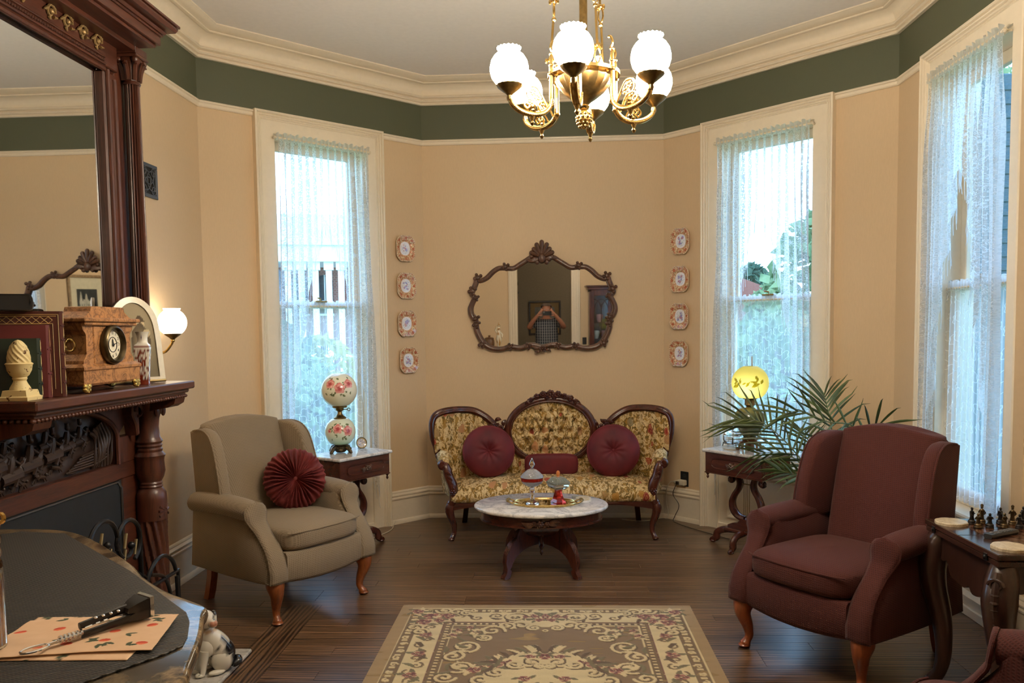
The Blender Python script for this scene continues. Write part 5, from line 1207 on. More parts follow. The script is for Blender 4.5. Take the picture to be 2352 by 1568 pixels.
# ---------------------------------------------------------------- lyre side tables
def lyre_table(label, loc, rz):
    t = thing('lyre_side_table', label, 'side table', loc, rz, 'marble topped lyre side tables')
    W, D = .245, .16
    m = M(); m.box(-W-.018, W+.018, -D-.018, D+.018, .70, .722, .006); m.build('marble_top', m_marble, t, smooth=0)
    m = M(); m.box(-W, W, -D, D, .555, .70, .004); m.box(-W-.004, W+.004, -D-.004, D+.004, .548, .556, .003); m.build('case', m_mahogx, t, smooth=0)
    m = M(); pl = [(.18*math.copysign(abs(cos(a))**.35, cos(a)), .035*math.copysign(abs(sin(a))**.6, sin(a))) for a in np.linspace(0, 2*pi, 41)[:-1]]
    m.prism(pl, -D, -D-.006, lambda a, c, h: (a, h, .625+c), .002); m.tube([(a*1.03, -D-.002, .625+c*1.1) for a, c in pl], .0035, 6, closed=True); dr = m.build('drawer', m_mahogx, t, smooth=30)
    m = M(); flower_carving(m, (0, -D-.012, .627), .022, 6, d=.016)
    for sg in (-1, 1):
        flower_carving(m, (sg*.026, -D-.010, .622), .013, 5, d=.012); leaf_carving(m, (sg*.02, -D-.008, .632), (sg*.055, -D-.006, .63), .022, .014); leaf_carving(m, (sg*.02, -D-.008, .618), (sg*.045, -D-.006, .607), .018, .012)
    m.build('carved_pull', m_walnut, dr)
    for sx in (-1, 1):
        for sy in (-1, 1):
            m = M(); m.lathe([(0, .505), (.007, .512), (.010, .522), (.005, .53), (.009, .538), (.016, .548)], 12, (sx*(W-.014), sy*(D-.014), 0)); m.build('drop_finial', m_mahog, t)
    for sg in (-1, 1):
        pts = catmull([(-.155, 0, .487), (-.135, 0, .478), (-.118, 0, .495), (-.128, 0, .528), (-.085, 0, .535), (-.062, 0, .49), (-.068, 0, .44), (-.105, 0, .385), (-.125, 0, .33), (-.112, 0, .275), (-.07, 0, .235), (-.01, 0, .225)], 6)
        n = len(pts); rr = [interp([(0, .014), (.1, .018), (.3, .03), (.5, .027), (.7, .03), (.85, .034), (1, .03)], i/(n-1)) for i in range(n)]
        m = M(); m.tube([(-sg*p[0], p[1], p[2]) for p in pts], rr, 10, flat=.75, up=(0, 1, 0)); m.ball((sg*.135, 0, .495), (.026, .026, .026), 12, 8)
        for y_ in (-.026, .026): m.tube([(-sg*(p[0]+.006), y_, p[2]) for p in pts[16:-8]], .006, 6)
        m.build('lyre_arm', m_mahog, t)
    for k in range(4):
        m = M(); x = -.024+.016*k; m.tube([(x, 0, .25), (x, 0, .55)], .0022, 6); m.build('lyre_string', m_brassd, t)
    m = M(); m.tube([(-.06, 0, .475), (.06, 0, .475)], .004, 6); m.build('string_bar', m_brassd, t)
    m = M(); m.prism([(-.145, .135), (.145, .135), (.145, .165), (.10, .185), (.06, .19), (.03, .225), (-.03, .225), (-.06, .19), (-.10, .185), (-.145, .165)], -.03, .03, lambda a, c, h: (a, h, c)); m.box(-.17, .17, -.05, .05, .12, .145, .006); m.build('plinth', m_mahogx, t, smooth=20)
    for (dx, dy, L) in ((1, 0, .30), (-1, 0, .30), (0, 1, .17), (0, -1, .17)):
        pts = catmull([(dx*.10, dy*.03, .128), (dx*(L*.62), dy*(L*.62), .118), (dx*(L*.86), dy*(L*.86), .085), (dx*(L*.90), dy*(L*.90), .045), (dx*L, dy*L, .022), (dx*(L+.03), dy*(L+.03), .012)], 5)
        n = len(pts); m = M(); m.tube(pts, [interp([(0, .026), (.4, .026), (.6, .03), (.8, .02), (.9, .02), (1, .010)], i/(n-1)) for i in range(n)], 10, flat=.8); m.ball((dx*L, dy*L, .012), (.022, .022, .012), 10, 6); m.build('foot', m_mahog, t)
    return MX.Translation(loc) @ MX.Rotation(rz, 4, 'Z')
TL = lyre_table('mahogany lyre side table with white marble top, between the tan armchair and the sofa', (-1.4945, 5.71, 0), R(57.8))
TR = lyre_table('mahogany lyre side table with white marble top, below the yellow lamp', (1.36, 5.735, 0), R(-50.7))
ZT = .7225
# ---------------------------------------------------------------- painted lamps
def rose_paint(p, roses, leaves, bg, pal):
    c = bg
    for (d, L, w, th) in leaves:
        v = p-d; n = d; t1 = V((-n.y, n.x, 0)).normalized(); t2 = n.cross(t1); a, b = v.dot(t1), v.dot(t2); u, q = a*cos(th)+b*sin(th), -a*sin(th)+b*cos(th)
        if p.dot(d) > .5 and 0 < u < L and abs(q) < w*sin(pi*u/L): c = mixc(pal[3], pal[4], .5+.5*sin(q/w*3))
    for (d, s_) in roses:
        if p.dot(d) < .5: continue
        v = p-d; t1 = V((-d.y, d.x, 0)).normalized(); t2 = d.cross(t1); a, b = v.dot(t1), v.dot(t2); r = hypot(a, b)/s_; th = atan2(b, a); e = 1+.10*sin(5*th)
        if r < e:
            w = sin(3*th+7*r+1.5*sin(2*th)); c = mixc(pal[0], pal[1], .5+.5*w)
            if r < .45: c = mixc(pal[2], pal[0], r/.45*(.6+.4*sin(4*th)))
    return c
def sph(az, el): return V((cos(el)*cos(az), cos(el)*sin(az), sin(el)))
def leafset(rg, center, n, spread):
    out = []
    for i in range(n):
        a = center[0]+rg.uniform(-spread, spread); e = center[1]+rg.uniform(-spread*.75, spread*.6); out.append((sph(a, e), rg.uniform(.13, .27), rg.uniform(.035, .06), rg.uniform(0, 6.28)))
    return out
ROSEPAL = [srgb(214, 120, 118), srgb(236, 176, 168), srgb(168, 52, 62), srgb(70, 84, 52), srgb(120, 130, 84)]
def ball_prof(r, zc, z0, z1, n=30):
    a0, a1 = math.asin((z0-zc)/r), math.asin((z1-zc)/r); return [(r*cos(a0+(a1-a0)*i/n), zc+r*sin(a0+(a1-a0)*i/n)) for i in range(n+1)]
def parlour_lamp():
    loc_ = TL @ V((-.03, .06, ZT)); t = thing('rose_parlour_lamp', 'double globe parlour lamp painted with pink roses on the left side table', 'lamp', tuple(loc_))
    face = atan2(-5.8, 1.5); rg = random.Random(2)
    m_op = colmat('painted_milk_glass', .22, .4, **{'Subsurface Weight': .0, 'Transmission Weight': .0})
    for nm, zc, r, z0, z1, roses, lc in (('upper_globe', .455, .128, .345, .575, [((-.55, .42), .26), ((.05, .18), .30), ((.62, .42), .26)], (0, .3)), ('lower_globe', .155, .110, .065, .248, [((-.15, .28), .30), ((.55, .12), .32), ((-.75, .12), .13)], (.15, .15))):
        R_ = [(sph(face+a, e), s_) for (a, e), s_ in roses]; Lv = leafset(rg, (face+lc[0], lc[1]), 34, .75)
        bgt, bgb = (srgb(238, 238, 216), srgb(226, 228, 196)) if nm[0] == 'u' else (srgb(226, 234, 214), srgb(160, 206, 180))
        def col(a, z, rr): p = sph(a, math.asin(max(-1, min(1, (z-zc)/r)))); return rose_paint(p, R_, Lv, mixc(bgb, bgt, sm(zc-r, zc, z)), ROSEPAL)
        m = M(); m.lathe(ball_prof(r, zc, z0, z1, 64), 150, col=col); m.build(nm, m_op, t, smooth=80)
    m = M(); m.lathe([(.03, .245), (.044, .248), (.046, .256), (.03, .268), (.018, .282), (.016, .30), (.028, .31), (.03, .325), (.05, .328), (.054, .332), (.054, .348), (.05, .352), (.0, .352)], 36, fl=0); m.build('burner', m_brassd, t)
    m = M(); m.tube([(.02, 0, .315), (.055, -.006, .315)], .003, 6); m.tube([(.066+.010*cos(a), -.008, .315+.010*sin(a)) for a in np.linspace(0, 2*pi, 15)[:-1]], .0028, 6, closed=True); k = m.build('wick_key', m_brassd, t); k.rotation_euler = (0, 0, R(8))
    m = M(); m.lathe([(.05, .022), (.062, .03), (.06, .045), (.045, .055), (.048, .066)], 32, fl=16, fd=.08)
    for i in range(4):
        a = R(45+90*i)+.3; m.tube(catmull([(.05*cos(a), .05*sin(a), .045), (.075*cos(a), .075*sin(a), .035), (.098*cos(a), .098*sin(a), .010), (.108*cos(a), .108*sin(a), .006)], 4), [.014, .015, .016, .016, .016, .015, .014, .013, .012, .011, .009, .007, .006], 8)
        m.ball((.06*cos(a+.78), .06*sin(a+.78), .028), (.02, .02, .012), 8, 6)
    m.lathe([(0, .004), (.03, .004), (.05, .022)], 20); m.build('cast_foot', plain('antique_bronze', (.09, .065, .035), .4, .8, nz=.3), t)
    m = M(); m.lathe([(.022, .352), (.03, .42), (.02, .50), (.018, .57)], 20); m.build('chimney', m_clear, t)
parlour_lamp()
def yellow_lamp():
    loc_ = TR @ V((.00, .03, ZT)); t = thing('yellow_globe_lamp', 'lit yellow globe oil lamp with green glazed body on the right side table', 'lamp', tuple(loc_))
    face = atan2(-5.8, -1.4); rg = random.Random(7); Lv = [(d_, L_*1.5, w_*1.5, th_) for d_, L_, w_, th_ in leafset(rg, (face-.55, .05), 9, .32)+leafset(rg, (face+.40, .12), 7, .2)]; LP = [srgb(150, 140, 30)]*3+[srgb(120, 112, 24), srgb(150, 138, 34)]
    zc, r = .475, .128; hot = V((cos(face-.25), sin(face-.25), -.25)).normalized()
    def col(a, z, rr):
        p = sph(a, math.asin(max(-1, min(1, (z-zc)/r)))); c = rose_paint(p, [], Lv, (.82, .75, .24), LP)
        return c
    tm = NT('lit_yellow_glass'); c = tm.node('Attribute', _attribute_name='Col').outputs['Color']; tm.P(**{'Base Color': c, 'Roughness': .25}); tl = tm.node('BsdfTranslucent', Color=c); mx = tm.node('MixShader', Fac=.75); tm.l.new(tm.b.outputs[0], mx.inputs[1]); tm.l.new(tl.outputs[0], mx.inputs[2]); tm.l.new(mx.outputs[0], tm.out.inputs[0]); m_y = tm.m
    m = M(); m.lathe(ball_prof(r, zc, .372, .595, 56), 130, col=col); m.build('globe_shade', m_y, t, smooth=80)
    m = M(); m.ball((-.03, -.055, .445), (.022, .022, .035), 12, 8); m.build('bulb', emit('lamp_bulb', (1, .92, .7), 24), t)
    m = M(); m.lathe([(.024, .30), (.028, .315), (.04, .322), (.036, .33), (.036, .358), (.05, .364), (.05, .374), (.0, .374)], 30); m.build('burner', m_brassd, t)
    def bc(a, z, rr):
        n = fbm(cos(a)*2, sin(a)*2, z*14, 3); c = mixc(srgb(92, 102, 62), srgb(52, 62, 40), sm(-.3, .4, n)); return mixc(c, srgb(150, 132, 74), sm(.26, .31, z)*.7)
    m = M(); m.lathe([(.04, .085), (.05, .10), (.075, .13), (.10, .18), (.110, .22), (.104, .26), (.08, .29), (.05, .302), (.028, .306)], 64, col=bc)
    m.c = [bc(atan2(y, x), z, 0) for x, y, z in m.v]; m.build('body', colmat('green_glaze', .2, .5), t, smooth=70)
    m = M(); m.lathe([(.03, .0), (.034, .02), (.03, .045), (.05, .05), (.07, .055), (.072, .06), (.05, .066), (.056, .074), (.06, .078), (.044, .088)], 36)
    for i in range(4):
        a = R(20+90*i); m.tube(catmull([(.05*cos(a), .05*sin(a), .055), (.08*cos(a), .08*sin(a), .045), (.09*cos(a), .09*sin(a), .015), (.105*cos(a), .105*sin(a), .012), (.108*cos(a), .108*sin(a), .024)], 4), .008, 8); m.ball((.092*cos(a), .092*sin(a), .009), (.012, .012, .009), 8, 6)
    m.build('cast_foot', plain('copper_bronze', (.28, .15, .08), .35, .85, nz=.3), t)
    m = M(); m.lathe([(.03, .374), (.035, .42), (.018, .52), (.017, .665)], 20); m.build('chimney', m_clear, t)
yellow_lamp()
# small things on the side tables
t = thing('miniature_plate', 'tiny painted plate with dark rim on a stand beside the rose lamp', 'plate', tuple(TL @ V((.17, .045, ZT))), R(35))
def tiny(a, r): n = fbm(cos(a)*r*5, sin(a)*r*5, 2.0); return srgb(60, 46, 32) if r > .86 else (srgb(176, 150, 96) if r > .72 else mixc(srgb(226, 222, 214), srgb(110, 110, 150) if n > 0 else srgb(180, 150, 120), sm(.02, .25, abs(n))))
m = M(); m.grid(48, 14, lambda u, v: (.043*v*cos(2*pi*u), -.004-.008*v*v+.012, .048+.043*v*sin(2*pi*u)), cu=True, col=lambda u, v: tiny(2*pi*u, v)); o = m.build('plate', m_china, t, smooth=60, solid=.003); o.rotation_euler = (R(-12), 0, 0)
m = M(); m.tube([(-.025, -.012, .003), (-.025, .02, .003), (-.018, .026, .05)], .002, 6); m.tube([(.025, -.012, .003), (.025, .02, .003), (.018, .026, .05)], .002, 6); m.tube([(-.025, .02, .003), (.025, .02, .003)], .002, 6); m.build('wire_stand', m_brassd, t)
t = thing('lidded_glass_jar', 'clear lidded glass dish in a metal band beside the yellow lamp', 'glass dish', tuple(TR @ V((-.19, .075, ZT))))
m = M(); m.lathe([(.0, .022), (.04, .022), (.058, .03), (.066, .05), (.066, .075), (.063, .078), (.060, .075), (.06, .05), (.05, .034), (0, .03)], 40); m.build('bowl', m_clear, t)
m = M(); m.lathe([(.066, .078), (.067, .082), (.058, .095), (.03, .112), (.012, .118), (.010, .124), (.016, .134), (.014, .146), (0, .150)], 40, fl=20, fd=.03); m.build('lid', m_clear, t)
m = M(); m.tube([(.064*cos(a), .064*sin(a), .026) for a in np.linspace(0, 2*pi, 31)[:-1]], .004, 6, closed=True)
for i in range(4): a = R(10+90*i); m.tube([(.066*cos(a), .066*sin(a), .03), (.07*cos(a), .07*sin(a), .018), (.074*cos(a), .074*sin(a), .003)], .004, 6)
m.tube([(.066*cos(R(-100)), .066*sin(R(-100)), z) for z in (.02, .05, .07)], .006, 6); m.build('metal_band', plain('pewter', (.16, .14, .11), .4, .9), t)
m = M(); m.prism([(.055*cos(a)*(1+.05*cos(8*a)), .055*sin(a)*(1+.05*cos(8*a))) for a in np.linspace(0, 2*pi, 49)[:-1]], 0, .006, None, .002); tag(m.build('coaster', m_marble_c, smooth=30, loc=tuple(TR @ V((-.10, -.045, ZT)))), 'thin scalloped stone coaster between the glass dish and the yellow lamp', 'coaster', 'scalloped stone coasters')
# ---------------------------------------------------------------- coffee table with tray and candy dishes
def coffee_table():
    t = thing('coffee_table', 'oval white marble topped coffee table on dark carved legs before the sofa', 'coffee table', (-.10, 5.235, 0), .01)
    E = lambda a, b, n=64: [(a*cos(q), b*sin(q)) for q in np.linspace(0, 2*pi, n+1)[:-1]]
    m = M(); m.loft([[(x*k, y*k, z) for x, y in E(.442, .352)] for k, z in ((.975, .426), (.99, .428), (1, .434), (1, .442), (.99, .449), (.975, .451))]); m.build('marble_top', m_marble, t, smooth=60)
    m = M(); m.loft([[(x, y, z) for x, y in E(.405-k, .315-k)] for k, z in ((.015, .350), (.0, .354), (.0, .362), (.008, .366), (.008, .418), (.0, .421), (.0, .426))]); m.build('apron', m_mahogx, t, smooth=30)
    m = M(); flower_carving(m, (0, -.318, .388), .022, 6); 
    for sg in (-1, 1): flower_carving(m, (sg*.04, -.315, .386), .018, 6); leaf_carving(m, (sg*.05, -.312, .39), (sg*.12, -.305, .395), .03); leaf_carving(m, (sg*.05, -.312, .38), (sg*.10, -.308, .368), .025); leaf_carving(m, (sg*.015, -.315, .375), (sg*.03, -.31, .355), .018)
    m.build('apron_carving', m_walnut, t)
    m = M(); m.loft([[(sx*a, sy*b, z) for sx, sy in ((-1, -1), (1, -1), (1, 1), (-1, 1))] for a, b, z in ((.19, .14, .35), (.17, .13, .30), (.13, .10, .26), (.05, .05, .235))]); m.lathe([(0, .10), (.006, .108), (.012, .125), (.007, .14), (.012, .15), (.018, .165), (.01, .18), (.018, .20), (.022, .24)], 16); m.build('pedestal', m_mahog, t)
    for sx in (-1, 1):
        for sy in (-1, 1):
            d = V((sx*.245, sy*.215, 0)); L = d.length; d.normalize()
            out = [(.04, .34), (.13, .345), (.20, .325), (.222, .285), (.235, .255), (.28, .22), (.315, .165), (.325, .11), (.318, .07), (.322, .045), (.34, .02), (.343, .006), (.30, .006), (.288, .03), (.28, .05), (.296, .066), (.283, .075), (.268, .105), (.235, .14), (.18, .17), (.12, .185), (.04, .19)]
            out = [(a*.96, z) for a, z in out]
            m = M(); n = V((-d.y, d.x, 0)); m.prism(out, -.021, .021, lambda a, c, h: tuple(d*a+n*h+V((0, 0, c))), .0); lg = m.build('leg', m_mahog, t, smooth=30)
            m = M(); q = d*.310; m.lathe([(.014, 0), (.016, .003), (.012, .006), (0, .006)], 12, (q.x, q.y, 0)); m.build('glide', plain('white_glide', srgb(220, 216, 205), .4), lg)
coffee_table()
ZC = .4515
def tray():
    t = thing('brass_tray', 'oval mirrored brass tray with scrolled handles on the coffee table', 'tray', (-.075, 5.215, ZC), -.02)
    E = lambda a, b, z, n=56: [(a*cos(q), b*sin(q), z) for q in np.linspace(0, 2*pi, n+1)[:-1]]
    m = M(); m.prism([(x, y) for x, y, z in E(.205, .12, 0)], .004, .007); m.build('tray_mirror', m_mirror, t, smooth=0)
    m = M(); m.loft([E(.200, .115, .001), E(.212, .127, .001), E(.214, .129, .012), E(.210, .125, .016), E(.206, .121, .012), E(.204, .119, .006)], cap=False); m.build('gallery_rim', m_brass, t, smooth=50)
    for sg in (-1, 1):
        m = M(); m.tube(catmull([(sg*.205, -.045, .012), (sg*.238, -.04, .022), (sg*.252, 0, .026), (sg*.238, .04, .022), (sg*.205, .045, .012)], 5), .006, 8)
        for y_ in (-.035, -.012, .012, .035): m.ball((sg*(.248-abs(y_)*.25), y_, .026), (.012, .011, .008), 8, 6)
        m.build('handle', plain('tarnished_brass', (.28, .2, .09), .4, .9, nz=.3), t)
    for q in (.8, 2.34, 3.94, 5.48):
        m = M(); m.ball((.19*cos(q), .105*sin(q), .002), (.006, .006, .002), 8, 4); m.build('foot', m_brassd, t)
tray()
m_ruby = NT('ruby_glass'); m_ruby.P(**{'Base Color': (.75, .05, .03), 'Roughness': .04, 'IOR': 1.45, 'Transmission Weight': .75}); m_ruby = m_ruby.m
m_vas = NT('pale_green_glass'); m_vas.P(**{'Base Color': (.93, .95, .78), 'Roughness': .05, 'IOR': 1.45, 'Transmission Weight': .8}); m_vas = m_vas.m
m_cut = NT('cut_crystal'); m_cut.P(**{'Base Color': (.95, .97, 1), 'Roughness': .05, 'IOR': 1.5, 'Transmission Weight': .75}); m_cut.bump(m_cut.node('TexVoronoi', Vector=m_cut.coord(), Scale=110.0).outputs['Distance'], .9, .004); m_cut = m_cut.m
t = thing('crystal_candy_dish', 'tall clear cut crystal candy dish with red band and pointed lid on the tray', 'candy dish', (-.155, 5.195, ZC+.0075))
m = M(); m.lathe([(0, 0), (.046, 0), (.048, .006), (.03, .016), (.016, .024), (.012, .045), (.0105, .055), (.0145, .062), (.012, .07), (.018, .085), (.016, .098), (.012, .104), (.014, .11)], 32, fl=10, fd=.04); m.build('stem_foot', m_clear, t)
m = M(); m.lathe([(.014, .108), (.04, .118), (.062, .132), (.072, .148), (.068, .150), (.0, .128)], 40); m.build('bowl', m_cut, t)
m = M(); m.lathe([(.070, .149), (.073, .152), (.073, .170), (.069, .171), (.066, .152)], 40); m.build('red_band', m_ruby, t)
m = M(); m.lathe([(.073, .171), (.077, .174), (.072, .183), (.052, .205), (.03, .222), (.012, .228), (0, .228)], 40); m.build('lid', m_cut, t)
m = M(); m.lathe([(.012, .226), (.008, .236), (.012, .244), (.019, .254), (.019, .264), (.01, .282), (.006, .298), (0, .304)], 24, fl=6, fd=.1); m.build('lid_finial', m_clear, t)
t = thing('square_candy_dish', 'square candy dish with ruby foot, pale ribbed lid and amber knob on the tray', 'candy dish', (.015, 5.20, ZC+.0075), .55)
def sq(m, L, n=4): m.loft([[(sx*a, sy*a, z) for sx, sy in ((-1, -1), (1, -1), (1, 1), (-1, 1))] for a, z in L])
m = M(); sq(m, [(.036, 0), (.036, .010), (.028, .026), (.024, .04), (.02, .06), (.017, .078), (.018, .088)]); m.build('foot', m_ruby, t, smooth=20)
m = M(); sq(m, [(.018, .088), (.036, .096), (.05, .112), (.052, .125), (.050, .126)]); m.build('bowl', m_vas, t, smooth=20)
m = M(); sq(m, [(.052, .126), (.057, .132), (.057, .140), (.044, .156), (.028, .170), (.014, .174)])
for k in range(4):
    for i in range(7):
        q = MX.Rotation(k*pi/2, 3, 'Z'); a = -.042+.014*i; m.tube([tuple(q @ V((a, -.0575, .134))), tuple(q @ V((a*.78, -.046, .156))), tuple(q @ V((a*.5, -.030, .170)))], .0022, 5)
m.build('lid', m_vas, t, smooth=20)
m = M(); m.lathe([(.012, .172), (.009, .178), (.013, .186), (.013, .202), (.008, .212), (0, .215)], 18); m.build('lid_knob', plain('amber_knob', (.62, .20, .05), .15), t)
m = M(); m.prism([(.05*cos(a)*(1+.05*cos(8*a)), .05*sin(a)*(1+.05*cos(8*a))) for a in np.linspace(0, 2*pi, 49)[:-1]], 0, .012, None, .003); tag(m.build('coaster', m_marble_c, smooth=30, loc=(.185, 5.36, ZC)), 'thick scalloped stone coaster behind the right end of the brass tray', 'coaster', 'scalloped stone coasters')
m = M(); m.box(-.022, .022, -.012, .012, 0, .022, .006); tag(m.build('pewter_box', plain('dull_pewter', (.28, .28, .27), .4, .6), smooth=0, loc=(.128, 5.385, ZC)), 'small grey trinket box behind the tray handle by the stone coaster', 'box')
# ---------------------------------------------------------------- rug (pattern and pile relief laid into a fine mesh)
def rug():
    W, H, q = 1.65, 2.36, .005; nx, ny = int(W/q), int(H/q); x = (np.arange(nx+1)/nx-.5)*W; y = (np.arange(ny+1)/ny)*H; X, Y = np.meshgrid(x, y)   # y from the far edge towards the camera
    tan, brown, cream, dk, rose, wine, olive = [np.array(srgb(*c)) for c in ((150, 127, 92), (108, 88, 63), (204, 188, 148), (84, 64, 46), (150, 96, 84), (96, 48, 52), (104, 98, 72))]
    nz = np.array([[NZ.noise(V((a*6, b*40, 0))) for a in x[::6]] for b in y[::6]]); nz = np.array([np.interp(x, x[::6], r_) for r_ in nz]); nz = np.array([np.interp(y, y[::6], nz[:, i]) for i in range(nx+1)]).T
    A = np.abs(X); Yc = np.minimum(Y, H-Y); E = np.minimum(W/2-A, Yc)
    C = np.ones((ny+1, nx+1, 3))*tan; Z = np.zeros((ny+1, nx+1))
    def fill(mask, c, z=None):
        C[mask] = c
        if z is not None: Z[mask] = z
    fill((E > .065) & (E < .072), cream, 1); fill((E > .072) & (E < .135), brown); fill((E > .135) & (E < .141), cream, 1); fill((E > .141) & (E < .272), cream, .4); fill((E > .272) & (E < .279), wine); fill((E > .279) & (E < .325), brown); fill((E > .325) & (E < .331), cream, 1); fill(E > .331, brown*1.12+.01)
    run = np.where(W/2-A < Yc, Yc, A)
    for lo, hi, per in ((.293, .311, .034), (.09, .117, .048)):
        mk = (E > lo) & (E < hi) & (((run/per) % 1) < .42); fill(mk, cream, .8)
    fill((np.abs(E-.305) < .006) & (((run/.034) % 1) > .6), dk)
    def stroke(pts, w, c, z=1.0):
        P = np.array(pts)
        for (sx) in (1, -1):
            for k in range(len(P)-1):
                a = P[k]*[sx, 1]; b = P[k+1]*[sx, 1]; x0, x1 = min(a[0], b[0])-w, max(a[0], b[0])+w; y0, y1 = min(a[1], b[1])-w, max(a[1], b[1])+w
                i0, i1 = max(0, int((x0+W/2)/q)), min(nx, int((x1+W/2)/q)+1)
                for fy in (0, 1):
                    j0, j1 = (max(0, int(y0/q)), min(ny, int(y1/q)+1)) if not fy else (max(0, int((H-y1)/q)), min(ny, int((H-y0)/q)+1))
                    if i1 < i0 or j1 < j0: continue
                    xs = X[j0:j1+1, i0:i1+1]; ys = Y[j0:j1+1, i0:i1+1]; ys = H-ys if fy else ys; d = b-a; L = d@d+1e-12; t_ = np.clip(((xs-a[0])*d[0]+(ys-a[1])*d[1])/L, 0, 1); r = np.hypot(xs-a[0]-t_*d[0], ys-a[1]-t_*d[1]); mk = r < w
                    C[j0:j1+1, i0:i1+1][mk] = c; Z[j0:j1+1, i0:i1+1][mk] = z
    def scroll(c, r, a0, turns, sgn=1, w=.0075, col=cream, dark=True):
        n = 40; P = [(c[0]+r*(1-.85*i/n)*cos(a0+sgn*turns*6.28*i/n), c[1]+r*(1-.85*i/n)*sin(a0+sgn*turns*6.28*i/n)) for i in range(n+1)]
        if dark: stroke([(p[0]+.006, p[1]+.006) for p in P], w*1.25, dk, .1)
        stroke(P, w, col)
    def leaf(p, a, L, wd, c, z=.7):
        n = 7; P = [(p[0]+L*i/n*cos(a+.5*i/n), p[1]+L*i/n*sin(a+.5*i/n)) for i in range(n+1)]
        for i in range(n): stroke(P[i:i+2], max(.004, wd*sin(pi*(i+.6)/(n+.6))), c, z)
    def flower(p, r, c1, c2, n=6, lv=True):
        if lv:
            for k in range(5): leaf(p, k*1.26+p[0]*9, r*2.0, r*.38, (cream if k % 2 else olive))
        for k in range(n):
            a = 6.28*k/n; stroke([(p[0]+r*.62*cos(a), p[1]+r*.62*sin(a))]*2, r*.42, cream if k % 2 else c1, .9); stroke([(p[0]+r*.56*cos(a), p[1]+r*.56*sin(a))]*2, r*.32, c1 if k % 2 else c2, .8)
        stroke([p]*2, r*.34, c2, .6); stroke([p]*2, r*.15, cream, 1)
    rr = random.Random(4)
    # main border
    for i in range(7):                      # along the ends
        a = .06+.105*i
        if a < .62: scroll((a, .185+.03*(i % 2)), .038, rr.uniform(0, 6), 1.1, 1 if i % 2 else -1, .006, brown, False); leaf((a+.03, .215), rr.uniform(0, 6), .06, .012, dk)
    for i in range(11):                     # along the sides
        b = .36+.082*i; scroll((.61+.02*(i % 2), b), .036, rr.uniform(0, 6), 1.0, 1 if i % 2 else -1, .006, brown, False)
        if i % 3 == 1: flower((.62, b+.03), .036, rose, wine, 6)
        else: leaf((.62, b+.02), rr.uniform(0, 6), .07, .013, dk if i % 2 else olive)
    for i in range(12): scroll((.72, .25+.085*i), .022, rr.uniform(0, 6), .9, 1, .005, cream, False)
    for i in range(8): scroll((.06+.085*i, .105), .022, rr.uniform(0, 6), .9, 1, .005, cream, False)
    # corner bouquets
    for (dx, dy, r) in ((.62, .20, .055), (.54, .19, .04), (.66, .28, .042), (.72, .12, .035), (.58, .26, .03)): flower((dx, dy), r, rose, wine, 7)
    for (dx, dy, r, a) in ((.50, .12, .055, 2), (.44, .14, .04, 4), (.70, .36, .06, 1), (.66, .42, .045, 3), (.57, .10, .05, 0)): scroll((dx, dy), r, a, 1.3, 1, .008)
    # end palmette entering the field
    stroke([(0, .20)]*2, .115, cream, .5); stroke([(.07, .26)]*2, .06, cream, .5); stroke([(0, .30)]*2, .05, cream, .5)
    for (dx, dy, r) in ((0, .20, .05), (.07, .19, .032), (.035, .245, .026), (.115, .20, .024)): flower((dx, dy), r, rose, wine, 8)
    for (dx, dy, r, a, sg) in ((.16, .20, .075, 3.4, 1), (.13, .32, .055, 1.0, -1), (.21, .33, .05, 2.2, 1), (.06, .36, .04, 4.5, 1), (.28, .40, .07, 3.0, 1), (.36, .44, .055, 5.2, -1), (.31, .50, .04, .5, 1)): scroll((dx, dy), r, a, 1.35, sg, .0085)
    stroke([(.0, .40)]*2, .016, cream, 1); stroke([(.0, .40)]*2, .008, brown, .2)
    # corner sprays in the field
    for (dx, dy) in ((.46, .40), (.40, .36), (.48, .47), (.36, .42)): flower((dx, dy), .022, rose, wine, 5)
    for i in range(16): leaf((rr.uniform(.32, .49), rr.uniform(.36, .56)), rr.uniform(0, 6.28), .05, .008, cream if i % 2 else olive)
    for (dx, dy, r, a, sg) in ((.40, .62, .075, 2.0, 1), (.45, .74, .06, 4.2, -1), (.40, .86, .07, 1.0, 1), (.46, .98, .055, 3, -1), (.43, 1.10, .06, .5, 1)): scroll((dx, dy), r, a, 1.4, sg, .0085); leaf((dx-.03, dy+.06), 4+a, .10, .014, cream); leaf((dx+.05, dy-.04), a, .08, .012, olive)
    # medallion
    th = np.arctan2(Y-H/2, X); rad = np.hypot(X/.31, (Y-H/2)/.47); sc = 1+.06*np.abs(np.sin(6*th)); fill(rad < sc*1.08, brown*.85); fill(rad < sc, cream, .6)
    for (dx, dy, r) in ((0, .74, .035), (.07, .745, .028), (.24, .83, .05), (.19, .80, .034), (.33, .90, .034), (.30, .84, .026), (.0, 1.18, .07), (.10, 1.10, .05), (.09, .99, .03)): flower((dx, dy), r, rose, wine, 7)
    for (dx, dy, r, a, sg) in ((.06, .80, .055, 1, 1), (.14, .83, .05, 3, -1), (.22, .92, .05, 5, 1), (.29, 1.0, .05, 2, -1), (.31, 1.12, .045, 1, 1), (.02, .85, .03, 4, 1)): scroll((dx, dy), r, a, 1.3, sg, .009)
    for i in range(22): a = rr.uniform(-1.5, 1.5); leaf((.33*abs(cos(a)), H/2-.50*abs(sin(a))), rr.uniform(3.4, 6), .09, .012, (cream, olive, dk)[i % 3])
    C *= (1+.16*nz)[..., None]
    me_v = np.stack([X, -Y, .006+.003*Z+.0006*nz], -1).reshape(-1, 3)
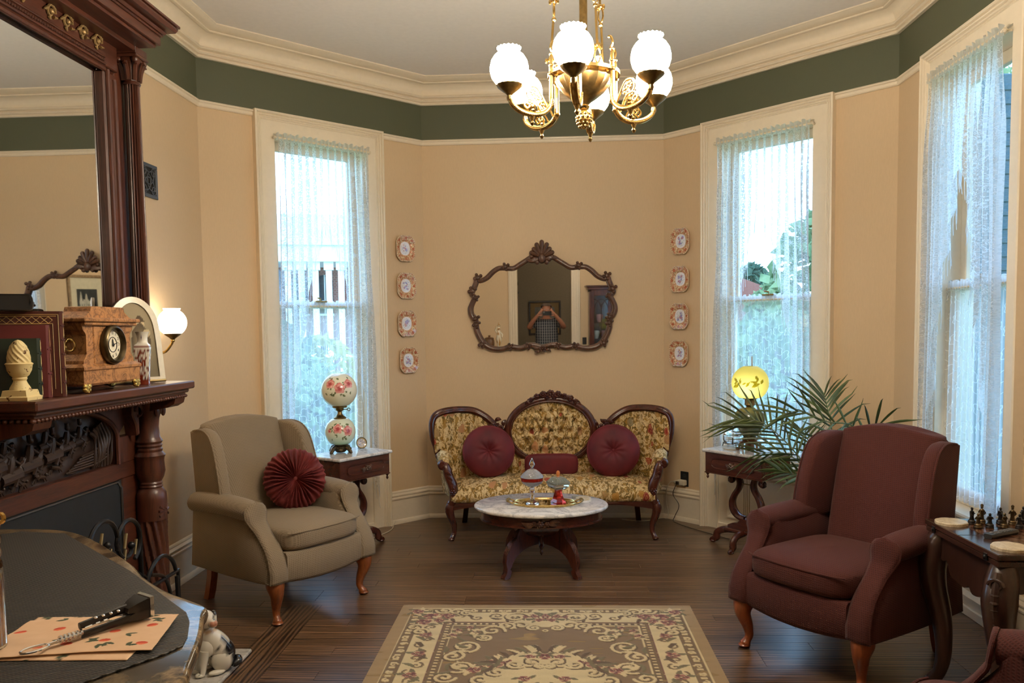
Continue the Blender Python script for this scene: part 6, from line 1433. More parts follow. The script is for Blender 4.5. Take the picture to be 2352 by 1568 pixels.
    m = M(); m.v = me_v.tolist(); w = nx+1; idx = np.arange((ny+1)*w).reshape(ny+1, w); m.f = np.stack([idx[:-1, :-1], idx[1:, :-1], idx[1:, 1:], idx[:-1, 1:]], -1).reshape(-1, 4).tolist(); m.c = np.clip(C, 0, 1).reshape(-1, 3).tolist()
    tm = NT('sculpted_wool_pile'); c = tm.node('Attribute', _attribute_name='Col').outputs['Color']; f = tm.noise(tm.coord(), 700, 1); tm.P(**{'Base Color': tm.mix(.25, c, tm.ramp(f, [(.3, (.25, .22, .18)), (.7, (.9, .85, .75))]), 'OVERLAY'), 'Roughness': .95, 'Sheen Weight': .3}); tm.bump(f, .3, .002)
    t = thing('floral_rug', 'beige and cream floral rug with scrolled borders on the wood floor', 'rug', (-.066, 4.537, 0), .006)
    m.build('pile', tm.m, t, smooth=60)
    b = M(); b.box(-W/2, W/2, -H, 0, 0.0005, .0058); b.build('backing', plain('rug_backing', srgb(150, 128, 94), .9), t, smooth=0)
rug()
# ---------------------------------------------------------------- wall mirror over the sofa
def wall_mirror():
    t = thing('carved_wall_mirror', 'wide carved walnut mirror with scalloped outline and shell crest above the sofa', 'mirror', (-.098, 6.762, 1.838))
    k = .000655; half = [(1037, 305), (930, 292), (860, 330), (780, 378), (700, 425), (620, 422), (560, 418), (500, 425), (430, 470), (350, 545), (270, 575), (228, 560), (215, 600), (190, 660), (160, 735), (195, 790), (170, 850), (145, 910), (142, 970), (165, 1030), (200, 1075), (208, 1150), (215, 1205), (250, 1290), (300, 1370), (370, 1425), (470, 1448), (560, 1440), (640, 1418), (740, 1432), (800, 1430), (880, 1402), (960, 1402), (1045, 1425)]
    L = [((x-1060)*k, -((y-840)*k)) for x, y in half]; pts = L+[(-a, b) for a, b in L[::-1]]
    sp = [(a, b) for a, b, _ in catmull([(a, b, 0) for a, b in pts], 4, True)]
    m = M(); m.prism(sp, .0, .006, lambda a, c, h: (a, -h-.012+.0, c)); g = m.build('mirror_glass', m_mirror, t, smooth=0); g.rotation_euler = (.0229, 0, .0087)
    m = M(); m.prism(sp, -.004, .0, lambda a, c, h: (a, -h, c)); m.build('back_board', m_dark, t, smooth=0)
    m = M(); P = [(a*1.005, -.028, c*1.005) for a, c in sp]; m.tube(P, .021, 10, closed=True, flat=.8); m.tube([(a*.972, -.030, c*.968) for a, c in sp], .007, 6, closed=True); m.build('frame', m_walnut, t)
    m = M(); z0 = .36      # shell crest
    for i in range(7):
        a = R(90-66+22*i); r = .125 if i == 3 else (.112 if i in (2, 4) else .094)
        m.tube([(0, -.045, z0), (r*.55*cos(a), -.058, z0+r*.55*sin(a)), (r*cos(a), -.052, z0+r*sin(a))], [.010, .015, .019], 8); m.ball((r*cos(a), -.05, z0+r*sin(a)), (.019, .016, .019), 8, 6)
    m.ball((0, -.06, z0-.01), (.032, .02, .04), 12, 8)
    for sg in (-1, 1):
        for (x, z, r) in ((.06, .345, .022), (.085, .365, .016), (.04, .32, .02)): m.ball((sg*x, -.05, z), (r, .016, r), 10, 6)
        leaf_carving(m, (sg*.03, -.055, .345), (sg*.14, -.04, .345), .035)
    m.build('shell_crest', m_walnut, t)
    for sg in (-1, 1):
        for nm, cx, cy, s_ in (('corner_leaf', 595, 400, 1), ('corner_leaf', 240, 535, 1.1), ('side_leaf', 165, 700, 1.1), ('side_leaf', 215, 790, .8), ('side_leaf', 205, 1055, 1), ('side_leaf', 210, 1130, 1), ('foot_leaf', 280, 1385, 1), ('foot_leaf', 640, 1420, .9), ('foot_leaf', 870, 1415, .9)):
            m = M(); x, z = (cx-1060)*k*-sg, -((cy-840)*k)
            for (dx, dz, r) in ((0, 0, .02), (.022, .014, .014), (-.022, -.006, .015), (.006, -.024, .013), (-.01, .022, .013)): m.ball((x+dx*s_, -.042, z+dz*s_), (r*s_, .014, r*s_), 8, 6)
            m.tube([(x+.018*s_*cos(a)*(1-a/8), -.055, z+.018*s_*sin(a)*(1-a/8)) for a in np.linspace(0, 5, 10)], .004, 5); m.build(nm, m_walnut, t)
    m = M(); flower_carving(m, (0, -.045, -.40), .03, 6)
    for sg in (-1, 1): leaf_carving(m, (sg*.02, -.045, -.39), (sg*.09, -.04, -.375), .03); leaf_carving(m, (sg*.02, -.045, -.41), (sg*.07, -.04, -.425), .025)
    m.build('base_rosette', m_walnut, t)
wall_mirror()
# ---------------------------------------------------------------- plates beside the windows
def plate_col(seed):
    rg = random.Random(seed); fl = [(i*2*pi/8+rg.uniform(-.12, .12), .80, rg.choice((.085, .10))) for i in range(8)]
    cen = [(rg.uniform(-.2, .2), rg.uniform(-.28, .28), rg.uniform(.05, .10), rg.choice((srgb(132, 108, 140), srgb(160, 84, 84), srgb(150, 120, 150), srgb(176, 112, 84)))) for _ in range(11)]
    def f(a, v, k=1.0):
        x, y = v*cos(a), v*sin(a); v0 = v; v = v if v > .88 else min(.88, v*k)
        if v > .945: return srgb(222, 200, 168)
        if v > .90: return srgb(150, 76, 50) if sin(40*a) > .2 else srgb(222, 200, 168)
        if v < .54:
            for cx, cy, r, c in cen:
                if hypot(x-cx, y-cy) < r*(1+.25*sin(5*atan2(y-cy, x-cx)+cx*9)): return c
            n = fbm(x*9, y*9, seed); return srgb(104, 116, 90) if (abs(n) < .03 and v < .42) else srgb(222, 210, 202)
        if v < .575: return srgb(196, 150, 96)
        for aa, vv, r in fl:
            if hypot(x-vv*cos(aa), y-vv*sin(aa)) < r*(1+.2*sin(6*atan2(y-vv*sin(aa), x-vv*cos(aa)))): return srgb(156, 64, 44) if hypot(x-vv*cos(aa), y-vv*sin(aa)) > r*.4 else srgb(200, 130, 80)
        n = fbm(x*7, y*7, seed+3.0); return srgb(200, 142, 112) if n > .02 else (srgb(134, 112, 76) if n > -.05 else srgb(222, 200, 164))
    return f
m_plate = colmat('transferware_glaze', .15, .6)
def plate(T, u, z, label, seed):
    p = T @ V((u, .002, z)); t = thing('wall_plate', label, 'plate', tuple(p), atan2(T[1][0], T[0][0]), 'octagonal floral plates on the bay walls')
    f = plate_col(seed); W, H = .093, .106
    def rad(a): c, s_ = abs(cos(a)), abs(sin(a)); return min(1/max(c, 1e-6), 1/max(s_, 1e-6), 1.60/(c+s_))*(1+.012*cos(16*a))
    prof = [(0, .010), (.5, .010), (.58, .012), (.64, .018), (.95, .026), (1, .027)]
    m = M(); m.grid(112, 34, lambda u_, v: (-W*v*rad(2*pi*u_)*cos(2*pi*u_), interp(prof, v), H*v*rad(2*pi*u_)*sin(2*pi*u_)), cu=True, col=lambda u_, v: f(2*pi*u_, v, rad(2*pi*u_))); m.build('plate', m_plate, t, smooth=70, solid=.004)
    m = M()
    for sx in (-.03, .03): m.tube([(sx, .004, H*.99), (sx, .03, H*1.0), (sx, .031, H*.93)], .0015, 5); m.tube([(sx, .004, -H*.99), (sx, .03, -H*1.0), (sx, .031, -H*.93)], .0015, 5)
    m.box(-.03, .03, .0, .008, -.03, .03); m.build('wire_hanger', m_brassd, t)
TLb, LLb = frame_at(PB, PA); TRb, LRb = frame_at(PD, PC)
ordn = ['topmost', 'second from the top', 'third from the top', 'lowest']
for i, (u, z) in enumerate(((1.672, 2.28), (1.673, 1.975), (1.673, 1.663), (1.683, 1.358))): plate(TLb, LLb-u, z, 'octagonal floral china plate, %s of the four beside the left window' % ordn[i], 11+i)
for i, (u, z) in enumerate(((.179, 2.299), (.175, 1.993), (.171, 1.692), (.167, 1.389))): plate(TRb, LRb-u, z, 'octagonal floral china plate, %s of the four beside the right bay window' % ordn[i], 31+i)
# ---------------------------------------------------------------- sconce, vent, outlets, cords
t = thing('wall_sconce', 'brass wall sconce with a lit white globe beyond the mantelpiece', 'sconce', (-2.29, 4.71, 1.665))
m = M(); m.lathe(ball_prof(.083, 0, -.068, .070, 30)+[(.046, .074), (.05, .084)], 40); m.f = m.f[:-1]; m.lathe([(.048, .08), (.03, .07), (0, .068)], 20); m.build('globe_shade', emit('lit_sconce_glass', (1, .83, .6), 12.0), t)
m = M(); m.lathe([(.012, -.10), (.02, -.092), (.046, -.074), (.05, -.066), (.045, -.064), (0, -.068)], 28); m.build('cup', m_brassd, t)
m = M(); m.tube(catmull([(0, 0, -.10), (-.01, 0, -.13), (-.05, 0, -.175), (-.10, 0, -.18), (-.122, 0, -.155)], 5), .008, 8); m.ball((0, .0, -.108), (.013, .013, .012), 10, 6); m.build('arm', m_brass, t)
m = M(); m.T = MX.Translation((-.127, 0, -.155)) @ MX.Rotation(pi/2, 4, 'Y'); m.lathe([(.05, 0), (.05, .008), (.03, .018), (.012, .022), (0, .022)], 28); m.build('backplate', m_brass, t)
m_vent = plain('grey_iron_grille', (.075, .08, .09), .45, .5)
t = thing('wall_vent', 'square grey metal wall vent with interlaced scroll grille beside the mantel column', 'vent', (-2.416, 4.733, 2.512), -pi/2)
m = M(); w = .10
for (a, b, c, d) in ((-w, w, -w, -w+.02), (-w, w, w-.02, w), (-w, -w+.02, -w+.02, w-.02), (w-.02, w, -w+.02, w-.02)): m.box(a, b, 0, .012, c, d, .002)
fr_ = m.build('frame', m_vent, t, smooth=0)
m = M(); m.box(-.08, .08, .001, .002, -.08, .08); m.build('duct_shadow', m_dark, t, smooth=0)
for (cx, cz, r) in ((-.04, 0, .06), (.04, 0, .06), (0, .04, .06), (0, -.04, .06), (-.055, .055, .024), (.055, .055, .024), (-.055, -.055, .024), (.055, -.055, .024)):
    m = M(); m.tube([(max(-.082, min(.082, cx+r*cos(a))), .007, max(-.082, min(.082, cz+r*sin(a)))) for a in np.linspace(0, 2*pi, 29)[:-1]], .0042, 6, closed=True); m.build('grille_ring', m_vent, t)
m_blk = plain('black_plastic', (.012, .012, .013), .35)
def outlet(name, label, p, rz, w=.037, h=.062):
    t = thing(name, label, 'outlet', p, rz)
    m = M(); m.box(-w, w, 0, .006, -h, h, .003); m.build('cover_plate', m_blk, t, smooth=0)
    for dz in (-.028, .028):
        m = M(); m.lathe([(.016, 0), (.016, .002), (0, .002)], 20); o = m.build('socket', plain('black_socket', (.03, .03, .03), .4), t); o.location = (0, .0065, dz); o.rotation_euler = (-pi/2, 0, 0)
    return t
p = TRb @ V((LRb-.211, .001, .352)); outlet('power_outlet', 'black wall outlet with a white adapter plugged in, right of the sofa', tuple(p), atan2(TRb[1][0], TRb[0][0]), .040, .062)
outlet('power_outlet', 'black wall outlet behind the tan armchair near the fireplace', (-2.416, 5.20, .318), -pi/2, .040, .064)
wht = plain('white_plastic', srgb(214, 206, 184), .4)
t = thing('plug_adapter', 'white plug adapter in the outlet right of the sofa', 'plug', tuple(TRb @ V((LRb-.195, .0085, .325))), atan2(TRb[1][0], TRb[0][0]))
m = M(); m.box(-.045, .03, .0, .045, -.022, .022, .006); m.build('adapter_body', wht, t, smooth=0)
m = M(); m.box(.03, .062, .008, .034, -.014, .012, .005); m.tube([(.06, .02, 0), (.075, .02, -.002)], [.011, .006], 10); m.build('white_plug', wht, t, smooth=30)
m = M(); m.box(.0, .028, .045, .062, -.016, .012, .004); m.build('brown_plug', plain('brown_plastic', (.03, .018, .012), .4), t, smooth=0)
def wl(u, d, z): return tuple(TRb @ V((LRb-u, d, z)))
m = M(); m.tube(catmull([wl(.118, .029, .323), wl(.085, .033, .31), wl(.055, .04, .25), wl(.06, .05, .15), wl(.085, .055, .06), wl(.075, .06, .012), wl(.02, .065, .005), (.72, 6.60, .005), (.55, 6.66, .005)], 6), .0035, 6); tag(m.build('white_cord', wht), 'thin white cord dropping from the plug adapter to the floor by the sofa', 'cord')
m = M(); m.tube(catmull([wl(.182, .071, .315), wl(.17, .085, .28), wl(.145, .07, .22), wl(.20, .065, .14), wl(.165, .07, .05), wl(.15, .075, .006), wl(.22, .12, .005), wl(.40, .18, .005), (1.30, 6.02, .005)], 6), .003, 6); tag(m.build('brown_cord', plain('brown_cord_plastic', (.03, .02, .014), .5)), 'dark brown cord curling from the plug adapter down to the floor', 'cord')
m = M(); m.tube(catmull([tuple(TLb @ V((LLb-1.50, .04, .035))), tuple(TLb @ V((LLb-1.47, .06, .012))), tuple(TLb @ V((LLb-1.40, .14, .005))), tuple(TLb @ V((LLb-1.28, .22, .005))), (-1.50, 5.86, .005)], 6), .0035, 6); tag(m.build('white_cord', wht), 'white cord on the floor by the left window casing and side table', 'cord')
# ---------------------------------------------------------------- framed picture on the right wall (seen in the mirrors)
t = thing('framed_picture', 'large framed picture of pale ruins among dark trees on the right wall', 'picture', (2.247, 3.03, 1.80), pi/2)
m = M(); W, H = .41, .45
for (a, b, c, d) in ((-W, W, -H, -H+.04), (-W, W, H-.04, H), (-W, -W+.04, -H+.04, H-.04), (W-.04, W, -H+.04, H-.04)): m.box(a, b, 0, .03, c, d, .008)
m.build('frame', plain('gilded_frame', (.32, .22, .12), .4, .4, nz=.3), t, smooth=0)
m = M(); m.box(-W+.035, W-.035, .004, .010, -H+.035, H-.035); m.build('mat_board', plain('cream_mat', srgb(214, 206, 178), .8), t, smooth=0)
def ruin(u, v):
    n = fbm(u*6, v*6, 5.0, 4); c = mixc(srgb(52, 60, 62), srgb(28, 34, 36), .5+n)
    if v < .35: c = mixc(c, srgb(70, 76, 64), .5)
    x = u-.62
    if abs(x) < .28 and .38 < v < .72+.18*max(0, sin(u*24+1))*(abs(x) < .26)+.1*n: c = mixc(srgb(200, 196, 178), srgb(150, 150, 140), .5+n) if not (abs(sin(u*33)) < .35 and .45 < v < .62) else srgb(64, 70, 70)
    return c
m = M(); m.grid(70, 80, lambda u, v: ((u-.5)*.46, .0112, (v-.5)*.52), col=ruin); m.build('print', colmat('faded_print', .3, .3), t, smooth=0)
# ---------------------------------------------------------------- lace curtains
def lace(name, base, kind):
    t = NT(name); x, y, z = t.sep(t.node('Attribute', _attribute_name='Puv').outputs['Vector'])
    co = t.node('CombineXYZ', X=x, Y=y, Z=0.0).outputs[0]
    if kind == 'lace':
        fx = t.math('FRACT', t.math('MULTIPLY', x, 1/.088)); band = t.math('LESS_THAN', t.math('ABSOLUTE', t.math('SUBTRACT', fx, .5)), .20)
        v = t.node('TexVoronoi', Vector=co, Scale=62.0, _feature='DISTANCE_TO_EDGE').outputs['Distance']; ed = t.math('LESS_THAN', v, .14)
        w = t.math('LESS_THAN', t.math('ABSOLUTE', t.math('SUBTRACT', t.noise(co, 34, 2, .5, 1.5), .5)), .035)
        pat = t.math('MAXIMUM', t.math('MULTIPLY', band, t.math('MULTIPLY_ADD', ed, .38, .46)), t.math('MULTIPLY', w, .45))
    elif kind == 'trellis':
        a = t.math('COSINE', t.math('MULTIPLY', x, 2*pi/.105)); b = t.math('COSINE', t.math('MULTIPLY', y, 2*pi/.115))
        f = t.math('ADD', t.math('ADD', a, b), t.math('MULTIPLY', t.math('MULTIPLY', a, b), .0)); c4 = t.math('MULTIPLY', t.math('COSINE', t.math('MULTIPLY', x, 6*pi/.105)), .34); f = t.math('ADD', f, t.math('ADD', c4, t.math('MULTIPLY', t.math('COSINE', t.math('MULTIPLY', y, 6*pi/.115)), -.34)))
        pat = t.math('MULTIPLY', t.math('LESS_THAN', t.math('ABSOLUTE', f), .20), .36)
    else: pat = 0.0
    op = t.math('ADD', t.math('ADD', pat, z), base, clamp=True)
    d = t.node('BsdfDiffuse', Color=(.80, .79, .75, 1)); tl = t.node('BsdfTranslucent', Color=(.84, .86, .88, 1)); m1 = t.node('MixShader', Fac=.88); t.l.new(d.outputs[0], m1.inputs[1]); t.l.new(tl.outputs[0], m1.inputs[2])
    tr = t.node('BsdfTransparent'); m2 = t.node('MixShader', Fac=op); t.l.new(tr.outputs[0], m2.inputs[1]); t.l.new(m1.outputs[0], m2.inputs[2]); t.l.new(m2.outputs[0], t.out.inputs[0]); return t.m
m_lace = lace('lace_net', .22, 'lace'); m_trel = lace('trellis_sheer', .36, 'trellis'); m_ruf = lace('lace_ruffle', .86, 'plain'); m_frg = lace('lace_fringe', .8, 'plain')
m_rod = plain('cream_rod', srgb(226, 214, 190), .4)
def curtains(T, n, place, seed, cw=.378, off=0.0):
    rg = random.Random(seed); ph = [rg.uniform(0, 6.28) for _ in range(6)]
    loc_ = tuple(T @ V((off, 0, 0))); rz = atan2(T[1][0], T[0][0])
    t = thing('lace_curtain', 'white fringed lace curtain, its centre raised, over %s' % place, 'curtain', loc_, rz)
    ZR = 3.005
    m = M(); m.tube([(-cw-.012, .062, ZR), (cw+.012, .062, ZR)], .008, 8)
    for sg in (-1, 1): m.tube([(sg*(cw+.012), .062, ZR), (sg*(cw+.014), .024, ZR)], .007, 8); m.ball((sg*(cw+.02), .062, ZR), .012, 8, 6)
    m.build('rod', m_rod, t)
    def ruf(u, v):
        x = -cw-.01+2*(cw+.01)*u; a = .012*sin(2*pi*x/.034+1.5*sin(x*21+ph[0]))*(.5+abs(v-.45)); return (x, .066+a, ZR-.022+.055*v+.009*sin(2*pi*x/.05+ph[1])*v)
    m = M(); m.grid(220, 5, ruf, uv=lambda u, v: (u, v, 0)); m.build('header_ruffle', m_ruf, t, smooth=80)
    def hem(x): c = min(1, abs(x)/cw); return 2.44-2.16*c**1.55+.03*sin(31*x+ph[2])
    def fold(x, z):
        c = abs(x)/cw; A = (.009+.014*c)*sm(ZR, ZR-.5, z)+.005; return A*sin(2*pi*x/(.075-.02*c)+ph[3]+1.2*sin(2.1*z+ph[4]))+.010*sin(2*pi*x/.21+ph[5]+z*.7)*sm(ZR, 2.0, z)
    def swag(u, v):
        x = -cw+2*cw*u; zb = hem(x); z = ZR-.015+(zb-ZR+.015)*v; spread = 1+.07*sm(2.9, 1.6, z)*abs(x)/cw; return (x*spread, .064+fold(x, z), z)
    def uvf(u, v):
        x = -cw+2*cw*u; z = ZR+(hem(x)-ZR)*v; c = abs(x)/cw; return (x*1.5, z, .16*sm(.55, .95, c)+.16*sm(.955, .985, v)+.22*sm(.02, .0, v))
    m = M(); m.grid(200, 150, swag, uv=uvf); m.build('swag', m_lace, t, smooth=80)
    m = M(); N = 110
    for i in range(N):
        x = -cw+2*cw*(i+.5)/N; z = hem(x); q = 1+.07*sm(2.9, 1.6, z)*abs(x)/cw; y = .064+fold(x, z); L = .10+.03*rg.random()
        m.tube([(x*q, y, z+.004), (x*q+rg.uniform(-.004, .004), y+rg.uniform(-.004, .004), z-L*.5), (x*q+rg.uniform(-.006, .006), y+rg.uniform(-.006, .006), z-L)], .0016, 4)
    m.uv = [(0, 0, 0)]*len(m.v); o = m.build('fringe', m_frg, t); o['kind'] = 'stuff'
    # short sheer on the lower sash
    t2 = thing('sash_curtain', 'sheer trellis patterned half curtain on the lower sash of %s' % place, 'curtain', loc_, rz); hw = .355; z1 = 1.80
    m = M(); m.tube([(-hw-.012, -.055, z1), (hw+.012, -.055, z1)], .006, 8); m.build('rod', m_rod, t2)
    m = M(); m.grid(160, 4, lambda u, v: (-hw+2*hw*u, -.055+.010*sin(2*pi*u*24+2*sin(9*u+ph[1])), z1-.016+.055*v+.008*sin(2*pi*u*17+ph[0])*v), uv=lambda u, v: (u, v, -.1)); m.build('header_ruffle', m_ruf, t2, smooth=80)
    m = M(); m.grid(170, 60, lambda u, v: (-hw+2*hw*u, -.055+(.008+.010*v)*sin(2*pi*u*13+ph[2]+1.5*sin(v*2+ph[3])), z1-.01-(z1-.60)*v), uv=lambda u, v: (u*1.05+.05*sin(9*u+3*v), (z1-1.2*v)+.02*sin(40*u), .10*sm(.02, 0, v)+.22*sm(.97, .985, v))); m.build('panel', m_trel, t2, smooth=80)
curtains(TW1, 1, 'the left bay window', 1); curtains(TW2, 2, 'the right bay window', 2); curtains(TW3, 3, 'the right wall window', 3)
# ---------------------------------------------------------------- outdoors
GZ = -.75
def ground_mat(name, c1, c2, s):
    t = NT(name); n = t.noise(t.coord(), s, 5); t.P(**{'Base Color': t.ramp(n, [(.35, c1), (.65, c2)]), 'Roughness': .95}); return t.m
m_lawn = ground_mat('lawn_grass', srgb(96, 124, 76), srgb(140, 160, 108), .9)
m = M(); m.box(-60, 60, -30, 90, GZ-.5, GZ); structure(m.build('ground_lawn', m_lawn, smooth=0))
m = M(); m.T = MX.Translation((17, 14, GZ)) @ MX.Rotation(R(-45), 4, 'Z'); m.box(-40, 40, -3, 3, 0, .02); structure(m.build('road', ground_mat('asphalt', srgb(120, 122, 126), srgb(146, 148, 152), 4), smooth=0))
m = M(); m.T = MX.Translation((11.6, 8.6, GZ)) @ MX.Rotation(R(-45), 4, 'Z'); m.box(-40, 40, -.8, .8, 0, .03); structure(m.build('pavement', ground_mat('concrete', srgb(190, 186, 178), srgb(214, 210, 200), 3), smooth=0))
for T, pl in ((TW3, 'right wall'),):
    for sg in (-1, 1):
        m = M(); m.T = T; m.box(sg*(OH+.02), sg*(OH+.06), -.62, -.24, SILL, OT, .006)
        for k in range(30): m.box(sg*(OH+.012), sg*(OH+.068), -.58, -.28, SILL+.06+.08*k, SILL+.10+.08*k, .006)
        o = m.build('shutter', plain('teal_shutter_paint', srgb(52, 92, 104), .5), None, smooth=0); tag(o, 'teal louvred shutter outside the %s edge of the right wall window' % ('near' if sg < 0 else 'far'), 'shutter', 'outside shutters')
m_leaf = [None]*4
def leafmat(name, c1, c2):
    t = NT(name); n = t.noise(t.coord(), 1.3, 3); c = t.ramp(n, [(.35, c1), (.65, c2)]); d = t.node('BsdfDiffuse', Color=c); tl = t.node('BsdfTranslucent', Color=c); mx = t.node('MixShader', Fac=.45); t.l.new(d.outputs[0], mx.inputs[1]); t.l.new(tl.outputs[0], mx.inputs[2]); t.l.new(mx.outputs[0], t.out.inputs[0]); return t.m
LG, LY, LD = leafmat('green_leaves', srgb(96, 122, 84), srgb(150, 168, 124)), leafmat('yellow_leaves', srgb(150, 150, 84), srgb(206, 194, 120)), leafmat('dark_leaves', srgb(70, 94, 76), srgb(110, 132, 106))
m_bark = plain('bark', srgb(84, 70, 56), .9, nz=.3, ns=8)
def tree(label, loc, h, r, mat, n=1400, ls=.16, low=.25, seed=0, cat='tree', grp='trees outside the windows', nm='tree'):
    t = thing(nm, label, cat, loc, 0, grp); rg = random.Random(seed)
    m = M(); m.tube([(0, 0, 0), (.05*r, .02, h*.3), (.0, .05*r, h*.75)], [.05*h**.5, .04*h**.5, .02], 8)
    for k in range(7): a = k*2.4; z = h*(.25+.08*k); m.tube([(0, 0, z), (r*.5*cos(a), r*.5*sin(a), z+.12*h)], [.022*h**.5, .01], 6)
    m.build('trunk', m_bark, t)
    m = M()
    for _ in range(n):
        a = rg.uniform(0, 2*pi); f = rg.uniform(low, 1); q = sin(pi*min(1, (f-low)/(1-low)*.9+.1))**.6; rr = r*q*(.55+.45*rg.random())*(1+.35*NZ.noise(V((cos(a)*2, sin(a)*2, f*5+seed)))); p = V((rr*cos(a), rr*sin(a), h*f)); s_ = ls*rg.uniform(.6, 1.3)
        d1 = V((rg.gauss(0, 1), rg.gauss(0, 1), rg.gauss(0, .6))).normalized(); d2 = d1.cross(V((rg.gauss(0, 1), rg.gauss(0, 1), rg.gauss(0, 1)))).normalized()
        m.add([tuple(p-d1*s_), tuple(p+d2*s_*.5), tuple(p+d1*s_), tuple(p-d2*s_*.5)], [(0, 1, 2, 3)])
    o = m.build('crown', mat, t, smooth=0); o['kind'] = 'stuff'
# left window: porch building, shrubs
def at(px, Y): # direction through a pixel column: bearing only, used to lay out the garden
    a = math.atan2(px-1176, 1840.6)-.0536; return (Y*math.tan(a), Y)
def far_house():
    c = at(720, 20); t = thing('porch_house', 'brick house with a tall white columned porch, seen through the left bay window', 'house', (c[0], c[1], GZ), R(14))
    wh = plain('white_house_paint', srgb(240, 240, 238), .6); br_ = NT('red_brick_wall'); bk = br_.node('TexBrick', Vector=br_.coord(rot=(pi/2, 0, 0)), Scale=5.0); bk.inputs[1].default_value = srgb(150, 92, 84)+(1,); bk.inputs[2].default_value = srgb(170, 110, 100)+(1,); bk.inputs[3].default_value = srgb(190, 170, 160)+(1,); br_.P(**{'Base Color': bk.outputs[0], 'Roughness': .9})
    m = M(); m.box(-4, 4, 1.6, 7, 0, 4.6); m.build('wall', br_.m, t, smooth=0)
    m = M(); m.box(-4.3, 4.3, -.25, 7.2, 4.15, 4.62); m.box(-4.4, 4.4, -.35, 7.3, 4.55, 4.68); m.build('fascia', wh, t, smooth=0)
    m = M(); m.prism([(-4.4, 4.68), (4.4, 4.68), (3.2, 5.3), (-3.2, 5.3)], -.3, 7.2, lambda a, c_, h: (a, h, c_)); m.build('roof', plain('pale_metal_roof', srgb(226, 230, 236), .5), t, smooth=0)
    for x in (-3.4, -2.6, -.55, -.22, .12, .45, .75, 2.2, 3.4):
        m = M(); m.box(x-.075, x+.075, -.1, .05, 0, 4.15); m.box(x-.12, x+.12, -.14, .09, 3.95, 4.15); m.build('column', wh, t, smooth=0)
    for x in (-1.6, -.38, .28, 1.5):
        for z0, z1 in ((2.9, 3.95), (.9, 2.2)):
            m = M(); m.prism([(x-.22, z0), (x+.22, z0), (x+.22, z1-.15), (x+.12, z1-.03), (x, z1), (x-.12, z1-.03), (x-.22, z1-.15)], 1.56, 1.6, lambda a, c_, h: (a, h, c_)); w = m.build('window', plain('house_window_glass', (.05, .06, .07), .1), t, smooth=0)
            m = M(); m.box(x-.24, x+.24, 1.53, 1.57, z0-.06, z0); m.box(x-.015, x+.015, 1.54, 1.56, z0, z1); m.build('window_trim', wh, w, smooth=0)
    m = M(); m.box(-3.6, -.8, .2, 1.2, 1.9, 4.0); m.build('side_bay', plain('blue_grey_siding', srgb(150, 162, 182), .7), t, smooth=0)
    m = M(); m.box(-4, 4, -.2, 1.6, 0, .5); m.box(-4, 4, -.12, -.06, 1.75, 1.83); m.build('porch_deck', wh, t, smooth=0)
far_house()
for i, (px, Y, h, r, mt_, n, ls) in enumerate(((655, 9.5, 2.2, 1.0, LG, 900, .10), (705, 8.6, 1.9, .8, LG, 700, .09), (765, 9.2, 1.7, .8, LD, 700, .09), (600, 11, 2.6, 1.2, LD, 700, .12), (735, 11.5, 2.3, 1.0, LY, 700, .10))):
    x, y = at(px, Y); tree('%s shrub outside the left bay window, %s' % (('green', 'bright green', 'dark green', 'tall dark', 'yellow green')[i], ('beside the house', 'before the porch', 'right of the porch', 'at the left edge', 'behind the others')[i]), (x, y, GZ), h, r, mt_, n, ls, .08, 20+i, 'shrub', 'shrubs outside the left window', 'garden_shrub')
for i, (px, Y, h, r, mt_, n, ls, lb) in enumerate(((1725, 46, 5.9, 2.2, LD, 1500, .30, 'rounded dark tree far beyond the right bay window'), (1880, 17, 4.7, 1.1, LG, 800, .20, 'tall leafy maple at the right of the right bay window view'), (1800, 11, 2.6, 1.2, LG, 1200, .11, 'low leafy bush below the maple outside the right bay window'),
        (1790, 24, 3.8, 1.2, LG, 1100, .2, 'slender green tree in the middle of the right bay window view'), (2300, 14.5, 6.4, 2.0, LY, 2200, .17, 'yellow green tree outside the right wall window'), (2430, 22, 11, 4, LG, 2200, .24, 'big green tree far right outside the right wall window'), (2235, 30, 10.0, 3.0, LG, 1400, .26, 'green tree across the road from the right wall window'))):
    x, y = at(px, Y); tree(lb, (x, y, GZ), h, r, mt_, n, ls, .18 if i not in (1, 4) else .3, 50+i)
x, y = at(1695, 26); t = thing('far_bungalow', 'white bungalow with red gable across the street, in the right bay window', 'house', (x, y, GZ), R(-20))
m = M(); m.box(-3, 3, 0, 5, 0, 2.6); m.build('wall', plain('pale_siding', srgb(226, 220, 214), .7), t, smooth=0)
m = M(); m.prism([(-3.3, 2.6), (3.3, 2.6), (0, 4.0)], -.4, 5.2, lambda a, c_, h: (a, h, c_)); m.build('roof', plain('red_shingle', srgb(150, 92, 76), .8), t, smooth=0)
for k in (-1.6, .2, 1.8): m = M(); m.box(k-.4, k+.4, -.03, .0, 1.0, 2.0); m.build('window', m_dark, t, smooth=0)
t = thing('iron_fence', 'thin black iron fence along the pavement outside the right wall window', 'fence', (9.6, 7.6, GZ), R(-45))
for z in (.25, .95): m = M(); m.tube([(-9, 0, z), (9, 0, z)], .012, 6); m.build('rail', m_iron, t)
for k in range(60): m = M(); m.tube([(-8.85+.3*k, 0, 0), (-8.85+.3*k, 0, 1.1)], .008, 5); m.build('picket', m_iron, t)
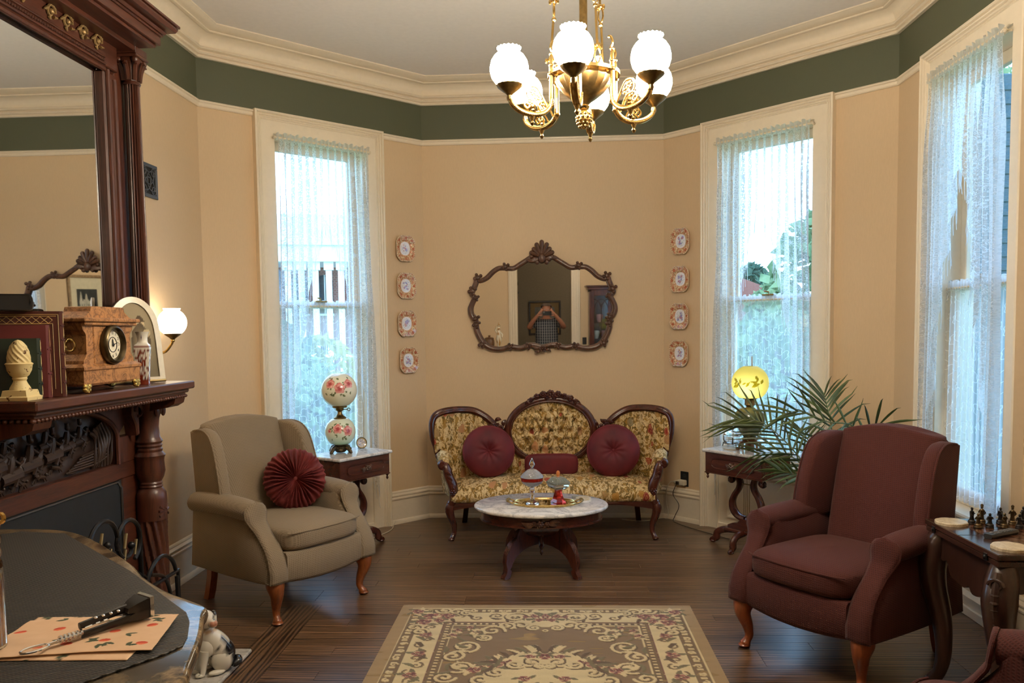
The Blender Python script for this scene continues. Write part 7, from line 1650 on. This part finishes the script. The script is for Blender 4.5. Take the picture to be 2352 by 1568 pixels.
# ---------------------------------------------------------------- palm
def palm():
    B = V((1.80, 5.02, 0)); t = thing('potted_palm', 'feathery green palm in a pot behind the maroon armchair', 'plant', tuple(B))
    m = M(); m.lathe([(.0, .0), (.13, .0), (.14, .02), (.165, .26), (.18, .28), (.18, .31), (.165, .31), (.15, .28), (0, .275)], 36); m.build('pot', plain('glazed_pot', srgb(70, 74, 66), .3), t)
    m = M(); m.lathe([(0, .27), (.15, .272), (.15, .28), (0, .29)], 24); m.build('soil', plain('potting_soil', srgb(40, 30, 22), .95), t)
    lm = NT('palm_leaflet'); oi = lm.node('ObjectInfo').outputs['Random']; n = lm.noise(lm.coord(), 6, 3); c = lm.ramp(lm.math('MULTIPLY_ADD', n, .6, lm.math('MULTIPLY', oi, .4)), [(.25, srgb(38, 50, 28)), (.55, srgb(66, 82, 42)), (.85, srgb(112, 122, 66))]); lm.P(**{'Base Color': c, 'Roughness': .4}); lm = lm.m
    rg = random.Random(12); cut = 0
    def un(px, py, Y):
        d = V((_r[0], _r[1], _r[2]))*((px-1176)/1840.64)-V(_u)*((py-881.73)/1840.64)+V(_w); return V((0, 0, 1.58))+d*(Y/d.y)-B
    F = [([(1905, 1150, 5.05), (1850, 1068, 5.15), (1795, 1005, 5.28), (1745, 968, 5.38), (1690, 962, 5.45)], .30, 17, .9), ([(1912, 1090, 5.02), (1910, 985, 5.0), (1900, 935, 5.05), (1893, 905, 5.12)], .27, 11, 1.0), ([(1925, 1090, 4.9), (1975, 1000, 4.75), (2022, 972, 4.65), (2050, 985, 4.62)], .17, 9, 1.0),
         ([(1925, 1060, 4.98), (1960, 982, 4.9), (1900, 968, 4.85), (1840, 945, 4.85), (1800, 950, 4.85)], .20, 9, .7), ([(1900, 1130, 5.0), (1860, 1100, 4.95), (1820, 1088, 4.93), (1785, 1078, 4.92)], .14, 9, .6), ([(1903, 1140, 5.1), (1850, 1075, 5.2), (1800, 1040, 5.3), (1740, 1042, 5.36)], .22, 10, .8), ([(1900, 1120, 5.15), (1870, 1040, 5.25), (1850, 1000, 5.35), (1838, 985, 5.45)], .20, 9, .9)]
    for pts, LL, n, sp in F:
        path = [V(p) for p in catmull([tuple(V((0, 0, .29))+V((rg.uniform(-.05, .05), rg.uniform(-.05, .05), 0)))]+[tuple(un(*p)) for p in pts], 8)]; N = len(path)
        m = M(); m.tube([tuple(p) for p in path], [.007*(1-.75*i/(N-1)) for i in range(N)], 6); st = m.build('stem', plain('palm_stem', srgb(88, 96, 52), .5), t)
        i0 = int(N*.38)
        for k in range(n*2):
            f = i0+(N-1-i0)*((k//2)+.5)/n; i = min(N-2, int(f)); p = path[i].lerp(path[i+1], f-i); d = (path[i+1]-path[i]).normalized(); sd = d.cross(V((.2, -1, .1))).normalized()*(1 if k % 2 else -1)
            e = (k//2)/n; a = 1.15-.75*e; L = LL*(.75+.5*sin(pi*(.15+.75*e)))*rg.uniform(.85, 1.1); dr = (d*cos(a)+sd*sin(a)*sp+V((0, rg.uniform(-.25, .25), .12))).normalized(); dp = V((0, 0, -1)); w = .0058; ps = []
            nn = dr.cross(V((rg.uniform(-.5, .5), 1, rg.uniform(-.5, .5)))).normalized()
            for q in range(6):
                g = q/5; c_ = p+dr*(L*g)+dp*(.16*L*g*g*(.4+1.2*rg.random() if q == 5 else 1)); ww = w*(.35+1.0*sin(pi*min(1, g*.85+.12)))*(1-g**4)+.0004; ps += [tuple(c_-nn*ww+V((0, .002, 0))), tuple(c_+dr*.0+V((0, -.0018, 0))), tuple(c_+nn*ww+V((0, .002, 0)))]
            m = M(); m.add(ps, [(3*j+b, 3*j+b+1, 3*j+b+4, 3*j+b+3) for j in range(5) for b in (0, 1)]); m.build('leaflet', lm, st, smooth=80)
palm()
# ---------------------------------------------------------------- behind the camera: photographer, hall and rear wall (seen only in the mirrors)
def skin_mesh(name, verts, edges, radii, root, mat, parent, sub=2):
    me = bpy.data.meshes.new(name); me.from_pydata(verts, edges, []); o = bpy.data.objects.new(name, me); COL.objects.link(o)
    md = o.modifiers.new('skin', 'SKIN'); md.use_smooth_shade = True
    for i, r in enumerate(radii):
        sv = me.skin_vertices[0].data[i]; sv.radius = (r, r) if not isinstance(r, tuple) else r; sv.use_root = (i == root)
    ss = o.modifiers.new('s', 'SUBSURF'); ss.levels = sub; ss.render_levels = sub; me.materials.append(mat); o.parent = parent; return o
def person():
    t = thing('person', 'person in a dark plaid shirt holding up a phone, seen in the wall mirror', 'person', (-.01, -.43, 0))
    sk = plain('skin', srgb(186, 130, 104), .5, nz=.05)
    Vv = [(0, 0, .95), (0, -.01, 1.15), (0, -.02, 1.36), (0, -.01, 1.47), (0, .0, 1.53), (0, .02, 1.60), (0, .02, 1.68), (0, .01, 1.725)]; E = [(i, i+1) for i in range(7)]; Rr = [.12, .12, .125, .07, .058, .075, .085, .06]
    def add(p, r, par): Vv.append(p); Rr.append(r); E.append((par, len(Vv)-1)); return len(Vv)-1
    for sg in (-1, 1):
        a = add((sg*.17, -.01, 1.42), .065, 2); a = add((sg*.25, .06, 1.37), .055, a); a = add((sg*.305, .14, 1.33), .046, a); a = add((sg*.24, .26, 1.43), .042, a); a = add((sg*.155, .36, 1.535), .028, a); h = add((sg*.135, .385, 1.565), (.034, .020), a)
        a = add((sg*.095, .02, .90), .105, 0); a = add((sg*.10, .02, .50), .065, a); a = add((sg*.10, -.01, .10), .042, a); a = add((sg*.105, .09, .045), .04, a); add((sg*.11, .16, .03), .032, a)
    body = skin_mesh('body', Vv, E, Rr, 0, sk, t)
    for sg in (-1, 1):
        for k, (dx, dz, L) in enumerate(((-.012, .036, .075), (-.004, .028, .082), (.006, .016, .078), (.016, .0, .066))):
            b = V((sg*(.13+dx*.6), .392, 1.572+dz*.6)); inn = V((-sg*.55, .0, .75-.28*k)).normalized()
            m1, m2, m3 = b+inn*L*.35+V((0, .014, 0)), b+inn*L*.7+V((-sg*.006, .012, 0)), b+inn*L+V((-sg*.010, -.006, 0))
            skin_mesh('finger', [tuple(b-inn*.012), tuple(m1), tuple(m2), tuple(m3)], [(0, 1), (1, 2), (2, 3)], [.0095, .0088, .008, .0066], 0, sk, body)
        b = V((sg*.128, .38, 1.55)); skin_mesh('thumb', [tuple(b), tuple(b+V((-sg*.028, .0, -.014))), tuple(b+V((-sg*.056, .004, -.010)))], [(0, 1), (1, 2)], [.012, .010, .008], 0, sk, body)
    for sg in (-1, 1):
        m = M(); m.ball((sg*.034, .093, 1.635), (.012, .010, .008), 10, 6); e = m.build('eye', plain('eye_white', (.7, .68, .65), .3), t); m = M(); m.ball((sg*.034, .102, 1.635), (.005, .003, .005), 8, 5); m.build('iris', plain('iris', (.03, .025, .02), .3), e)
        m = M(); m.ball((sg*.090, .01, 1.625), (.012, .022, .034), 10, 8); m.build('ear', sk, t)
    m = M(); m.tube([(0, .095, 1.645), (0, .112, 1.615), (0, .118, 1.595), (0, .098, 1.588)], [.008, .012, .015, .010], 10); m.build('nose', sk, t)
    m = M(); m.tube([(-.024, .092, 1.562), (0, .100, 1.560), (.024, .092, 1.562)], [.003, .006, .003], 8); m.build('mouth', plain('lips', srgb(150, 84, 74), .5), t)
    def hair(u, v):
        a = 2*pi*u; e = .15+1.42*v; r = .093; return (r*cos(e)*cos(a), .015+r*1.08*cos(e)*sin(a)*(.92 if sin(a) > 0 else 1.05), 1.655+.088*sin(e)+(.03*(sin(a) > 0)*(1-v)))
    m = M(); m.grid(32, 10, hair, cu=True); m.build('hair', plain('grey_brown_hair', srgb(96, 82, 70), .7, nz=.2), t, smooth=80)
    sh = NT('plaid_shirt'); x, y, z = sh.sep(sh.coord()); gx = sh.math('LESS_THAN', sh.math('FRACT', sh.math('MULTIPLY', x, 26.0)), .16); gz = sh.math('LESS_THAN', sh.math('FRACT', sh.math('MULTIPLY', z, 22.0)), .14); g = sh.math('MAXIMUM', sh.math('MULTIPLY', gx, .8), sh.math('MULTIPLY', gz, .45)); sh.P(**{'Base Color': sh.mix(g, srgb(44, 48, 58), srgb(186, 186, 184)), 'Roughness': .85}); sh = sh.m
    SV = [(0, .01, .80), (0, -.01, 1.08), (0, -.015, 1.36), (0, -.01, 1.45), (0, -.015, 1.24)]; SE = [(0, 1), (1, 4), (4, 2), (2, 3)]; SR = [.22, .215, .20, .085, .215]
    for sg in (-1, 1): n0 = len(SV); SV += [(sg*.17, -.01, 1.425), (sg*.25, .055, 1.375), (sg*.285, .10, 1.35)]; SE += [(2, n0), (n0, n0+1), (n0+1, n0+2)]; SR += [.082, .076, .074]
    skin_mesh('shirt', SV, SE, SR, 0, sh, t)
    TV = [(0, 0, .98), (0, .01, .90)]; TE = [(0, 1)]; TR_ = [.165, .16]
    for sg in (-1, 1): n0 = len(TV); TV += [(sg*.095, .02, .84), (sg*.10, .02, .50), (sg*.10, -.01, .10)]; TE += [(1, n0), (n0, n0+1), (n0+1, n0+2)]; TR_ += [.12, .088, .075]
    skin_mesh('trousers', TV, TE, TR_, 0, plain('dark_trousers', srgb(44, 44, 50), .9), t)
    m = M()
    for sg in (-1, 1): m.ball((sg*.107, .06, .04), (.05, .125, .04), 16, 8, .7)
    m.build('shoes', plain('dark_shoe', (.02, .018, .016), .4), t)
person()
t = thing('phone', 'dark phone held up in front of the face of the person in the mirror', 'phone', (0, -.022, 1.578))
m = M(); m.box(-.075, .075, -.004, .004, -.036, .036, .003); m.build('body', plain('phone_glass', (.03, .035, .04), .15), t, smooth=0)
m = M(); m.box(-.070, -.042, .004, .0055, .006, .032, .001); m.ball((-.056, .0055, .019), (.006, .002, .006), 10, 5); m.build('lens_block', plain('lens_glass', (.2, .21, .22), .1), t, smooth=0)
m = M(); m.box(-.072, .072, -.0048, -.004, -.033, .033); m.build('screen', plain('phone_screen', (.01, .01, .012), .1), t, smooth=0)
dkw = wood('hall_wood', srgb(30, 20, 16), srgb(62, 42, 32), .4)
t = thing('hall_picture', 'dark framed matted picture on the hall wall behind the person in the mirror', 'picture', (-.02, -3.598, 1.40), 0)
m = M()
for (a, b, c, d) in ((-.34, .34, -.36, -.32), (-.34, .34, .32, .36), (-.34, -.30, -.32, .32), (.30, .34, -.32, .32)): m.box(a, b, 0, .03, c, d, .006)
m.build('frame', dkw, t, smooth=0)
m = M(); m.box(-.31, .31, .004, .010, -.33, .33); m.build('mat_board', plain('gold_mat', srgb(150, 124, 84), .8), t, smooth=0)
m = M(); m.grid(20, 24, lambda u, v: ((u-.5)*.42, .012, (v-.5)*.46), col=lambda u, v: mixc(srgb(150, 146, 132), srgb(96, 96, 92), .5+.8*fbm(u*4, v*4, 9.0))); m.build('print', colmat('hall_print', .5), t, smooth=0)
t = thing('hall_stand', 'tall dark hall stand left of the person in the mirror', 'hall stand', (-.66, -2.5, 0))
m = M(); m.box(-.09, .09, -.2, .2, 0, 1.92, .01); m.build('cabinet', dkw, t, smooth=0)
m = M(); m.box(-.12, .12, -.23, .23, 1.92, 1.96, .008); m.box(-.10, .10, -.21, .21, 1.96, 2.0, .008); m.build('cornice', dkw, t, smooth=0)
t = thing('green_glass_globe', 'dark green glass globe on top of the hall stand in the mirror', 'vase', (-.645, -2.5, 2.001))
m = M(); m.lathe([(.04, 0), (.05, .01), (.03, .02)], 20); m.build('foot', m_brassd, t); m = M(); m.ball((0, 0, .115), .1, 24, 14); m.build('globe', plain('green_glass', (.02, .07, .04), .12), t)
# china cabinet, switch plate, things on the counter's near end
t = thing('china_cabinet', 'mahogany china cabinet with arched glazing bars, seen in the wall mirror', 'cabinet', (1.05, .06, 0), 0)
m = M(); m.box(-.36, .36, -.19, -.17, .8, 1.95); m.box(-.36, -.33, -.19, .19, 0, 1.95); m.box(.33, .36, -.19, .19, 0, 1.95); m.box(-.36, .36, -.19, .19, .0, .8, .004); m.box(-.36, .36, -.19, .19, 1.93, 1.96); m.build('case', m_mahog, t, smooth=0)
m = M(); m.box(-.39, .39, -.19, .22, 1.96, 2.0, .006); m.box(-.42, .42, -.19, .25, 2.0, 2.03, .008); m.build('cornice', m_mahogx, t, smooth=0)
for sg in (-1, 1):
    m = M(); x0 = sg*.165
    for (a, b, c, d) in ((-.165, -.115, .8, 1.95), (.115, .165, .8, 1.95), (-.115, .115, .8, .86), (-.115, .115, 1.86, 1.95)): m.box(x0+a, x0+b, .17, .195, c, d, .003)
    d_ = m.build('door', m_mahog, t, smooth=0)
    m = M()
    for z in (1.15, 1.42): m.tube([(x0-.115, .183, z), (x0+.115, .183, z)], .006, 6)
    m.tube([(x0, .183, .86), (x0, .183, 1.72)], .006, 6)
    for s_ in (-1, 1): m.tube([(x0+s_*.115-s_*.115*(1-cos(a)), .183, 1.60+.20*sin(a)) for a in np.linspace(0, pi/2, 9)], .006, 6); m.tube([(x0+s_*.115*(1-cos(a)), .183, 1.62+.18*sin(a)) for a in np.linspace(0, pi/2, 9)], .006, 6)
    m.build('glazing_bars', m_mahog, d_)
    m = M(); m.box(x0-.118, x0+.118, .178, .181, .86, 1.86); m.build('pane', m_glass, d_, smooth=0)
for z in (1.13, 1.40): m = M(); m.box(-.33, .33, -.16, .15, z, z+.012); m.build('shelf', m_mahogx, t, smooth=0)
for i, (x, z) in enumerate(((-.22, .80), (-.1, 1.142), (-.24, 1.142), (.1, .80), (-.18, 1.412), (.15, 1.142))):
    m = M(); m.lathe([(0, 0), (.03, 0), (.05, .05), (.06, .12), (.05, .14), (.045, .12), (0, .02)], 20); tag(m.build('china_bowl', plain('cabinet_china_%d' % (i % 3), (srgb(214, 200, 190), srgb(150, 110, 120), srgb(180, 196, 206))[i % 3], .2), loc=(1.05+x, .08, z+.0005)), ('pink bowl at the bottom left of the china cabinet', 'mauve bowl in the middle of the china cabinet\'s centre shelf', 'pale blue bowl at the left of the china cabinet\'s centre shelf', 'pink bowl at the bottom right of the china cabinet', 'mauve bowl on the top shelf of the china cabinet', 'blue bowl at the right of the china cabinet\'s centre shelf')[i], 'bowl', 'china in the cabinet')
m = M(); m.box(.595, .665, -.148, -.142, 1.04, 1.16, .002); tag(m.build('switch_plate', m_blk, smooth=0), 'black switch plate between the doorway and the china cabinet', 'switch plate')
t = thing('china_statuette', 'white and gold china statuette on the near end of the counter, seen in the mirror', 'statuette', (-.78, .72, CT+.0005))
wg = colmat('white_gold_china', .2, .5)
m = M(); m.lathe([(.06, 0), (.062, .03), (.045, .05), (.03, .07), (.028, .10), (.045, .15), (.05, .20), (.038, .25), (.03, .28), (.036, .31), (.02, .335)], 32, fl=7, fd=.12, tw=9); m.ball((0, 0, .365), (.024, .026, .03), 14, 10); m.tube([(.03, 0, .30), (.06, .02, .27), (.05, .04, .22)], [.014, .012, .01], 8); m.tube([(-.03, 0, .30), (-.055, .02, .34), (-.03, .02, .40)], [.014, .012, .01], 8)
m.lathe([(.012, .39), (.03, .41), (.012, .42), (.02, .44), (0, .46)], 12)
m.c = [srgb(224, 214, 190) if fbm(x*30, y*30, z*30) < .12 else srgb(170, 120, 50) for x, y, z in m.v]; m.build('figure', wg, t, smooth=70)
t = thing('wooden_jar', 'fluted wooden jar with a lid beside the china statuette on the counter', 'jar', (-.93, .75, CT+.0005))
wj = wood('jar_wood', srgb(74, 48, 30), srgb(120, 84, 54), .4)
m = M(); m.lathe([(0, 0), (.06, 0), (.068, .02), (.082, .12), (.08, .18), (.07, .20), (0, .20)], 48, fl=16, fd=.06); m.build('body', wj, t); m = M(); m.lathe([(.074, .201), (.076, .212), (.06, .224), (.018, .23), (.016, .25), (.02, .258), (0, .262)], 32); m.build('lid', wj, t)
t = thing('added_hall_light', 'unseen added pendant light that brightens the hall behind the doorway', 'lamp', (1.3, -2.0, 2.75))  # made-up pendant, added only to brighten the hall reflected in the mirror
m = M(); m.lathe([(.02, -.10), (.09, -.07), (.11, 0), (.08, .08), (.03, .10)], 28); m.build('globe_shade', emit('added_hall_glow', LAMP, 40.0), t)
m = M(); m.tube([(0, 0, .10), (0, 0, .91)], .008, 8); m.lathe([(0, .88), (.06, .89), (.065, .91)], 20); m.build('stem', m_brassd, t)
